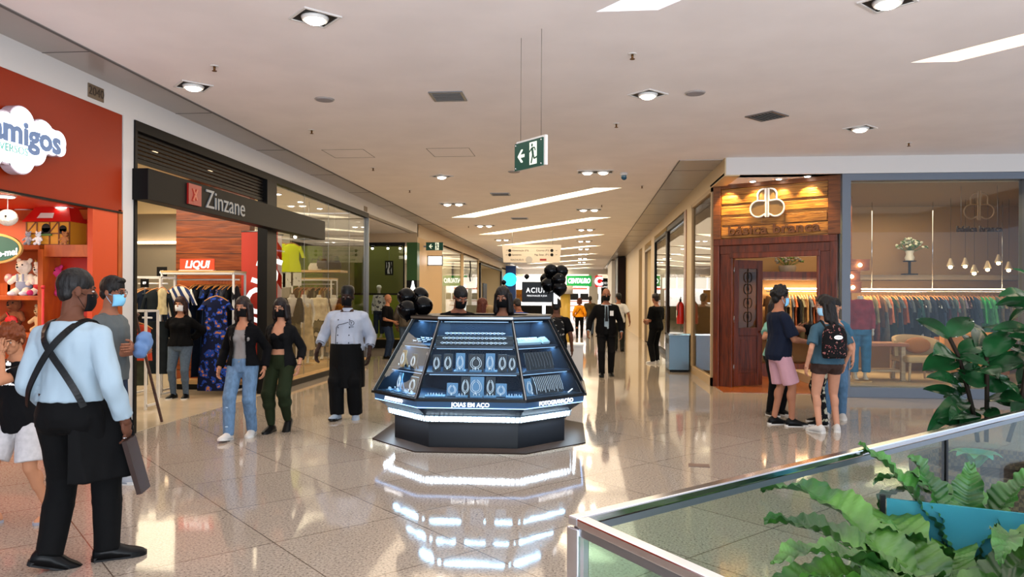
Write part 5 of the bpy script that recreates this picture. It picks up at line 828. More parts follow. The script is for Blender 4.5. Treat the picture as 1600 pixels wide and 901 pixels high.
def kpos(face, u, inset, z):
    """point on deck z of face, u along the face (-1..1), inset behind the glass"""
    q = octp(go(z) + inset, z); a, b_ = q[face], q[(face + 1) % 8]; m_ = a.lerp(b_, (u + 1) / 2); d = b_ - a; return V((KX, KY, 0)) + R_K @ m_, math.atan2(d.y, d.x)
def necklace(face, u, z, w, h, m, label, inset=.10, drop=None, lift=0):
    p, r = kpos(face, u, inset, z); t = thing('necklace_display', label, 'necklace display', (p.x, p.y, z + .001 + lift), r, 'necklaces in the kiosk'); M_ = m
    MB().cbox((0, .0, h / 2), (w, .012, h), Euler((-.22, 0, 0))).build('board', M_, t, bevel=.004); MB().beam((0, .05, 0), (0, .02, h * .7), w * .3, .008).build('prop', M_, t); b = MB()
    for s_ in ((.8, .82), (.55, .62)): b.tube([((w / 2 * s_[0]) * math.sin(a) * (.55 + .45 * math.cos(a / 2)), -.012 - .22 * (h * .45 + h * .42 * s_[1] * -math.cos(a)) * 0 - .0 + (h * .5 - (h * .52 + h * .40 * s_[1] * -math.cos(a))) * -.22 * 0 - .006 + .22 * ((h * .52 + h * .40 * s_[1] * -math.cos(a)) - h / 2), h * .52 + h * .40 * s_[1] * -math.cos(a)) for a in [PI * (-.92 + 1.84 * k / 16) for k in range(17)]], .0035, 5)
    b.ell((0, -.015 - .05, h * .2), (.010, .006, .013)); b.build('necklace', M_silver, t); return t
zl = .575; mids = [(-.80, .10, .19, M_dispk, 'first'), (-.50, .12, .20, M_dispk, 'second'), (-.18, .10, .20, M_blueb, 'third'), (.12, .0, 0, 0, '')]
for u, w, h, m, o_ in [(-.84, .09, .18, M_dispk, 'first'), (-.58, .10, .19, M_dispk, 'second'), (-.30, .10, .20, M_blueb, 'third'), (.06, .17, .19, M_dispk, 'broad fourth'), (.38, .10, .20, M_blueb, 'fifth'), (.66, .10, .19, M_dispk, 'sixth'), (.88, .09, .18, M_dispk, 'seventh')]: necklace(0, u, .83, w, h, m, 'necklace stand on the middle shelf of the front case, %s from the left' % o_)
for u, w, h, m, o_ in [(-.42, .12, .14, M_blueb, 'short first'), (-.14, .10, .21, M_dispk, 'tall second'), (.08, .17, .21, M_blueb, 'large third'), (.38, .10, .21, M_dispk, 'tall fourth'), (.60, .12, .14, M_blueb, 'short fifth')]: necklace(0, u, zl, w, h, m, 'necklace stand on the bottom shelf of the front case, %s' % o_, inset=.14)
for u, w, h in ((-.55, .09, .2), (.1, .12, .17)): necklace(7, u, .83, w, h, M_dispk if u > 0 else mat('gold_strip', '8a6a3c', .4), 'necklace stand in the left slanted case, ' + ('nearer the corner post' if u > 0 else 'outer one'))
for u, w, h in ((-.4, .08, .2), (.35, .16, .18)): necklace(7, u, zl, w, h, M_blueb if u < 0 else M_dispk, 'necklace stand at the bottom of the left slanted case, ' + ('nearer the front' if u > 0 else 'outer one'), inset=.16)
def tray(face, u, z, label, n=4, m=None, inset=.05, s=1):
    p, r = kpos(face, u, inset, z); t = thing('ring_tray', label, 'ring tray', (p.x, p.y, z + .001), r, 'small ring trays in the kiosk'); MB().cbox((0, 0, .012), (.13 * s, .05, .014), Euler((.25, 0, 0))).build('tray', m or M_blueb, t, bevel=.003); b = MB()
    for k in range(n): b.tube([((k - (n - 1) / 2) * .03 * s + .0 * a, .012 * math.cos(a), .03 + .012 * math.sin(a)) for a in [2 * PI * j / 8 for j in range(8)]], .003, 4, True)
    b.build('rings', M_silver, t)
for z, us in ((.83, (-.28, .06, .40)), (zl, (-.78, -.62, -.18, .10, .36, .78, .92))):
    for i, u in enumerate(us): tray(0, u, z, 'small tray of rings at the front edge of the %s shelf, %s from the left' % ('middle' if z > .8 else 'bottom', ORD[i]), 3)
for i, u in enumerate((-.5, -.1, .3, .6)): tray(7, u, zl, 'small ring block in the left slanted case, %s from the outer side' % ORD[i], 2, inset=.06, s=.7)
# watches on the top shelf
bm_ = MB(); bm_.tube([(.026 * math.cos(a), .016 * math.sin(a), .034) for a in [2 * PI * j / 12 for j in range(12)]], .005, 5, True); bm_.cbox((0, -.02, .034), (.018, .006, .022)); bme = bm_.mesh(); bme.materials.append(M_silver); fm = MB().cone((0, -.026, .034), (0, -.023, .034), .008, n=10).mesh(); fm.materials.append(mat('dial', '1c3c60', .3))
for r_ in range(3):
    tier, r0 = kpos(0, 0, .05 + .055 * r_, 1.10); 
    for k in range(15):
        p, rr = kpos(0, -.80 + 1.55 * k / 14, .05 + .055 * r_, 1.10); t = thing('bracelet_watch', 'silver watch on the front case top shelf, %s row, %s from the left' % (['front', 'middle', 'back'][r_], ORD[k]), 'watch', (p.x, p.y, 1.101 + .05 * r_), rr, 'watches on the top shelf'); link('strap', bme, None, t); link('dial', fm, None, t)
    a, b_ = kpos(0, -.86, .05 + .055 * r_, 1.10)[0], kpos(0, .81, .05 + .055 * r_, 1.10)[0]
    MB().box(-.43, .43, -.018, .02, 1.10, 1.101 + .05 * r_ + .006).build('watch_step', M_dispk, label='dark stepped riser under the %s row of watches' % ['front', 'middle', 'back'][r_], cat='riser', loc=((a.x + b_.x) / 2, (a.y + b_.y) / 2, 0), rz=r0)
for k in range(9):
    p, rr = kpos(7, -.5 + .12 * k, .08 + .03 * (k % 3), 1.10); t = thing('bracelet_watch', 'silver bracelet on the top shelf of the left slanted case, %s from outside' % ORD[k], 'bracelet', (p.x, p.y, 1.101 + .018 * (k % 3)), rr, 'bracelets in the left case'); link('strap', bme, None, t); link('dial', fm, None, t)
for k, u in enumerate((-.75, -.45, -.15, .15, .6)):
    p, rr = kpos(1, u, .10, 1.10); t = thing('jewel_box', 'white tilted jewellery pad on the right case top shelf, %s from the corner' % ORD[k], 'jewellery pad', (p.x, p.y, 1.101), rr, 'white jewellery pads'); MB().cbox((0, 0, .045), (.105, .10, .03), Euler((.5, 0, 0))).build('pad', mat('pad_white', 'b8d0d8', .5), t, bevel=.004); b = MB(); [b.cbox((.02 * (j % 3 - 1) * 1.4, -.02 + .02 * (j // 3), .052 + .011 * (j // 3) + .01), (.012, .012, .006)) for j in range(9)]; b.build('earrings', M_silver, t)
def chains(face, z, n, label, m, inset=.12, h=.20, w=.36, u=0):
    p, r = kpos(face, u, inset, z); t = thing('chain_display', label, 'chain display', (p.x, p.y, z + .001), r); MB().cbox((0, .01, h / 2), (w, .01, h), Euler((-.25, 0, 0))).build('board', M_dispk, t); MB().beam((0, .07, 0), (0, .03, h * .8), .03, .01).build('prop', M_dispk, t)
    for k in range(n): x = (k - (n - 1) / 2) * w / (n + .5); MB().tube([(x - .004, .03 - .0, h * .97), (x, -.02, h * .5), (x + .003, -.035, h * (.08 + .18 * abs(math.sin(k * 1.3))))], .003, 5).build('chain', m, t)
chains(1, .83, 9, 'row of dark beaded chains hanging on the middle shelf of the right case', mat('bead', '6a7078', .3, .8), w=.42); chains(1, zl, 16, 'row of silver chains hanging on the bottom shelf of the right case', M_silver, inset=.15, w=.44, u=.08)
necklace(1, -.72, zl, .10, .19, M_blueb, 'necklace stand at the bottom of the right case beside the corner post', inset=.13); p, r = kpos(1, .62, .04, zl); MB().beam((-.03, 0, .01), (.04, 0, .045), .012, .008).build('white_pen', M_letterw, label='small white pen-like piece at the bottom right of the right case', cat='pen', loc=(p.x, p.y, zl), rz=r)
# balloons
M_bal = mat('balloon_black', '040405', .12, spec=.5)
def balloon(p, r, label, group):
    t = thing('balloon', label, 'balloon', p, 0, group); b = MB(); b.rings([(-r * 1.12, .001, .001), (-r * 1.0, r * .22, r * .22), (-r * .7, r * .66, r * .66), (-r * .3, r * .93, r * .93), (r * .1, r, r), (r * .5, r * .87, r * .87), (r * .82, r * .55, r * .55), (r * .96, r * .25, r * .25), (r, .001, .001)], 20); b.build('skin', M_bal, t); MB().cone((0, 0, -r * 1.2), (0, 0, -r * 1.08), .016, .005).build('knot', M_bal, t)
for px, py, yy, r, lb in [(635, 464, 8.75, .115, 'upper left of the left cluster'), (656, 462, 8.95, .11, 'top right of the left cluster'), (636, 484, 8.6, .12, 'lower left of the left cluster'), (661, 478, 8.7, .12, 'front of the left cluster'), (648, 472, 8.9, .11, 'middle of the left cluster')]: balloon(P(px, py, y=yy), r, 'black balloon at the left corner of the kiosk top, ' + lb, 'black balloons over the kiosk left corner')
for px, py, yy, r, lb in [(861, 423, 9.7, .095, 'top left of the right cluster'), (877, 424, 9.7, .09, 'top right of the right cluster'), (854, 436, 9.8, .09, 'left edge of the right cluster'), (873, 437, 9.6, .095, 'middle of the right cluster'), (857, 445, 9.65, .10, 'lower left of the right cluster'), (874, 450, 9.6, .10, 'lowest of the right cluster')]: balloon(P(px, py, y=yy), r, 'black balloon above the kiosk name sign, ' + lb, 'black balloons above the name sign')
for px, py, lb in ((823, 432, 'tiny black balloon above the name sign'), (787, 441, 'tiny dark balloon above the woman in the kiosk')): balloon(P(px, py, y=9.9), .035, lb, None)
q = P(815, 470, y=9.75); q2 = P(868, 470, y=9.75); zt_ = P(820, 440, y=9.75).z; t = thing('kiosk_name_sign', 'black name board with white lettering above the kiosk', 'sign', ((q.x + q2.x) / 2, 9.75, zt_ - .27)); MB().box(-.22, .20, -.02, .02, 0, .27).build('board', M_black, t); text('ACIUM', .095, facing((-.02, -.022, .155), (1, 0, 0)), mat('kiosk_letter', ''), t, ext=.002, space=1.2, sx=.86); text('PERSONALIZE A JOIA', .028, facing((-.02, -.022, .085), (1, 0, 0)), M_letterw, t, ext=.001); MB().box(.20, .245, -.03, .03, -.02, .24).build('light_bar', M_lit, t); MB().box(.05, .09, -.02, .02, 1.425 - t.location.z, 0).build('lit_post', M_lit, t)
# pedestals behind the kiosk
t = thing('white_counter', 'white cube counter behind the right side of the kiosk', 'counter', (P(888, 545, y=13.2).x, 13.2, 0)); MB().box(-.28, .26, -.25, .3, .16, .80).build('body', M_white, t, bevel=.006); MB().box(-.26, .24, -.23, .28, 0, .16).build('plinth', mat('stone_grey', ''), t); MB().box(-.3, .28, -.27, .32, .8, .83).build('top', mat('counter_top', 'd8d4d0', .3), t)
t = thing('yellow_column', 'short yellow column with a pale cap behind the kiosk', 'column', (P(883, 500, y=14.6).x, 14.6, 0)); MB().cone((0, 0, 0), (0, 0, 1.72), .10, .10, 20).build('shaft', mat('col_yellow', 'b8902c', .5), t); MB().cone((0, 0, 1.72), (0, 0, 1.88), .15, .15, 20).build('cap', mat('col_cap', 'c0b098', .5), t)
# small floor plate
q = P(1092, 727, z=0); MB().box(-.10, .10, -.07, .07, 0, .004).build('floor_hatch', mat('hatch_brown', '6a5448', .5), label='small brown metal floor plate in the open floor', cat='floor plate', loc=(q.x, q.y, 0), rz=-.1)
# ------------------------------------------------------------------ glass balustrade and plants in front
RZ_ = 1.10; c0 = P(903, 812, z=RZ_); cF = P(1640, 634, z=RZ_); cN = c0 + (P(1082, 893, z=RZ_) - c0).normalized() * 2.6
bal = thing('glass_balustrade', 'glass balustrade with a chrome handrail turning a corner in the foreground', 'balustrade', (c0.x, c0.y, 0)); cF_ = cF - V((c0.x, c0.y, 0)); cN_ = cN - V((c0.x, c0.y, 0)); C0 = V((0, 0, RZ_))
dF = (cF_ - C0).normalized(); dN = (cN_ - C0).normalized(); cF_ = C0 + dF * 4.2
for nm, d_, L_ in (('handrail', dF, 4.2), ('handrail', dN, 2.6)): MB().beam(C0 + d_ * (.018 if d_ is dN else -.017), C0 + d_ * L_, .034, .022).build(nm, M_chrome, bal, bevel=.004); MB().beam(C0 + V((0, 0, -.022)), C0 + d_ * L_ + V((0, 0, -.022)), .022, .018).build('glass_channel', M_steel, bal)
MB().cbox((0, 0, RZ_ / 2 - .007), (.038, .038, RZ_ - .015), Matrix.Rotation(math.atan2(dF.y, dF.x), 3, 'Z')).build('corner_post', M_chrome, bal, bevel=.003)
M_bg = glass('balustrade_glass', (.80, .92, .89), .55, 0, 1.4)
fin = P(1440, 684, z=RZ_ - .04); sF = (V((fin.x, fin.y, 0)) - V((c0.x, c0.y, 0))).length
for d_, a_, b_ in ((dF, .03, sF - .006), (dF, sF + .006, 4.2), (dN, .03, 1.3), (dN, 1.312, 2.6)): MB().beam(V((0, 0, .56)) + d_ * a_, V((0, 0, .56)) + d_ * b_, .010, 1.02).build('glass_pane', M_bg, bal)
MB().cbox(V((0, 0, .54)) + dF * sF, (.018, .018, 1.06), Matrix.Rotation(math.atan2(dF.y, dF.x), 3, 'Z')).build('joint_post', M_black, bal); [MB().beam(V((0, 0, .025)) + d_ * .0, V((0, 0, .025)) + d_ * L_, .06, .05).build('base_channel', M_steel, bal) for d_, L_ in ((dF, 4.2), (dN, 2.6))]
def leafmat(name, c1, c2, rough=.3, c3=None):
    m = mat(name, c1, rough, c2=c2, vs=5, spec=.5, bump=.2); return m
M_fern = leafmat('fern_green', '1a4010', '4f7c2c', .38); M_fern2 = leafmat('fern_deep', '1c4414', '3f7a2c', .38); M_rub = leafmat('rubber_leaf', '0a2410', '174020', .18); M_rubb = leafmat('rubber_leaf_back', '12301c', '2a5838', .25)
def frond(b, base, az, L, W, rise, droop, seed):
    """long wavy-edged fern blade arching up from base and drooping at the tip"""
    nu, nv = 10, 90; ca, sa = math.cos(az), math.sin(az); side = V((-sa, ca, 0)); pts = []; p = V(base); ang = rise
    for j in range(nv + 1): pts.append((p.copy(), ang)); p = p + V((ca * math.cos(ang), sa * math.cos(ang), math.sin(ang))) * (L / nv); ang -= droop / nv * (.4 + 1.2 * j / nv)
    def fn(u, v):
        j = round(v * nv); q, an = pts[j]; s = u * 2 - 1; w = W * (math.sin(PI * min(1, v * .93 + .05)) ** .62) * (1 - .25 * v) * (1 + .07 * math.sin(v * 60 + seed + (2 if s > 0 else 0)) * abs(s) ** 2 + .10 * math.sin(v * 19 + seed)); n = V((-ca * math.sin(an), -sa * math.sin(an), math.cos(an)))
        return q + side * s * w * .5 + n * (.22 * abs(s) * w + .011 * abs(s) ** 1.5 * math.sin(v * 30 + seed * 1.7 + (1.5 if s > 0 else 0)) + .005 * math.sin(v * 125 - abs(s) * 6))
    b.grid(fn, nu, nv); b.tube([q + V((0, 0, -.002)) for q, _ in pts[::3]], [.006 * (1 - k / 22) + .001 for k in range(len(pts[::3]))], 5)
def fern(x, y, z, n, L, label, seed, m=M_fern):
    t = thing('birds_nest_fern', label, 'fern', (x, y, 0)); rr = random.Random(seed); b = MB()
    for k in range(n):
        az = 2 * PI * k / n + rr.uniform(-.3, .3); frond(b, (.04 * math.cos(az), .04 * math.sin(az), z), az, L * rr.uniform(.7, 1.1), rr.uniform(.15, .21) * L / .72, rr.uniform(.5, 1.25), rr.uniform(1.1, 2.6), rr.random() * 9)
    b.build('foliage', m, t); MB().rings([(z - .1, .05, .05), (z + .02, .06, .06), (z + .06, .03, .03)], 12).build('crown', mat('fern_crown', '4a3018', .9, bump=.5, vs=40), t); MB().rings([(0, .15, .15), (.06, .19, .19), (z - .12, .23, .23), (z - .06, .24, .24), (z - .06, .2, .2)], 24).build('pot', mat('planter_brown', '3a261a', .6), t); return t
fern(1.02, 2.18, .66, 20, .68, 'large bird nest fern with wavy fronds low behind the glass corner', 11); fern(1.42, 2.50, .68, 16, .60, 'middle bird nest fern standing beside the dark glass joint', 5, M_fern2); fern(1.50, 1.98, .56, 17, .68, 'bird nest fern at the bottom right corner of the photo', 21)
t = thing('birds_nest_fern', 'tall upright fern blades rising over the handrail', 'fern', (1.17, 2.62, 0)); b = MB()
for (az, L_, ri, dr, sd) in ((2.6, .52, 1.15, .6, 1), (2.1, .42, 1.3, .5, 3), (1.0, .40, 1.3, .6, 5), (.2, .48, 1.2, .8, 7), (-.4, .4, 1.0, 1.2, 8), (3.4, .5, .8, 1.2, 2)): frond(b, (0, 0, .72), az, L_, .13, ri, dr, sd)
b.build('foliage', M_fern2, t); MB().rings([(0, .12, .12), (.6, .17, .17), (.68, .17, .17)], 20).build('pot', mat('planter_brown', ''), t); t.location = (1.22, 2.50, 0)
g0 = P(1354, 782, y=2.70); MB().beam(V((0, 0, .0)), V((1.4, -.55, 0)), .012, .20).build('sky_reflection_panel', glass('cyan_sky_reflection', (.30, .62, .68), .8, .05, 1.5, .34, '5cc0d4'), label='low turquoise panel standing in for a sky reflection among the ferns', cat='reflection panel', loc=(g0.x + .02, 2.58, .86)); MB().box(0, .014, -.007, .007, 0, .97).build('reflection_panel_post', M_black, label='short black post at the left end of the turquoise reflection panel', cat='post', loc=(g0.x - .0, 2.58, 0))  # panel and post added to imitate sky reflected in the balustrade glass
# wicker pot with the rubber plant, beyond the rail
def wicker():
    m = bpy.data.materials.new('wicker'); m.use_nodes = True; nt = m.node_tree; b = nt.nodes['Principled BSDF']; L = nt.links.new; N = nt.nodes.new; tc = N('ShaderNodeTexCoord')
    ck = N('ShaderNodeTexChecker'); ck.inputs['Scale'].default_value = 50; ck.inputs['Color1'].default_value = lin('6a4e34'); ck.inputs['Color2'].default_value = lin('38261a'); L(tc.outputs['Object'], ck.inputs[0]); L(ck.outputs[0], b.inputs['Base Color']); bp = N('ShaderNodeBump'); bp.inputs['Strength'].default_value = .6; L(ck.outputs[1], bp.inputs['Height']); L(bp.outputs[0], b.inputs['Normal']); b.inputs['Roughness'].default_value = .7; return m
RX = P(1548, 640, y=4.1); rp = thing('rubber_plant', 'tall dark-leaved rubber plant in a woven brown planter beyond the handrail', 'plant', (RX.x + .10, 4.15, 0)); MB().rings([(0, .34, .34), (.04, .38, .38), (.70, .45, .45), (.76, .45, .45), (.76, .40, .40), (.66, .38, .38)], 32).build('planter', wicker(), rp); MB().rings([(.62, .39, .39), (.66, .39, .39)], 24).build('soil', mat('soil', '1c130c', .95), rp)
leaves = [(1483, 529, 1430, 500, 20, 4.2), (1483, 529, 1516, 499, 24, 4.3), (1494, 561, 1457, 556, 30, 4.0), (1497, 554, 1538, 540, 22, 4.3), (1498, 556, 1545, 572, 12, 4.1), (1507, 585, 1560, 592, 36, 3.9), (1502, 606, 1447, 590, 18, 4.0), (1517, 612, 1475, 622, 16, 4.3), (1510, 625, 1458, 656, 20, 3.95), (1517, 651, 1483, 658, 26, 3.9), (1543, 580, 1600, 566, 24, 4.1), (1541, 558, 1574, 520, 24, 4.25), (1543, 560, 1510, 530, 18, 4.4), (1606, 462, 1560, 464, 16, 4.1), (1606, 482, 1572, 478, 13, 4.2), (1608, 516, 1550, 516, 17, 4.15), (1608, 534, 1574, 526, 14, 4.2), (1555, 593, 1590, 616, 13, 4.0), (1606, 556, 1572, 540, 18, 4.3), (1606, 430, 1582, 420, 5, 4.2), (1543, 625, 1600, 630, 26, 4.0), (1606, 610, 1580, 650, 20, 4.1), (1520, 600, 1480, 588, 24, 4.3), (1530, 560, 1520, 510, 18, 4.5), (1540, 610, 1575, 590, 22, 4.2), (1530, 640, 1560, 660, 20, 4.0), (1525, 640, 1500, 668, 18, 4.1), (1590, 600, 1612, 570, 18, 4.3)]
_l = random.Random(9)
leaves += [(x0 + _l.uniform(-16, 16), y0 + _l.uniform(-10, 25), x1 + _l.uniform(-22, 22), y1 + _l.uniform(-15, 30), w0 * .9, d0 + _l.uniform(.1, .3)) for x0, y0, x1, y1, w0, d0 in leaves[2:24]]
lv = MB(); ps = rp.location; stems = MB(); rr = random.Random(4)
for (x0_, y0_, x1_, y1_, wd_, dp) in leaves:
    A = P(x0_, y0_, y=4.2) - ps; B = P(x1_, y1_, y=dp) - ps; d = B - A; L_ = d.length; d.normalize(); w_ = wd_ / FPX * 4.2 * 1.55; up = V((rr.uniform(-.3, .3), -.75, .75)).normalized(); sd = d.cross(up).normalized(); up = sd.cross(d)
    lv.grid(lambda u, v: A + d * (L_ * v) + sd * ((u * 2 - 1) * w_ * .5 * math.sin(PI * (v * .96 + .02)) ** .7 * (1.05 - .3 * v)) + up * (.10 * w_ * abs(u * 2 - 1) + .10 * L_ * math.sin(PI * v) ), 6, 10)
lv.build('foliage', M_rub, rp)
for path in ([(1528, 690, 4.15), (1520, 640, 4.15), (1506, 585, 4.2), (1497, 555, 4.2), (1483, 527, 4.2)], [(1541, 690, 4.15), (1542, 620, 4.15), (1542, 560, 4.2), (1530, 540, 4.3)], [(1575, 690, 4.15), (1597, 620, 4.15), (1605, 560, 4.2), (1608, 460, 4.2)]): stems.tube([P(a, b_, y=c_) - ps for a, b_, c_ in path], .011, 6)
stems.build('stems', mat('stem_brown', '1c140c', .7), rp)
t = thing('variegated_plant', 'small plant with yellow-green and turquoise leaves at the planter rim', 'plant', P(1535, 660, y=3.75)); b = MB()
for k in range(9): a = k * .7; b.grid(lambda u, v: V((math.cos(a) * v * .12, math.sin(a) * v * .12, .10 * math.sin(v * 2.2))) + V((-math.sin(a), math.cos(a), 0)) * ((u * 2 - 1) * .035 * math.sin(PI * (v * .95 + .03))), 4, 6)
b.build('foliage', mat('lime', '5a8a10', .35, c2='2a9a8a', vs=9), t); t.location.z = .76; t.location.x = rp.location.x - .25; t.location.y = 3.95; MB().cone((0, 0, -.1), (0, 0, .02), .02).build('stem', M_brown, t)

# ------------------------------------------------------------------ people
def ik(a, b, l1, l2, hint):
    a = V(a); b = V(b); d = b - a; L = min(d.length, (l1 + l2) * .999); d.normalize(); b = a + d * L; x = (l1 * l1 - l2 * l2 + L * L) / (2 * L); hh = math.sqrt(max(0, l1 * l1 - x * x)); h = V(hint); h = (h - d * h.dot(d)).normalized(); return a + d * x + h * hh, b
def hand(b, p, d, n, sgn, curl=.35, s=1.0):
    d = V(d).normalized(); n = V(n); n = (n - d * n.dot(d)).normalized(); t = d.cross(n) * sgn; R = Matrix((t, d, n)).transposed()
    b.ell(p + d * .048 * s, (.040 * s, .056 * s, .016 * s), R, 12, 8); b.cone(p - d * .02, p + d * .03 * s, .026 * s, .028 * s, 10)
    for off, ln in ((.029, .074), (.010, .082), (-.009, .076), (-.027, .060)):
        q = p + d * .088 * s + t * off * s; c = curl
        for k, f in enumerate((.45, .32, .23)):
            dd = d * math.cos(c) + n * math.sin(c) + t * off * 1.5; dd.normalize(); e = q + dd * ln * f * s; b.caps(q, e, (.0092 - .0009 * k) * s, (.0085 - .001 * k) * s, 8); q = e; c += curl * 1.1
    q = p + d * .028 * s + t * .030 * s; dd = (t * .62 + d * .75 + n * .28).normalized(); e = q + dd * .042 * s; b.caps(q, e, .0125 * s, .0105 * s, 8); dd = (d * .9 + t * .2 + n * .4).normalized(); b.caps(e, e + dd * .034 * s, .0105 * s, .008 * s, 8)
def merge(me, mb):
    o = len(me.vertices); vs = [tuple(v.co) for v in me.vertices] + mb.v; fs = [tuple(p.vertices) for p in me.polygons] + [tuple(i + o for i in f) for f in mb.f]; m = bpy.data.meshes.new('body'); m.from_pydata(vs, [], fs); m.polygons.foreach_set('use_smooth', [True] * len(fs)); m.update(); return m
TOR_M = [(-.12, .12, .10, 0), (-.04, .160, .118, -.01), (.04, .160, .118, 0), (.12, .150, .112, .005), (.22, .150, .108, .01), (.32, .172, .118, .01), (.40, .185, .118, 0), (.46, .172, .098, -.01), (.50, .11, .075, -.012), (.545, .060, .060, -.005)]
TOR_F = [(-.12, .12, .10, 0), (-.04, .170, .125, -.012), (.04, .158, .112, 0), (.12, .128, .098, .005), (.20, .122, .092, .008), (.30, .142, .105, .01), (.38, .156, .105, 0), (.44, .148, .088, -.01), (.48, .095, .068, -.012), (.53, .050, .052, -.005)]
def person(label, x, y, face, h=1.75, w=1.0, fem=False, skin='9a6a4c', lean=0, twist=0, look=(0, 0), feet={}, hands={}, hands_or={}, top=None, jacket=None, bottom=None, apron=None, shoe=None, hair=None, mask=None, extra=None, belly=0, near=True, curl=.35, hz=.93, z=0, group=None, side=0):
    s = h / 1.75; vx = .010 if near else .013; msk = mat('skin_' + skin, skin, .7, var=.06, vs=6, spec=.25); b = MB(); tor = TOR_F if fem else TOR_M
    Rl = Matrix.Rotation(-math.radians(lean), 3, 'X') @ Matrix.Rotation(math.radians(side), 3, 'Y')
    def T(p):
        p = V(p); q = p - V((0, 0, .93)); k = max(0, min(1, q.z / .4)); q = Matrix.Rotation(-math.radians(twist) * k, 3, 'Z') @ q; return Rl @ q + V((0, 0, hz))
    def tors(mb, off=0, z0=-.12, z1=.56, wo=None, fl=0):
        R = []; n = 20
        pr_ = [r for r in tor if z0 <= r[0] <= z1]
        def at(z):
            for a, c in zip(tor, tor[1:]):
                if a[0] <= z <= c[0]: k = (z - a[0]) / (c[0] - a[0]); return tuple(a[i] + (c[i] - a[i]) * k for i in range(4))
            return tor[0] if z < tor[0][0] else tor[-1]
        if not pr_ or pr_[0][0] > z0 + .005: q = at(z0); pr_ = [(z0,) + (q[1:] if z0 > -.12 else (.165, .12, 0))] + pr_
        if pr_[-1][0] < z1 - .005 and z1 < .54: q = at(z1); pr_.append((z1,) + q[1:])
        for (zz, rx, ry, oy) in pr_:
            bl_ = belly * math.exp(-((zz - .10) / .13) ** 2); fk = fl * max(0, (.25 - zz)) ; ww = w if zz < .45 else 1 + (w - 1) * .4
            R.append([T((math.cos(2 * PI * i / n) * (rx * ww + off + fk), oy + math.sin(2 * PI * i / n) * (ry * ww + off + fk + (bl_ if math.sin(2 * PI * i / n) > 0 else bl_ * .2)), .93 + zz)) for i in range(n)])
        mb.loft(R)
    tors(b, 0, -.09)
    if fem:
        for q in (-1, 1): b.ell(T((q * .066, .085 * w, .93 + .32)), (.058 * w, .05 * w, .055 * w))
    for q in (-1, 1): b.ell(T((q * .07, -.045, .93 - .04)), (.076 * w, .068 * w, .08))
    J = {}
    hw = .09 if not fem else .095
    for sd, q in (('L', -1), ('R', 1)):
        f = feet.get(sd, (q * .10, 0, 0, q * 8, 0)); hip = Rl @ V((q * hw, 0, -.02)) + V((0, 0, hz)); ank = V((f[0], f[1], .085 + f[2])); kn, ank = ik(hip, ank, .425, .42, (q * .12, 1, 0)); J[sd] = (hip, kn, ank, f)
        b.caps(hip, kn, (.084 if not fem else .088) * w, .055 * (1 + (w - 1) * .5), 14); b.caps(kn, ank, .052, .036, 12); b.ell(kn.lerp(ank, .28) + V((0, -.012, 0)), (.052, .055, .10), n=12)
        sh = T((q * (.178 if not fem else .148) * (1 + (w - 1) * .7), -.008, .93 + (.425 if not fem else .405))); wr = hands.get(sd); wr = V(wr) if wr else V((q * (.27 if not fem else .24) * (1 + (w - 1) * .5), .03, .86)); el, wr = ik(sh, wr, .285, .255, (q * .5, -1, -.3) if sd not in hands_or or len(hands_or[sd]) < 3 else hands_or[sd][2]); J['a' + sd] = (sh, el, wr)
        ar = .050 if not fem else .042; b.caps(sh, el, ar * (1 + (w - 1) * .7), ar * .8, 12); b.caps(el, wr, ar * .8, .026, 12); b.ell(el.lerp(wr, .25), ar * .86); b.ell(sh, ar * 1.08); b.cone(sh + V((0, 0, .01)), T((q * .05, -.015, .93 + .49)), ar * .9, .035, 12)
    nb = T((0, -.01, .93 + (.50 if not fem else .48))); hb = T((0, .012, .93 + .605)); b.cone(nb, hb, .062 if not fem else .05, .052 if not fem else .045, 14)
    me = remesh(b, vx, 4)
    hd = MB(); HM_ = Matrix.Translation(T((0, .012, .93 + .582))) @ (Rl.to_4x4()) @ Matrix.Rotation(-math.radians(look[0]), 4, 'Z') @ Matrix.Rotation(-math.radians(look[1]), 4, 'X') @ Matrix.Diagonal((1, 1, 1.02, 1)); hd.M = HM_
    hd.ell((0, -.005, .142), (.076, .096, .098), n=18, k=12); hd.ell((0, .035, .062), (.056, .058, .066), n=16); hd.ell((0, .07, .022), (.026, .022, .02)); hd.cone((0, -.02, -.05), (0, -.015, .09), .05, .052)
    hd.cone((0, .090, .128), (0, .112, .086), .007, .0135); hd.ell((0, .104, .083), (.019, .012, .010)); hd.ell((0, .088, .058), (.026, .012, .006)); hd.ell((0, .086, .048), (.022, .012, .007)); hd.ell((0, .082, .138), (.052, .014, .010))
    for q in (-1, 1): hd.ell((q * .078, -.008, .105), (.010, .020, .031), Euler((.15, 0, q * -.3))); hd.ell((q * .042, .064, .088), (.02, .02, .022))
    hme = remesh(hd, .0055 if near else .011, 2)
    hn = MB()
    for sd, q in (('L', -1), ('R', 1)):
        sh, el, wr = J['a' + sd]; d = (wr - el).normalized(); o_ = hands_or.get(sd); hd_ = V(o_[0]) if o_ and o_[0] else (d * .6 + V((0, .05, -1)) * .4); nn = V(o_[1]) if o_ and o_[1] else V((-q, .1, 0)); hand(hn, wr, hd_, nn, q, curl, .98 if fem else 1.05)
        if not shoe or shoe[0] == 'flip': foot(hn, J[sd], 0, q)
    me2 = bpy.data.meshes.new('t'); 
    body = merge(me, hn); body = merge(body, _tomb(hme)); root = link('person', body, msk, None, 0, 0, label, (x, y, z), -math.radians(face), cat='person', group=group); root.scale = (s, s, s)
    e = MB(HM_); ir = MB(HM_); bw = MB(HM_)
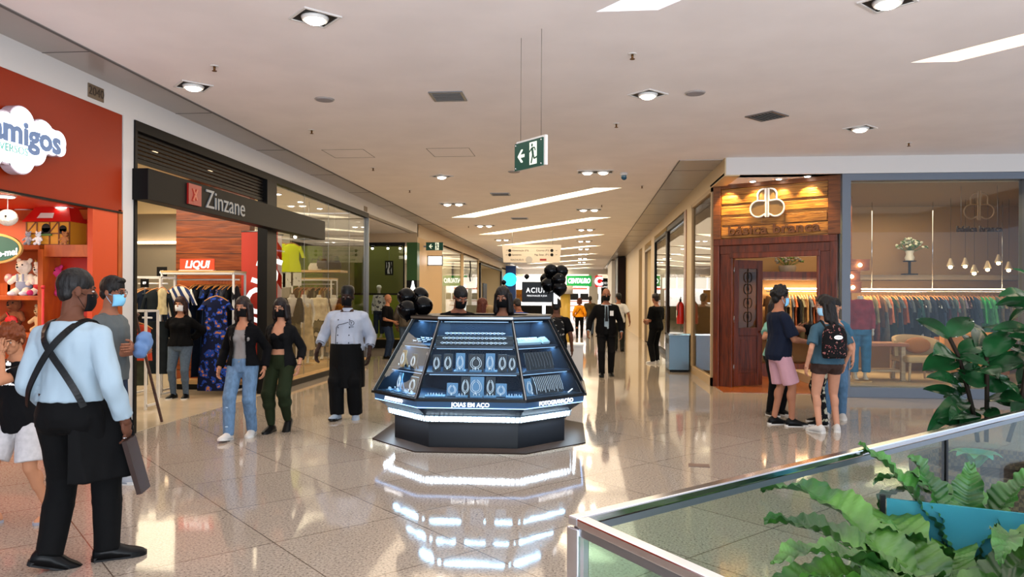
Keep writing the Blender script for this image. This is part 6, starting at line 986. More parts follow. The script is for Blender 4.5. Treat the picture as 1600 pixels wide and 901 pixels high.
    for q in (-1, 1):
        e.ell((q * .031, .0785, .117), (.0125, .0095, .0055)); ir.ell((q * .031, .0868, .117), (.0052, .003, .0052)); bw.beam((q * .016, .094, .138), (q * .048, .082, .141), .008, .005)
        if near: ey = e.build('eye', mat('eye_white', 'b8b0a8', .4), root); ir.build('iris', mat('brow', '140c08', .6), ey); bw.build('eyebrow', mat('brow', '140c08', .6), root); e = MB(HM_); ir = MB(HM_); bw = MB(HM_)
    if not near: e.build('eyes', mat('brow', '140c08', .6), root)
    # hair
    if hair and hair[0] != 'bald':
        kind, hc = hair[0], hair[1]; hm_ = mat('hair_' + hc, hc, .55, bump=.6, vs=40, stretch=(1, 1, .25), spec=.3); hb_ = MB(HM_); L_ = hair[2] if len(hair) > 2 else 0; am = .003
        if kind == 'buzz': hb_.ell((0, -.011, .153), (.0815, .102, .096), n=18, k=12); hb_.ell((0, -.05, .10), (.064, .052, .06))
        elif kind == 'short': hb_.ell((0, -.012, .158), (.084, .104, .098), n=18, k=12); hb_.ell((0, -.052, .10), (.068, .056, .065)); hb_.ell((0, .055, .215), (.055, .04, .026)); [hb_.ell((q * .074, -.0, .13), (.012, .025, .04)) for q in (-1, 1)]
        elif kind == 'curly':
            rr = random.Random(2); hb_.ell((0, -.015, .155), (.092, .108, .10)); hb_.ell((0, -.06, .08), (.07, .05, .06)); am = .006
            for k in range(70):
                a = rr.uniform(0, 2 * PI); v_ = rr.uniform(-.5, 1); c_ = math.sqrt(1 - v_ * v_) if abs(v_) < 1 else 0; q_ = V((math.cos(a) * c_ * .088, math.sin(a) * c_ * .10 - .015, .155 + v_ * .095))
                if q_.y > .05 and q_.z < .185: continue
                hb_.ell(q_, rr.uniform(.018, .028), n=8, k=6)
        else:
            hb_.ell((0, -.014, .158), (.088, .106, .098), n=18, k=12); hb_.ell((0, -.07, .06), (.082, .052, .11)); vol = hair[3] if len(hair) > 3 else 1
            for q in (-1, 1): hb_.caps((q * .075, .012, .15), (q * .085, .0, .15 - L_ * .6), .024, .030 * vol); hb_.caps((q * .078, -.04, .13), (q * .085, -.055, .15 - L_ * .9), .038, .034 * vol)
            hb_.rings([(-L_ + .12, .06 * vol, .028, 0, -.085), (-L_ * .6 + .10, .095 * vol, .045, 0, -.085), (0, .092, .05, 0, -.075), (.12, .085, .05, 0, -.06)], 14)
            if kind == 'pony': hb_ = MB(HM_); hb_.ell((0, -.014, .158), (.084, .104, .096), n=18); hb_.caps((0, -.11, .15), (0, -.12, .15 - L_), .035, .022)
        if hb_: link('hair', remesh(hb_, .008 if near else .013, 2, am, (60, 60, 25)), hm_, root)
    if mask:
        mm = mat('mask_' + mask, mask, .8); g = MB(HM_)
        def mf(u, v): a = (u - .5) * 2.5; zz = .004 + .100 * v; k = .094 + .012 * math.sin(PI * min(1, v + .15)) - .02 * (1 - v) ** 2 * .9; return V((.073 * math.sin(a) * (.9 + .12 * v), .006 + k * 1.02 * math.cos(a) ** .8 + .006 * max(0, math.cos(a * 1.0)) ** 8 * v, zz - .012 * (1 - math.cos(a))))
        g.grid(mf, 14, 8); g.build('mask', mm, root, solid=.003); g = MB(HM_); [MB(HM_).tube([(q * .068, .035, .02), (q * .079, .0, .065), (q * .080, -.022, .10), (q * .079, 0, .10), (q * .068, .035, .09)], .0018, 5).build('mask_loop', mm, root) for q in (-1, 1)]
    # clothes
    def sleeves(mb, L_, off, cuff=.01):
        for sd in 'LR':
            sh, el, wr = J['a' + sd]; ar = (.050 if not fem else .042) * (1 + (w - 1) * .7)
            if L_ <= 0: continue
            mb.ell(sh, ar * 1.05 + off); mb.cone(sh + V((0, 0, .01)), T(((1 if sd == 'R' else -1) * .05, -.015, .93 + .48)), ar * .9 + off, .035 + off * .6, 12)
            if L_ <= 1: mb.cone(sh, sh.lerp(el, L_), ar + off, ar * .9 + off + cuff, 14)
            else: mb.cone(sh, el, ar + off, ar * .85 + off, 14); mb.ell(el, ar * .85 + off); mb.cone(el, el.lerp(wr, L_ - 1), ar * .85 + off, .030 + off + cuff * .6, 14)
    def clo(name, mb, m, amp=.004, cut=None, fr=(16, 16, 8)):
        return link(name, remesh(mb, vx if near else .012, 2, amp, fr, cut), m, root)
    out = {'root': root, 'J': J, 'T': T, 'HM': HM_}
    if bottom:
        m_, ln, lo = bottom[:3]; tp = bottom[3] if len(bottom) > 3 else 1.0; q_ = MB(); tors(q_, .014, -.10, bottom[4] if len(bottom) > 4 else .07)
        for q in (-1, 1): q_.ell(T((q * .072, -.052 if fem else -.036, .93 - .05)), (.098 * w, (.090 if fem else .086) * w, .105 if fem else .095)); q_.ell(T((0, 0, .93 - .08)), (.10, .10, .07))
        for sd in 'LR':
            hip, kn, ank, f = J[sd]; th = (.084 if not fem else .088) * w
            if ln < 1: e_ = hip.lerp(kn, ln); q_.ell(hip, th + .012); q_.cone(hip, e_, th + .012, th * (1 - .3 * ln) + lo, 16)
            else:
                q_.caps(hip, kn, th + .014, .060 + lo * .8, 16); e_ = kn.lerp(ank + V((0, 0, -.03)), min(1.0, ln - 1)); q_.ell(kn, .066 + lo * .9); q_.cone(kn, e_, .062 + lo * .8, (.043 + lo) * tp, 16); q_.ell(kn.lerp(e_, .35), .062 + lo * .8)
        out['bottom'] = clo('trousers' if ln > 1 else 'shorts', q_, m_, .006 if lo > .012 else .003)
    if top:
        m_, sl, hem = top[:3]; off = top[3] if len(top) > 3 else .012; q_ = MB(); tors(q_, off, hem, top[4] if len(top) > 4 else (.50 if not fem else .47), fl=.05 if off > .012 else 0); sleeves(q_, sl, off, .014 if sl <= 1 else .004)
        if fem:
            for q in (-1, 1): q_.ell(T((q * .066, .085 * w, .93 + .32)), (.062 * w + off * .5, .052 * w + off * .6, .058 * w))
        out['top'] = clo('shirt', q_, m_, .009, None, (20, 20, 9))
    if jacket:
        m_, sl, hem, op = jacket[:4]; q_ = MB(); tors(q_, .030, hem, .49 if not fem else .46, fl=.06); sleeves(q_, sl, .022, .004)
        if fem:
            for q in (-1, 1): q_.ell(T((q * .066, .085 * w, .93 + .32)), (.064 * w, .065 * w, .06 * w))
        Ti = Rl.inverted()
        def cut(c): u = Ti @ (c - V((0, 0, hz))); u = Matrix.Rotation(math.radians(twist), 3, 'Z') @ u; return u.y > .03 and abs(u.x) < op * (1 - .25 * (u.z / .5)) and abs(u.x) < .14
        out['jacket'] = clo('jacket', q_, m_, .006, cut if op else None)
    if apron:
        m_, z0_, z1_ = apron; q_ = MB(); q_.rings([(z0_, .20 * w, .17 * w), ((z0_ + z1_) / 2, .20 * w, .16 * w), (z1_, .165 * w + .02, .125 * w + .03 + belly * .6)], 24, (0, .01 + belly * .3, 0)); out['apron'] = clo('apron', q_, m_, .008, None, (14, 14, 2))
    if shoe:
        for sd, q in (('L', -1), ('R', 1)):
            sb_ = MB(); so = MB(); foot(sb_, J[sd], .006, q, so)
            if shoe[0] == 'flip':
                a = so.build('sandal', mat('sandal_grey', '8a8890', .6), root); st = MB(); F = footM(J[sd], q); st.M = F; st.tube([(-.04, .05, .03), (0, .11, .062), (.012, .155, .03)], .005); st.tube([(.04, .05, .03), (.012, .12, .062)], .005); st.build('strap', mat('sandal_grey', ''), a)
            else: a = sb_.build('shoe', shoe[0], root); so.build('sole', shoe[1], a)
    if extra: extra(out)
    return out
def _tomb(me): m = MB(); m.v = [tuple(v.co) for v in me.vertices]; m.f = [tuple(p.vertices) for p in me.polygons]; return m
def footM(j, q):
    hip, kn, ank, f = j; return Matrix.Translation(ank) @ Matrix.Rotation(-math.radians(f[3]), 4, 'Z') @ Matrix.Rotation(-math.radians(f[4]), 4, 'X') @ Matrix.Translation((0, 0, -.085))
def foot(b, j, off, q, sole=None):
    F = footM(j, q); o = b.M; b.M = F; R = []
    for y_, hw_, zt in ((-.078, .018, .05), (-.066, .034, .085), (-.03, .040, .105), (.02, .042, .105), (.07, .046, .078), (.12, .049, .056), (.165, .044, .044), (.195, .028, .032), (.205, .010, .022)):
        R.append([V(((hw_ + off) * math.cos(a), y_ * (1 + off), .012 + (zt + off - .012) * max(0, math.sin(a)) ** .8)) for a in [2 * PI * k / 16 for k in range(16)]])
    b.loft(R); b.M = o
    if sole is not None:
        out = [(y_, hw_) for y_, hw_ in ((-.085, .018), (-.07, .040), (-.02, .044), (.03, .043), (.08, .050), (.13, .054), (.175, .048), (.205, .028), (.215, .008))]; pts = [(h_, y_) for y_, h_ in out] + [(-h_, y_) for y_, h_ in reversed(out)]; sole.M = F; sole.poly(pts, .024, Matrix.Translation((0, 0, 0))); sole.M = None
# ---- the cast
W_sole = mat('sole_white', 'c8c4be', .6); shirt_w = mat('shirt_white', '92a4b0', .8, spec=.2); blk_c = M_blackcloth; blk_t = mat('black_trousers', '060607', .85, spec=.15); jeans = mat('jeans_blue', '4c6a86', .85, var=.12, vs=30, stretch=(1, 1, .5), spec=.2); jeansd = mat('jeans_dark', '1c2a40', .85, var=.1, vs=30, spec=.2); jeansg = mat('jeans_grey', '4a5868', .85, var=.1, vs=30, spec=.2); shoe_b = mat('shoe_black', '0a0a0b', .35); shoe_w = mat('shoe_white', 'b8b4b0', .5); shoe_g = mat('shoe_grey', '8a9098', .6)
def straps(out):
    r = out['root']; T = out['T']; b = MB()
    def sp(x_, y_, z_): return T((x_, y_, .93 + z_))
    bk = -.148
    b.tube([sp(-.115, .10, .40), sp(-.115, .03, .505), sp(-.105, -.06, .50), sp(-.075, -.125, .43), sp(0, bk + .01, .30), sp(.09, bk, .17), sp(.15, -.125, .06), sp(.165, -.04, .02)], .0001); b = MB()
    for path in ([(-.10, .09, .47), (-.105, .02, .512), (-.09, -.07, .490), (-.05, -.132, .42), (.01, -.150, .33), (.08, -.146, .22), (.13, -.135, .12), (.155, -.11, .03)], [(.10, .09, .47), (.105, .02, .512), (.09, -.07, .490), (.05, -.132, .42), (-.01, -.153, .33), (-.08, -.148, .22), (-.13, -.137, .12), (-.155, -.11, .03)]):
        P_ = [sp(q[0] * 1.03, q[1] * (1.20 if q[2] < .45 else 1.08) , q[2] + (.012 if q[2] > .45 else 0)) for q in path]
        pts = []
        for i in range(len(P_) - 1):
            p0, p1, p2, p3 = P_[max(0, i - 1)], P_[i], P_[i + 1], P_[min(len(P_) - 1, i + 2)]
            for k in range(5): t_ = k / 5; pts.append(.5 * ((2 * p1) + (p2 - p0) * t_ + (2 * p0 - 5 * p1 + 4 * p2 - p3) * t_ ** 2 + (3 * p1 - p0 - 3 * p2 + p3) * t_ ** 3))
        pts.append(P_[-1]); R = []
        for i, q in enumerate(pts):
            d = (pts[min(i + 1, len(pts) - 1)] - pts[max(0, i - 1)]).normalized(); n_ = V((q.x * .6, q.y, max(0, (q.z - 1.36)) * 3)).normalized(); s_ = d.cross(n_).normalized(); R.append([q + s_ * a_ * .018 + n_ * c_ for a_, c_ in ((-1, -.004), (1, -.004), (1, .006), (-1, .006))])
        b.loft(R, smooth=False)
    b.build('crossed_straps', M_black, r); b = MB(); b.rings([(.985, .172, .135), (1.02, .170, .133)], 24); b.build('belt', mat('belt_brown', '3a2214', .5), r)
    b = MB(); b.beam(sp(.30, .10, -.18), sp(.37, .16, -.50), .03, .12, (0, 1, 0)); b.build('folder', mat('folder_brown', '2a1812', .5), r)
    q_ = MB(); q_.loft([[V((.16 + a_ * .10 * (1 if k_ else .6), .02 + a_ * .14, z_)) for a_ in (-1, -.3, .4, 1)] + [V((.19 + a_ * .10 * (1 if k_ else .6) + .015 * k_, .04 + a_ * .14, z_)) for a_ in (1, .4, -.3, -1)] for k_, z_ in ((0, .99), (1, .80), (2, .66), (4, .50))]); link('apron', remesh(q_, .012, 2, .006), mat('black_apron', '050506', .8, spec=.15), r)
    b = MB(); b.tube([out['J']['aR'][2] + V((.03 * math.cos(a) * .4, .03 * math.sin(a) * .4, -.11)) for a in [2 * PI * k / 10 for k in range(10)]], .002, 5, True); b.build('ring', M_chrome, r)
person('man in white shirt with crossed black straps and black trousers, back to us', -3.07, 4.18, -6, 1.80, 1.02, skin='5a3626', look=(48, 4), twist=8, feet={'R': (.16, .12, 0, 62, 0), 'L': (-.08, -.06, .02, 58, 18)}, hands={'R': (.29, .06, .85), 'L': (-.20, .14, .92)}, hands_or={'L': (None, None, (-.1, -1, -.2))}, hz=.915, hair=('buzz', '0a0706'), mask='0a0a0c', top=(shirt_w, 1.93, .05, .020, .515), bottom=(blk_t, 2, .030, 1.0, .08), shoe=(shoe_b, M_black), extra=straps, lean=3)
def glasses(out):
    b = MB(out['HM']); [b.tube([(q * .034 + .024 * math.cos(a), .100 - .006 * abs(math.cos(a)), .116 + .016 * math.sin(a)) for a in [2 * PI * k / 14 for k in range(14)]], .0024, 5, True) for q in (-1, 1)]; b.tube([(-.01, .101, .118), (.01, .101, .118)], .0022); [b.tube([(q * .058, .092, .120), (q * .079, .04, .118), (q * .082, -.01, .112)], .0022) for q in (-1, 1)]; b.build('glasses', M_black, out['root'])
def graym(out):
    glasses(out); r = out['root']; b = MB(); b.ell((.02, .30, 1.20), (.11, .06, .09)); b.ell((.09, .30, 1.14), (.08, .06, .08)); link('blue_bundle', remesh(b, .012, 2, .015, (18, 18, 18)), mat('bundle_blue', '5a7aa8', .85), r)
person('man in grey t-shirt with glasses and light blue mask beside the toy shop', -4.14, 6.15, 82, 1.79, 1.02, skin='8a5a44', look=(4, 6), feet={'R': (.09, .10, 0, 5, 0), 'L': (-.10, -.08, 0, -5, 0)}, hands={'R': (-.04, .27, 1.12), 'L': (.12, .25, 1.16)}, hands_or={'R': ((-1, .15, .1), (0, -1, 0)), 'L': ((1, .15, 0), (0, -1, 0))}, hair=('short', '0c0806'), mask='7fc4e8', top=(mat('tshirt_grey', '4c5254', .85), .75, -.06, .018), bottom=(jeansd, 2, .018), shoe=(shoe_g, W_sole), extra=graym)
def boy(out):
    T = out['T']
    for i, (s_, z_) in enumerate((('de', .50), ('mentido', .445), ('Leveza', .39), ('Que bom', .335))): text(s_, .052, facing(T((-.10, .160 + .004 * i, .93 + z_)), (-1, -.0, 0)) @ Matrix.Identity(4), M_letterw, out['root'], 'shirt_text', ext=.004, bold=.002)
person('child with curly reddish hair in black t-shirt and white shorts, hand raised to the face', -4.05, 5.00, 192, 1.44, 1.02, skin='b07a5a', look=(-20, 18), lean=4, feet={'R': (.12, .16, 0, 10, 0), 'L': (-.20, -.12, 0, -20, 0)}, hands={'L': (-.03, .20, 1.47), 'R': (.27, .05, .84)}, hands_or={'L': ((.1, .1, 1), (0, -1, 0), (-.6, .2, -1))}, hair=('curly', '6a3010'), top=(mat('tee_black', '0c0c0e', .85), .7, -.12, .022), bottom=(mat('shorts_white', 'b8b4b4', .85, var=.1, vs=20), .85, .05), shoe=('flip', None), hz=.91, extra=boy)
# dress shop assistant
person('woman in black jacket, blue jeans and white mask standing at the dress shop entrance', -6.40, 11.28, 172, 1.62, 1.12, True, skin='a87458', look=(0, 2), feet={'R': (.11, 0, 0, 12, 0), 'L': (-.10, 0, 0, -8, 0)}, hands={'L': (-.12, -.16, 1.02), 'R': (.12, -.16, 1.02)}, hands_or={'L': ((1, 0, -.3), (0, -1, 0), (-1, -.4, 0)), 'R': ((-1, 0, -.3), (0, -1, 0), (1, -.4, 0))}, hair=('long', '2c1410', .24), mask='d8d8dc', top=(blk_c, 1.9, -.02, .024), bottom=(jeansg, 2, .008, .9), shoe=(shoe_b, W_sole))
# the two young women walking towards us
def rips(out):
    J = out['J']; b = MB(); c = MB()
    for sd, sets in (('L', ((1, .02, .085), (0, .55, .05), (1, .35, .04))), ('R', ((1, .02, .085), (0, .65, .06), (1, .8, .04), (1, .25, .045)))):
        hip, kn, ank, f = J[sd]
        for seg, k, wd_ in sets: q = (kn.lerp(ank, k) if seg else hip.lerp(kn, k)); rr_ = .073 if seg else .092 - .02 * k; (c if wd_ < .06 else b).ell(q + V((0, rr_ - .012, 0)), (wd_ / 2, .014, .016 if wd_ > .06 else .009))
    b.build('knee_rips', mat('skin_a87458', ''), out['root']); c.build('frayed_patches', mat('fray', '9ab0c4', .9), out['root']); b = MB(); b.box(-.02, .02, -.01, .01, 0, .02)
person('woman in black jacket, grey top and ripped light jeans with black mask, walking', -3.93, 8.28, 176, 1.64, .98, True, skin='a87458', look=(4, 2), feet={'R': (.09, .22, 0, 4, -8), 'L': (-.08, -.10, 0, -6, 0)}, hands={'R': (.28, .04, .86), 'L': (-.26, -.02, .86)}, hz=.91, hair=('long', '1c0e0a', .30), mask='0a0a0c', top=(mat('tank_grey', '7a7674', .85), 0, .0, .008, .42), jacket=(blk_c, 1.95, -.02, .085), bottom=(mat('jeans_light', '5a7490', .85, var=.16, vs=30, stretch=(1, 1, .5), spec=.2), 2, .022, .95), shoe=(shoe_w, W_sole), extra=rips)
def crop(out): glasses(out); J = out['J']; b = MB(); w_ = J['aL'][2]; b.tube([w_ + V((.032 * math.cos(a), .032 * math.sin(a), .01)) for a in [2 * PI * k / 12 for k in range(12)]], .004, 5, True); b.build('bracelet', M_black, out['root'])
person('woman with glasses and black mask in black open shirt and dark green cargo trousers', -3.66, 8.72, 180, 1.62, .98, True, skin='b07c60', look=(0, 3), feet={'R': (.08, .10, 0, 4, 0), 'L': (-.10, .0, .06, -6, 35)}, hands={'L': (-.27, .06, .87), 'R': (.22, -.04, .90)}, hz=.915, hair=('long', '120808', .26, 1.15), mask='0a0a0c', top=(mat('crop_black', '08080a', .85), 0, .16, .008, .34), jacket=(mat('overshirt_black', '0b0b0d', .85), 1.6, -.12, .10), bottom=(mat('cargo_green', '1c2412', .85, spec=.15), 1.92, .034, .62, .09), shoe=(shoe_b, M_black), extra=crop)
def chef(out):
    r = out['root']; T = out['T']; H_ = out['HM']; b = MB(H_); b.rings([(.165, .088, .106), (.20, .088, .106), (.245, .080, .096), (.268, .05, .06), (.272, .01, .01)], 20, (0, -.012, 0)); b.tube([(-.02, -.11, .18), (-.06, -.13, .10)], .012); b.build('cap', M_black, r); b = MB()
    F = lambda x_, z_: T((x_, .118 * 1.22 * math.sqrt(max(.05, 1 - (x_ / .225) ** 2)) + .045 + .045 * math.exp(-((z_ - .10) / .15) ** 2), .93 + z_))
    [b.ell(F(x_, z_), .008) for x_ in (-.075, .075) for z_ in (.10, .20, .30, .40)]; b.build('buttons', M_black, r); b = MB(); b.tube([F(.10, z_) for z_ in (-.06, 0, .06, .12, .18, .24, .30)] + [F(.07, .335), F(0, .35), F(-.06, .37)], .004); b.build('piping', M_black, r)
    b = MB(); c_ = F(-.10, .36); b.tube([c_ + V((.032 * math.cos(a), .006 - .010 * abs(math.cos(a)), .032 * math.sin(a))) for a in [2 * PI * k / 18 for k in range(18)]], .003, 5, True); b.beam(c_ + V((-.015, .008, .012)), c_ + V((.015, .008, .012)), .005, .005); b.beam(c_ + V((0, .008, .012)), c_ + V((0, .008, -.018)), .005, .005); b.beam(c_ + V((-.03, .006, -.05)), c_ + V((.03, .006, -.05)), .004, .006); b.build('chest_emblem', M_black, r)
    b = MB()
    for sd in 'LR': sh, el, wr = out['J']['a' + sd]; q = el.lerp(wr, .50); d = (wr - el).normalized(); b.cone(q, q + d * .006, .062, .062, 16)
    b.build('cuff_piping', M_black, r); b = MB(); b.rings([(1.425, .075, .072), (1.47, .066, .064)], 18, (0, .0, 0)); b.build('collar', mat('chef_white', 'b0b8c8', .8), r)
person('chef in white double-breasted jacket, long black apron and black cap, walking towards us', -3.16, 9.75, 177, 1.77, 1.18, skin='2e1a12', look=(0, 0), feet={'R': (.10, .12, 0, 8, -4), 'L': (-.12, .02, 0, -14, 10)}, hands={'R': (.38, .10, .90), 'L': (-.31, .06, .86)}, hands_or={'R': ((.05, .25, -1), (-1, .3, 0))}, hair=('buzz', '060404'), mask='08080a', belly=.06, top=(mat('chef_white', '9ca4b4', .8, spec=.2), 1.55, -.02, .03), bottom=(blk_t, 1.97, .05), apron=(mat('black_apron', '050506', .8, spec=.15), .42, 1.0), shoe=(mat('shoe_silver', '8a98a8', .5), M_black), extra=chef, hz=.915)
# kiosk attendants
person('bearded man in black leaning over inside the kiosk', KX - .33, KY - .02, 160, 1.78, 1.0, skin='7a4c38', look=(-12, 22), lean=6, hair=('buzz', '0a0706'), mask='0a0a0c', top=(blk_c, .6, -.05, .016), bottom=(blk_t, 2, .015), shoe=(shoe_b, M_black), hands={'L': (-.20, .22, 1.0), 'R': (.2, .22, 1.0)})
person('woman with long dark hair and black mask inside the kiosk', KX + .22, KY + .05, 182, 1.76, 1.0, True, skin='7e5440', look=(6, 8), hair=('long', '0c0606', .34, 1.3), mask='08080a', top=(blk_c, .8, -.05, .016), bottom=(blk_t, 2, .012), shoe=(shoe_b, M_black), hands={'L': (-.18, .18, 1.0), 'R': (.18, .18, 1.0)})
# people behind, left
def pack_back(m, emblem=None, sz=1):
    def f(out):
        T = out['T']; b = MB(); b.rings([(0, .145, .06), (.05, .165, .09), (.30, .160, .09), (.40, .12, .07), (.43, .05, .03)], 18); me = b.mesh(); o = link('backpack', remesh(b, .012, 2, .003), m, out['root']); M_ = Matrix.Translation(T((0, -.19, .93 + .04))); o.data.transform(M_ @ Matrix.Diagonal((sz, sz, sz, 1)))
        b = MB(); b.rings([(.02, .12, .05), (.18, .12, .055), (.20, .10, .04)], 16); c = b.build('front_pocket', m, o); c.data.transform(M_ @ Matrix.Translation((0, -.06, 0))); b = MB(); [b.tube([T((q * .08, -.13, 1.35)), T((q * .10, -.02, 1.445)), T((q * .11, .10, 1.36)), T((q * .13, .12, 1.20)), T((q * .16, -.02, 1.02))], .014) for q in (-1, 1)]; b.build('straps', M_black, o); b = MB(); b.tube([T((-.03, -.16, 1.40)), T((0, -.17, 1.44)), T((.03, -.16, 1.40))], .007); b.build('loop', M_black, o)
        if emblem: e = MB(); e.M = M_ @ Matrix.Translation((0, -.105, .27)) @ Matrix.Rotation(PI / 2, 4, 'X'); e.poly([(.055 * math.cos(a), .026 * math.sin(a)) for a in [2 * PI * k / 20 for k in range(20)]], .005); e.build('emblem_patch', M_letterw, o); text('VANS', .028, M_ @ Matrix.Translation((0, -.112, .27)) @ Matrix.Rotation(PI / 2, 4, 'X'), M_black, o, 'emblem_letters', ext=.002)
    return f
person('bald man in black t-shirt and dark jeans standing by the green shop', -5.22, 19.5, 95, 1.72, 1.05, skin='a06c50', hair=None, top=(blk_c, .8, -.06, .02), bottom=(jeansd, 2, .015), shoe=(shoe_b, M_black), hands={'R': (.12, .22, 1.02), 'L': (-.2, .15, .95)}, near=False)
def hood(out): T = out['T']; b = MB(); b.ell(T((0, -.09, 1.40)), (.12, .06, .06)); b.ell(T((0, -.02, 1.44)), (.10, .09, .04)); link('hood', remesh(b, .014, 2), mat('hood_grey', '8a8478', .9), out['root'])
person('man in brown-grey hooded sweatshirt and grey jeans seen from behind by the green shop', -4.75, 19.6, 15, 1.76, 1.05, skin='6a4432', look=(30, 0), feet={'L': (-.12, -.05, 0, -6, 0), 'R': (.14, .12, 0, 10, 0)}, hair=('short', '0a0706'), top=(mat('hoodie_brown', '4a4034', .9), 1.95, -.08, .03), bottom=(jeansg, 2, .02), shoe=(shoe_w, W_sole), extra=hood, near=False)
# people behind the kiosk
person('woman with reddish brown long hair behind the kiosk, face turned away', P(754, 480, y=13).x, 13.0, 20, 1.62, 1, True, skin='a06c50', hair=('long', '4a1c0c', .36, 1.1), top=(cloth('4a1c14'), .8, -.05, .02), bottom=(jeansd, 2, .012), shoe=(shoe_b, M_black), near=False, look=(40, 0)); person('person with short blond hair in beige top behind the kiosk', P(766, 480, y=12.2).x, 12.2, 0, 1.50, 1, True, skin='b08060', hair=('short', '8a7048'), top=(cloth('8a7a60'), .8, -.05, .02), bottom=(jeansg, 2, .012), shoe=(shoe_w, W_sole), near=False)
person('person in royal blue shirt bending forward behind the kiosk', P(816, 480, y=14).x, 14.0, 330, 1.66, 1.05, skin='7a4c38', lean=16, look=(0, 20), hair=('short', '140a08'), top=(cloth('16408a'), .8, -.05, .02), bottom=(jeansd, 2, .012), shoe=(shoe_b, M_black), near=False)
person('man with patterned dark backpack standing behind the right side of the kiosk', P(869, 500, y=12.1).x, 12.1, 5, 1.62, 1.05, skin='5a3828', hair=('short', '0a0706'), top=(blk_c, .7, -.05, .02), bottom=(blk_t, 2, .015), shoe=(shoe_b, M_black), near=False, extra=pack_back(floral('pack_print', '0c0c0e', '8a8680', None, 16, .32), sz=1.05))
# corridor walkers
def badge(out): T = out['T']; b = MB(); b.box(-.035, .035, -.004, .004, -.05, .05); o = b.build('badge', mat('badge_white', 'c8c8c8', .5), out['root']); o.location = T((-.10, .165, 1.26)); b = MB(); b.rings([(0, .03, .012), (.30, .016, .010)], 8); t_ = b.build('tie', M_black, out['root']); t_.data.transform(Matrix.Translation(T((0, .158, 1.10))) @ Matrix.Rotation(.06, 4, 'X')); b = MB(); [b.cone(out['J']['a' + q][1].lerp(out['J']['a' + q][2], .93), out['J']['a' + q][2], .033, .034, 12) for q in 'LR']; b.build('shirt_cuffs', shirt_w, out['root'])
person('security guard in black suit, white collar and black mask walking towards us', .50, 15.75, 178, 1.84, 1.06, skin='8a5a44', look=(0, 3), feet={'R': (.09, .14, 0, 6, -4), 'L': (-.10, -.06, 0, -6, 8)}, hands={'R': (.36, .10, .90), 'L': (-.30, .08, .88)}, hair=('bald', '0'), mask='08080a', top=(shirt_w, 0, 0, .012), jacket=(blk_c, 1.93, -.14, .045), bottom=(blk_t, 2, .018), shoe=(shoe_b, M_black), extra=badge)
person('man in white t-shirt and dark trousers walking away at the right of the corridor', 1.12, 23.3, 5, 1.80, 1.06, skin='8a5a44', look=(-30, 0), feet={'R': (.12, -.10, 0, 10, 10), 'L': (-.08, .14, 0, -6, 0)}, hair=('short', '0a0706'), top=(mat('tee_white', 'c8c4c0', .85), .8, -.06, .022), bottom=(cloth('1c1e1a'), 2, .02), shoe=(shoe_b, M_black), near=False, hands={'R': (.34, .05, .9)})
def cross(out): T = out['T']; b = MB(); b.tube([T((.12, -.05, 1.42)), T((.05, -.13, 1.3)), T((-.08, -.135, 1.12)), T((-.17, -.06, .98))], .012); b.ell(T((-.20, 0, .95)), (.04, .09, .08)); b.build('shoulder_bag', M_black, out['root'])
person('woman in yellow-orange sweater and black trousers walking away with a shoulder bag', -.12, 31.3, 0, 1.66, 1.08, True, skin='a06c50', feet={'R': (.1, .1, 0, 0, 0), 'L': (-.1, -.12, .03, 0, 15)}, hair=('long', '4a1c0c', .16), top=(cloth('d88a18'), 1.6, -.02, .028), bottom=(blk_t, 2, .012), shoe=(shoe_b, M_black), extra=cross, near=False)
person('man in olive brown jacket and jeans walking away beside the woman in yellow', .34, 33.0, 0, 1.74, 1.1, skin='6a4432', feet={'R': (.1, .1, 0, 0, 0), 'L': (-.1, -.1, 0, 0, 0)}, hair=('short', '0a0706'), top=(cloth('3c3424'), 1.95, -.08, .034), bottom=(jeansg, 2, .02), shoe=(shoe_b, M_black), near=False)
person('man in black t-shirt and black trousers looking into the right-hand shop window', 1.86, 19.0, 315, 1.76, 1.08, skin='8a5a44', look=(10, 6), feet={'R': (.10, .05, 0, 10, 0), 'L': (-.12, -.02, 0, -10, 0)}, hands={'L': (-.10, .26, 1.08), 'R': (.12, .26, 1.06)}, hair=('short', '140a08'), top=(blk_c, .85, -.10, .024), bottom=(blk_t, 2, .03), shoe=(shoe_w, W_sole), near=False)
# group in front of the boutique
def vans(out): b = MB(); 
navytee = mat('tee_navy', '0a1224', .85, spec=.2); pinksh = mat('shorts_pink', 'b88a94', .85)
person('young man in navy t-shirt, pink shorts and blue mask facing right', 2.53, 9.85, 78, 1.79, 1.0, skin='9a664c', look=(4, 4), feet={'R': (.09, .13, 0, 8, 0), 'L': (-.08, -.02, 0, -4, 0)}, hands={'R': (.13, .33, 1.06), 'L': (-.12, .30, 1.18)}, hands_or={'R': ((.1, 1, -.25), (0, .2, 1)), 'L': ((.2, .8, .6), (1, 0, 0))}, hair=('curly', '0a0706'), mask='7fc4ea', top=(navytee, .85, -.10, .022), bottom=(pinksh, .92, .045, 1, .03), shoe=(shoe_b, W_sole))
def holder(out):
    J = out['J']; w_ = J['aL'][2]; sh, el, _ = J['aL']; d = (w_ - el).normalized(); c = w_ + d * .09 + V((0, .02, .04)); b = MB(); b.cone(c + V((0, 0, -.07)), c + V((0, 0, .02)), .012, .026, 14); o = b.build('cone', mat('wafer', 'b88a50', .7), out['root']); b = MB(); b.ell(c + V((0, 0, .045)), (.032, .032, .036)); b.build('ice_cream', mat('ice_white', 'e0dcd8', .6), o)
    glob = None
floralp = floral('flower_trousers', '0c0c10', '9a9a84', 'b8b0a0', 13, .33)
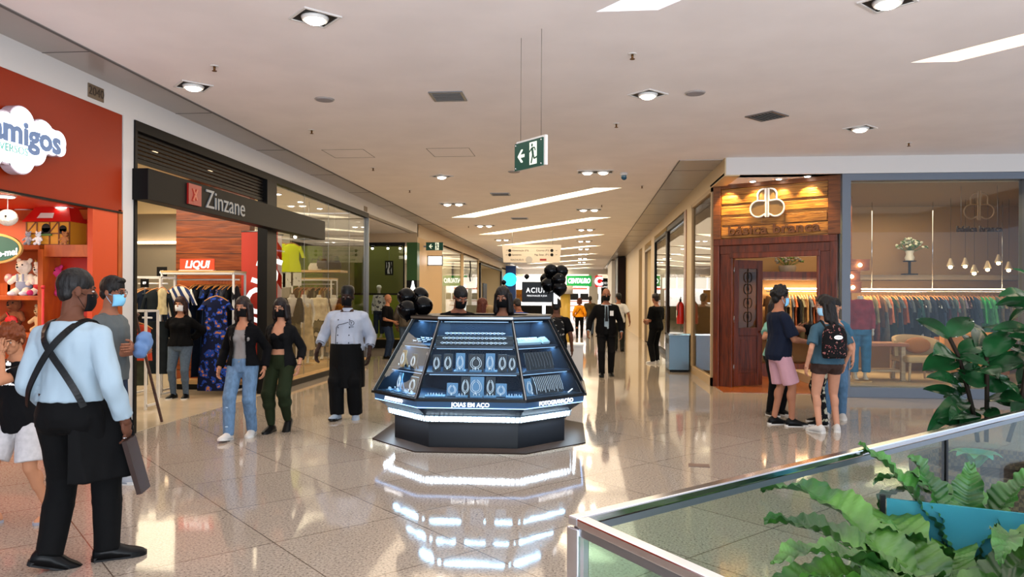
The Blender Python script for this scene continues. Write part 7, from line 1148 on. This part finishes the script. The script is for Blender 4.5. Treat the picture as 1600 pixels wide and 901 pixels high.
person('woman in black top and floral trousers reaching an ice cream towards the young man', 3.16, 10.05, 278, 1.68, 1.05, True, skin='a87458', look=(0, 0), feet={'R': (.12, 0, 0, 6, 0), 'L': (-.18, .05, 0, -12, 0)}, hands={'L': (-.16, .52, 1.34), 'R': (.22, .10, .92)}, hands_or={'L': ((0, 1, .2), (1, 0, 0), (-.3, 0, -1))}, hair=('long', '0a0606', .26), top=(blk_c, 1.0, -.06, .018), bottom=(floralp, 2, .028, 1.1), shoe=(shoe_b, W_sole), extra=holder)
person('woman in teal t-shirt and brown shorts with a flowered black backpack, back to us', 3.00, 9.42, 352, 1.66, 1.10, True, skin='b8846a', look=(-62, 6), feet={'R': (.14, .02, 0, 20, 0), 'L': (-.12, -.04, 0, -22, 0)}, hands={'L': (-.27, .0, .86), 'R': (.26, .06, .88)}, hair=('long', '0c0606', .34, 1.35), mask='9ccbe8', top=(mat('tee_teal', '2c4c5c', .85), .8, -.04, .018), bottom=(mat('shorts_brown', '2e1810', .85), .34, .016), shoe=(shoe_w, W_sole), extra=pack_back(floral('flower_pack', '0a0a0c', '8a4a4c', 'b8a890', 22, .26), True))
def cone2(out):
    J = out['J']; w_ = J['aR'][2]; c = w_ + V((0, .03, .06)); b = MB(); b.cone(c + V((0, 0, -.07)), c + V((0, 0, .02)), .012, .026, 14); o = b.build('cone', mat('wafer', ''), out['root']); MB().ell(c + V((0, 0, .045)), (.032, .032, .036)).build('ice_cream', mat('ice_white', ''), o)
person('person in pale green top and black trousers half hidden behind the young man', 2.72, 10.75, 150, 1.64, 1.0, True, skin='a87458', hands={'R': (.16, .24, 1.30), 'L': (-.22, .05, .90)}, hands_or={'R': ((0, .4, 1), (-1, 0, 0))}, hair=('long', '140a08', .2), mask='9ccbe8', top=(mat('top_mint', '6a9a8a', .85), .6, -.04, .02), bottom=(blk_t, 2, .02), shoe=(shoe_b, W_sole), extra=cone2)
def bareshoulder(out): pass
person('woman in blue off-shoulder top and blue jeans partly hidden behind the backpack woman', 3.46, 10.55, 200, 1.64, .98, True, skin='b8846a', hair=('pony', '0c0606', .2), top=(mat('top_blue', '2c5a74', .85), .5, -.04, .016, .36), bottom=(jeans, 2, .012), shoe=(shoe_w, W_sole), look=(0, 10))
bpy.data.scenes.remove(TS)
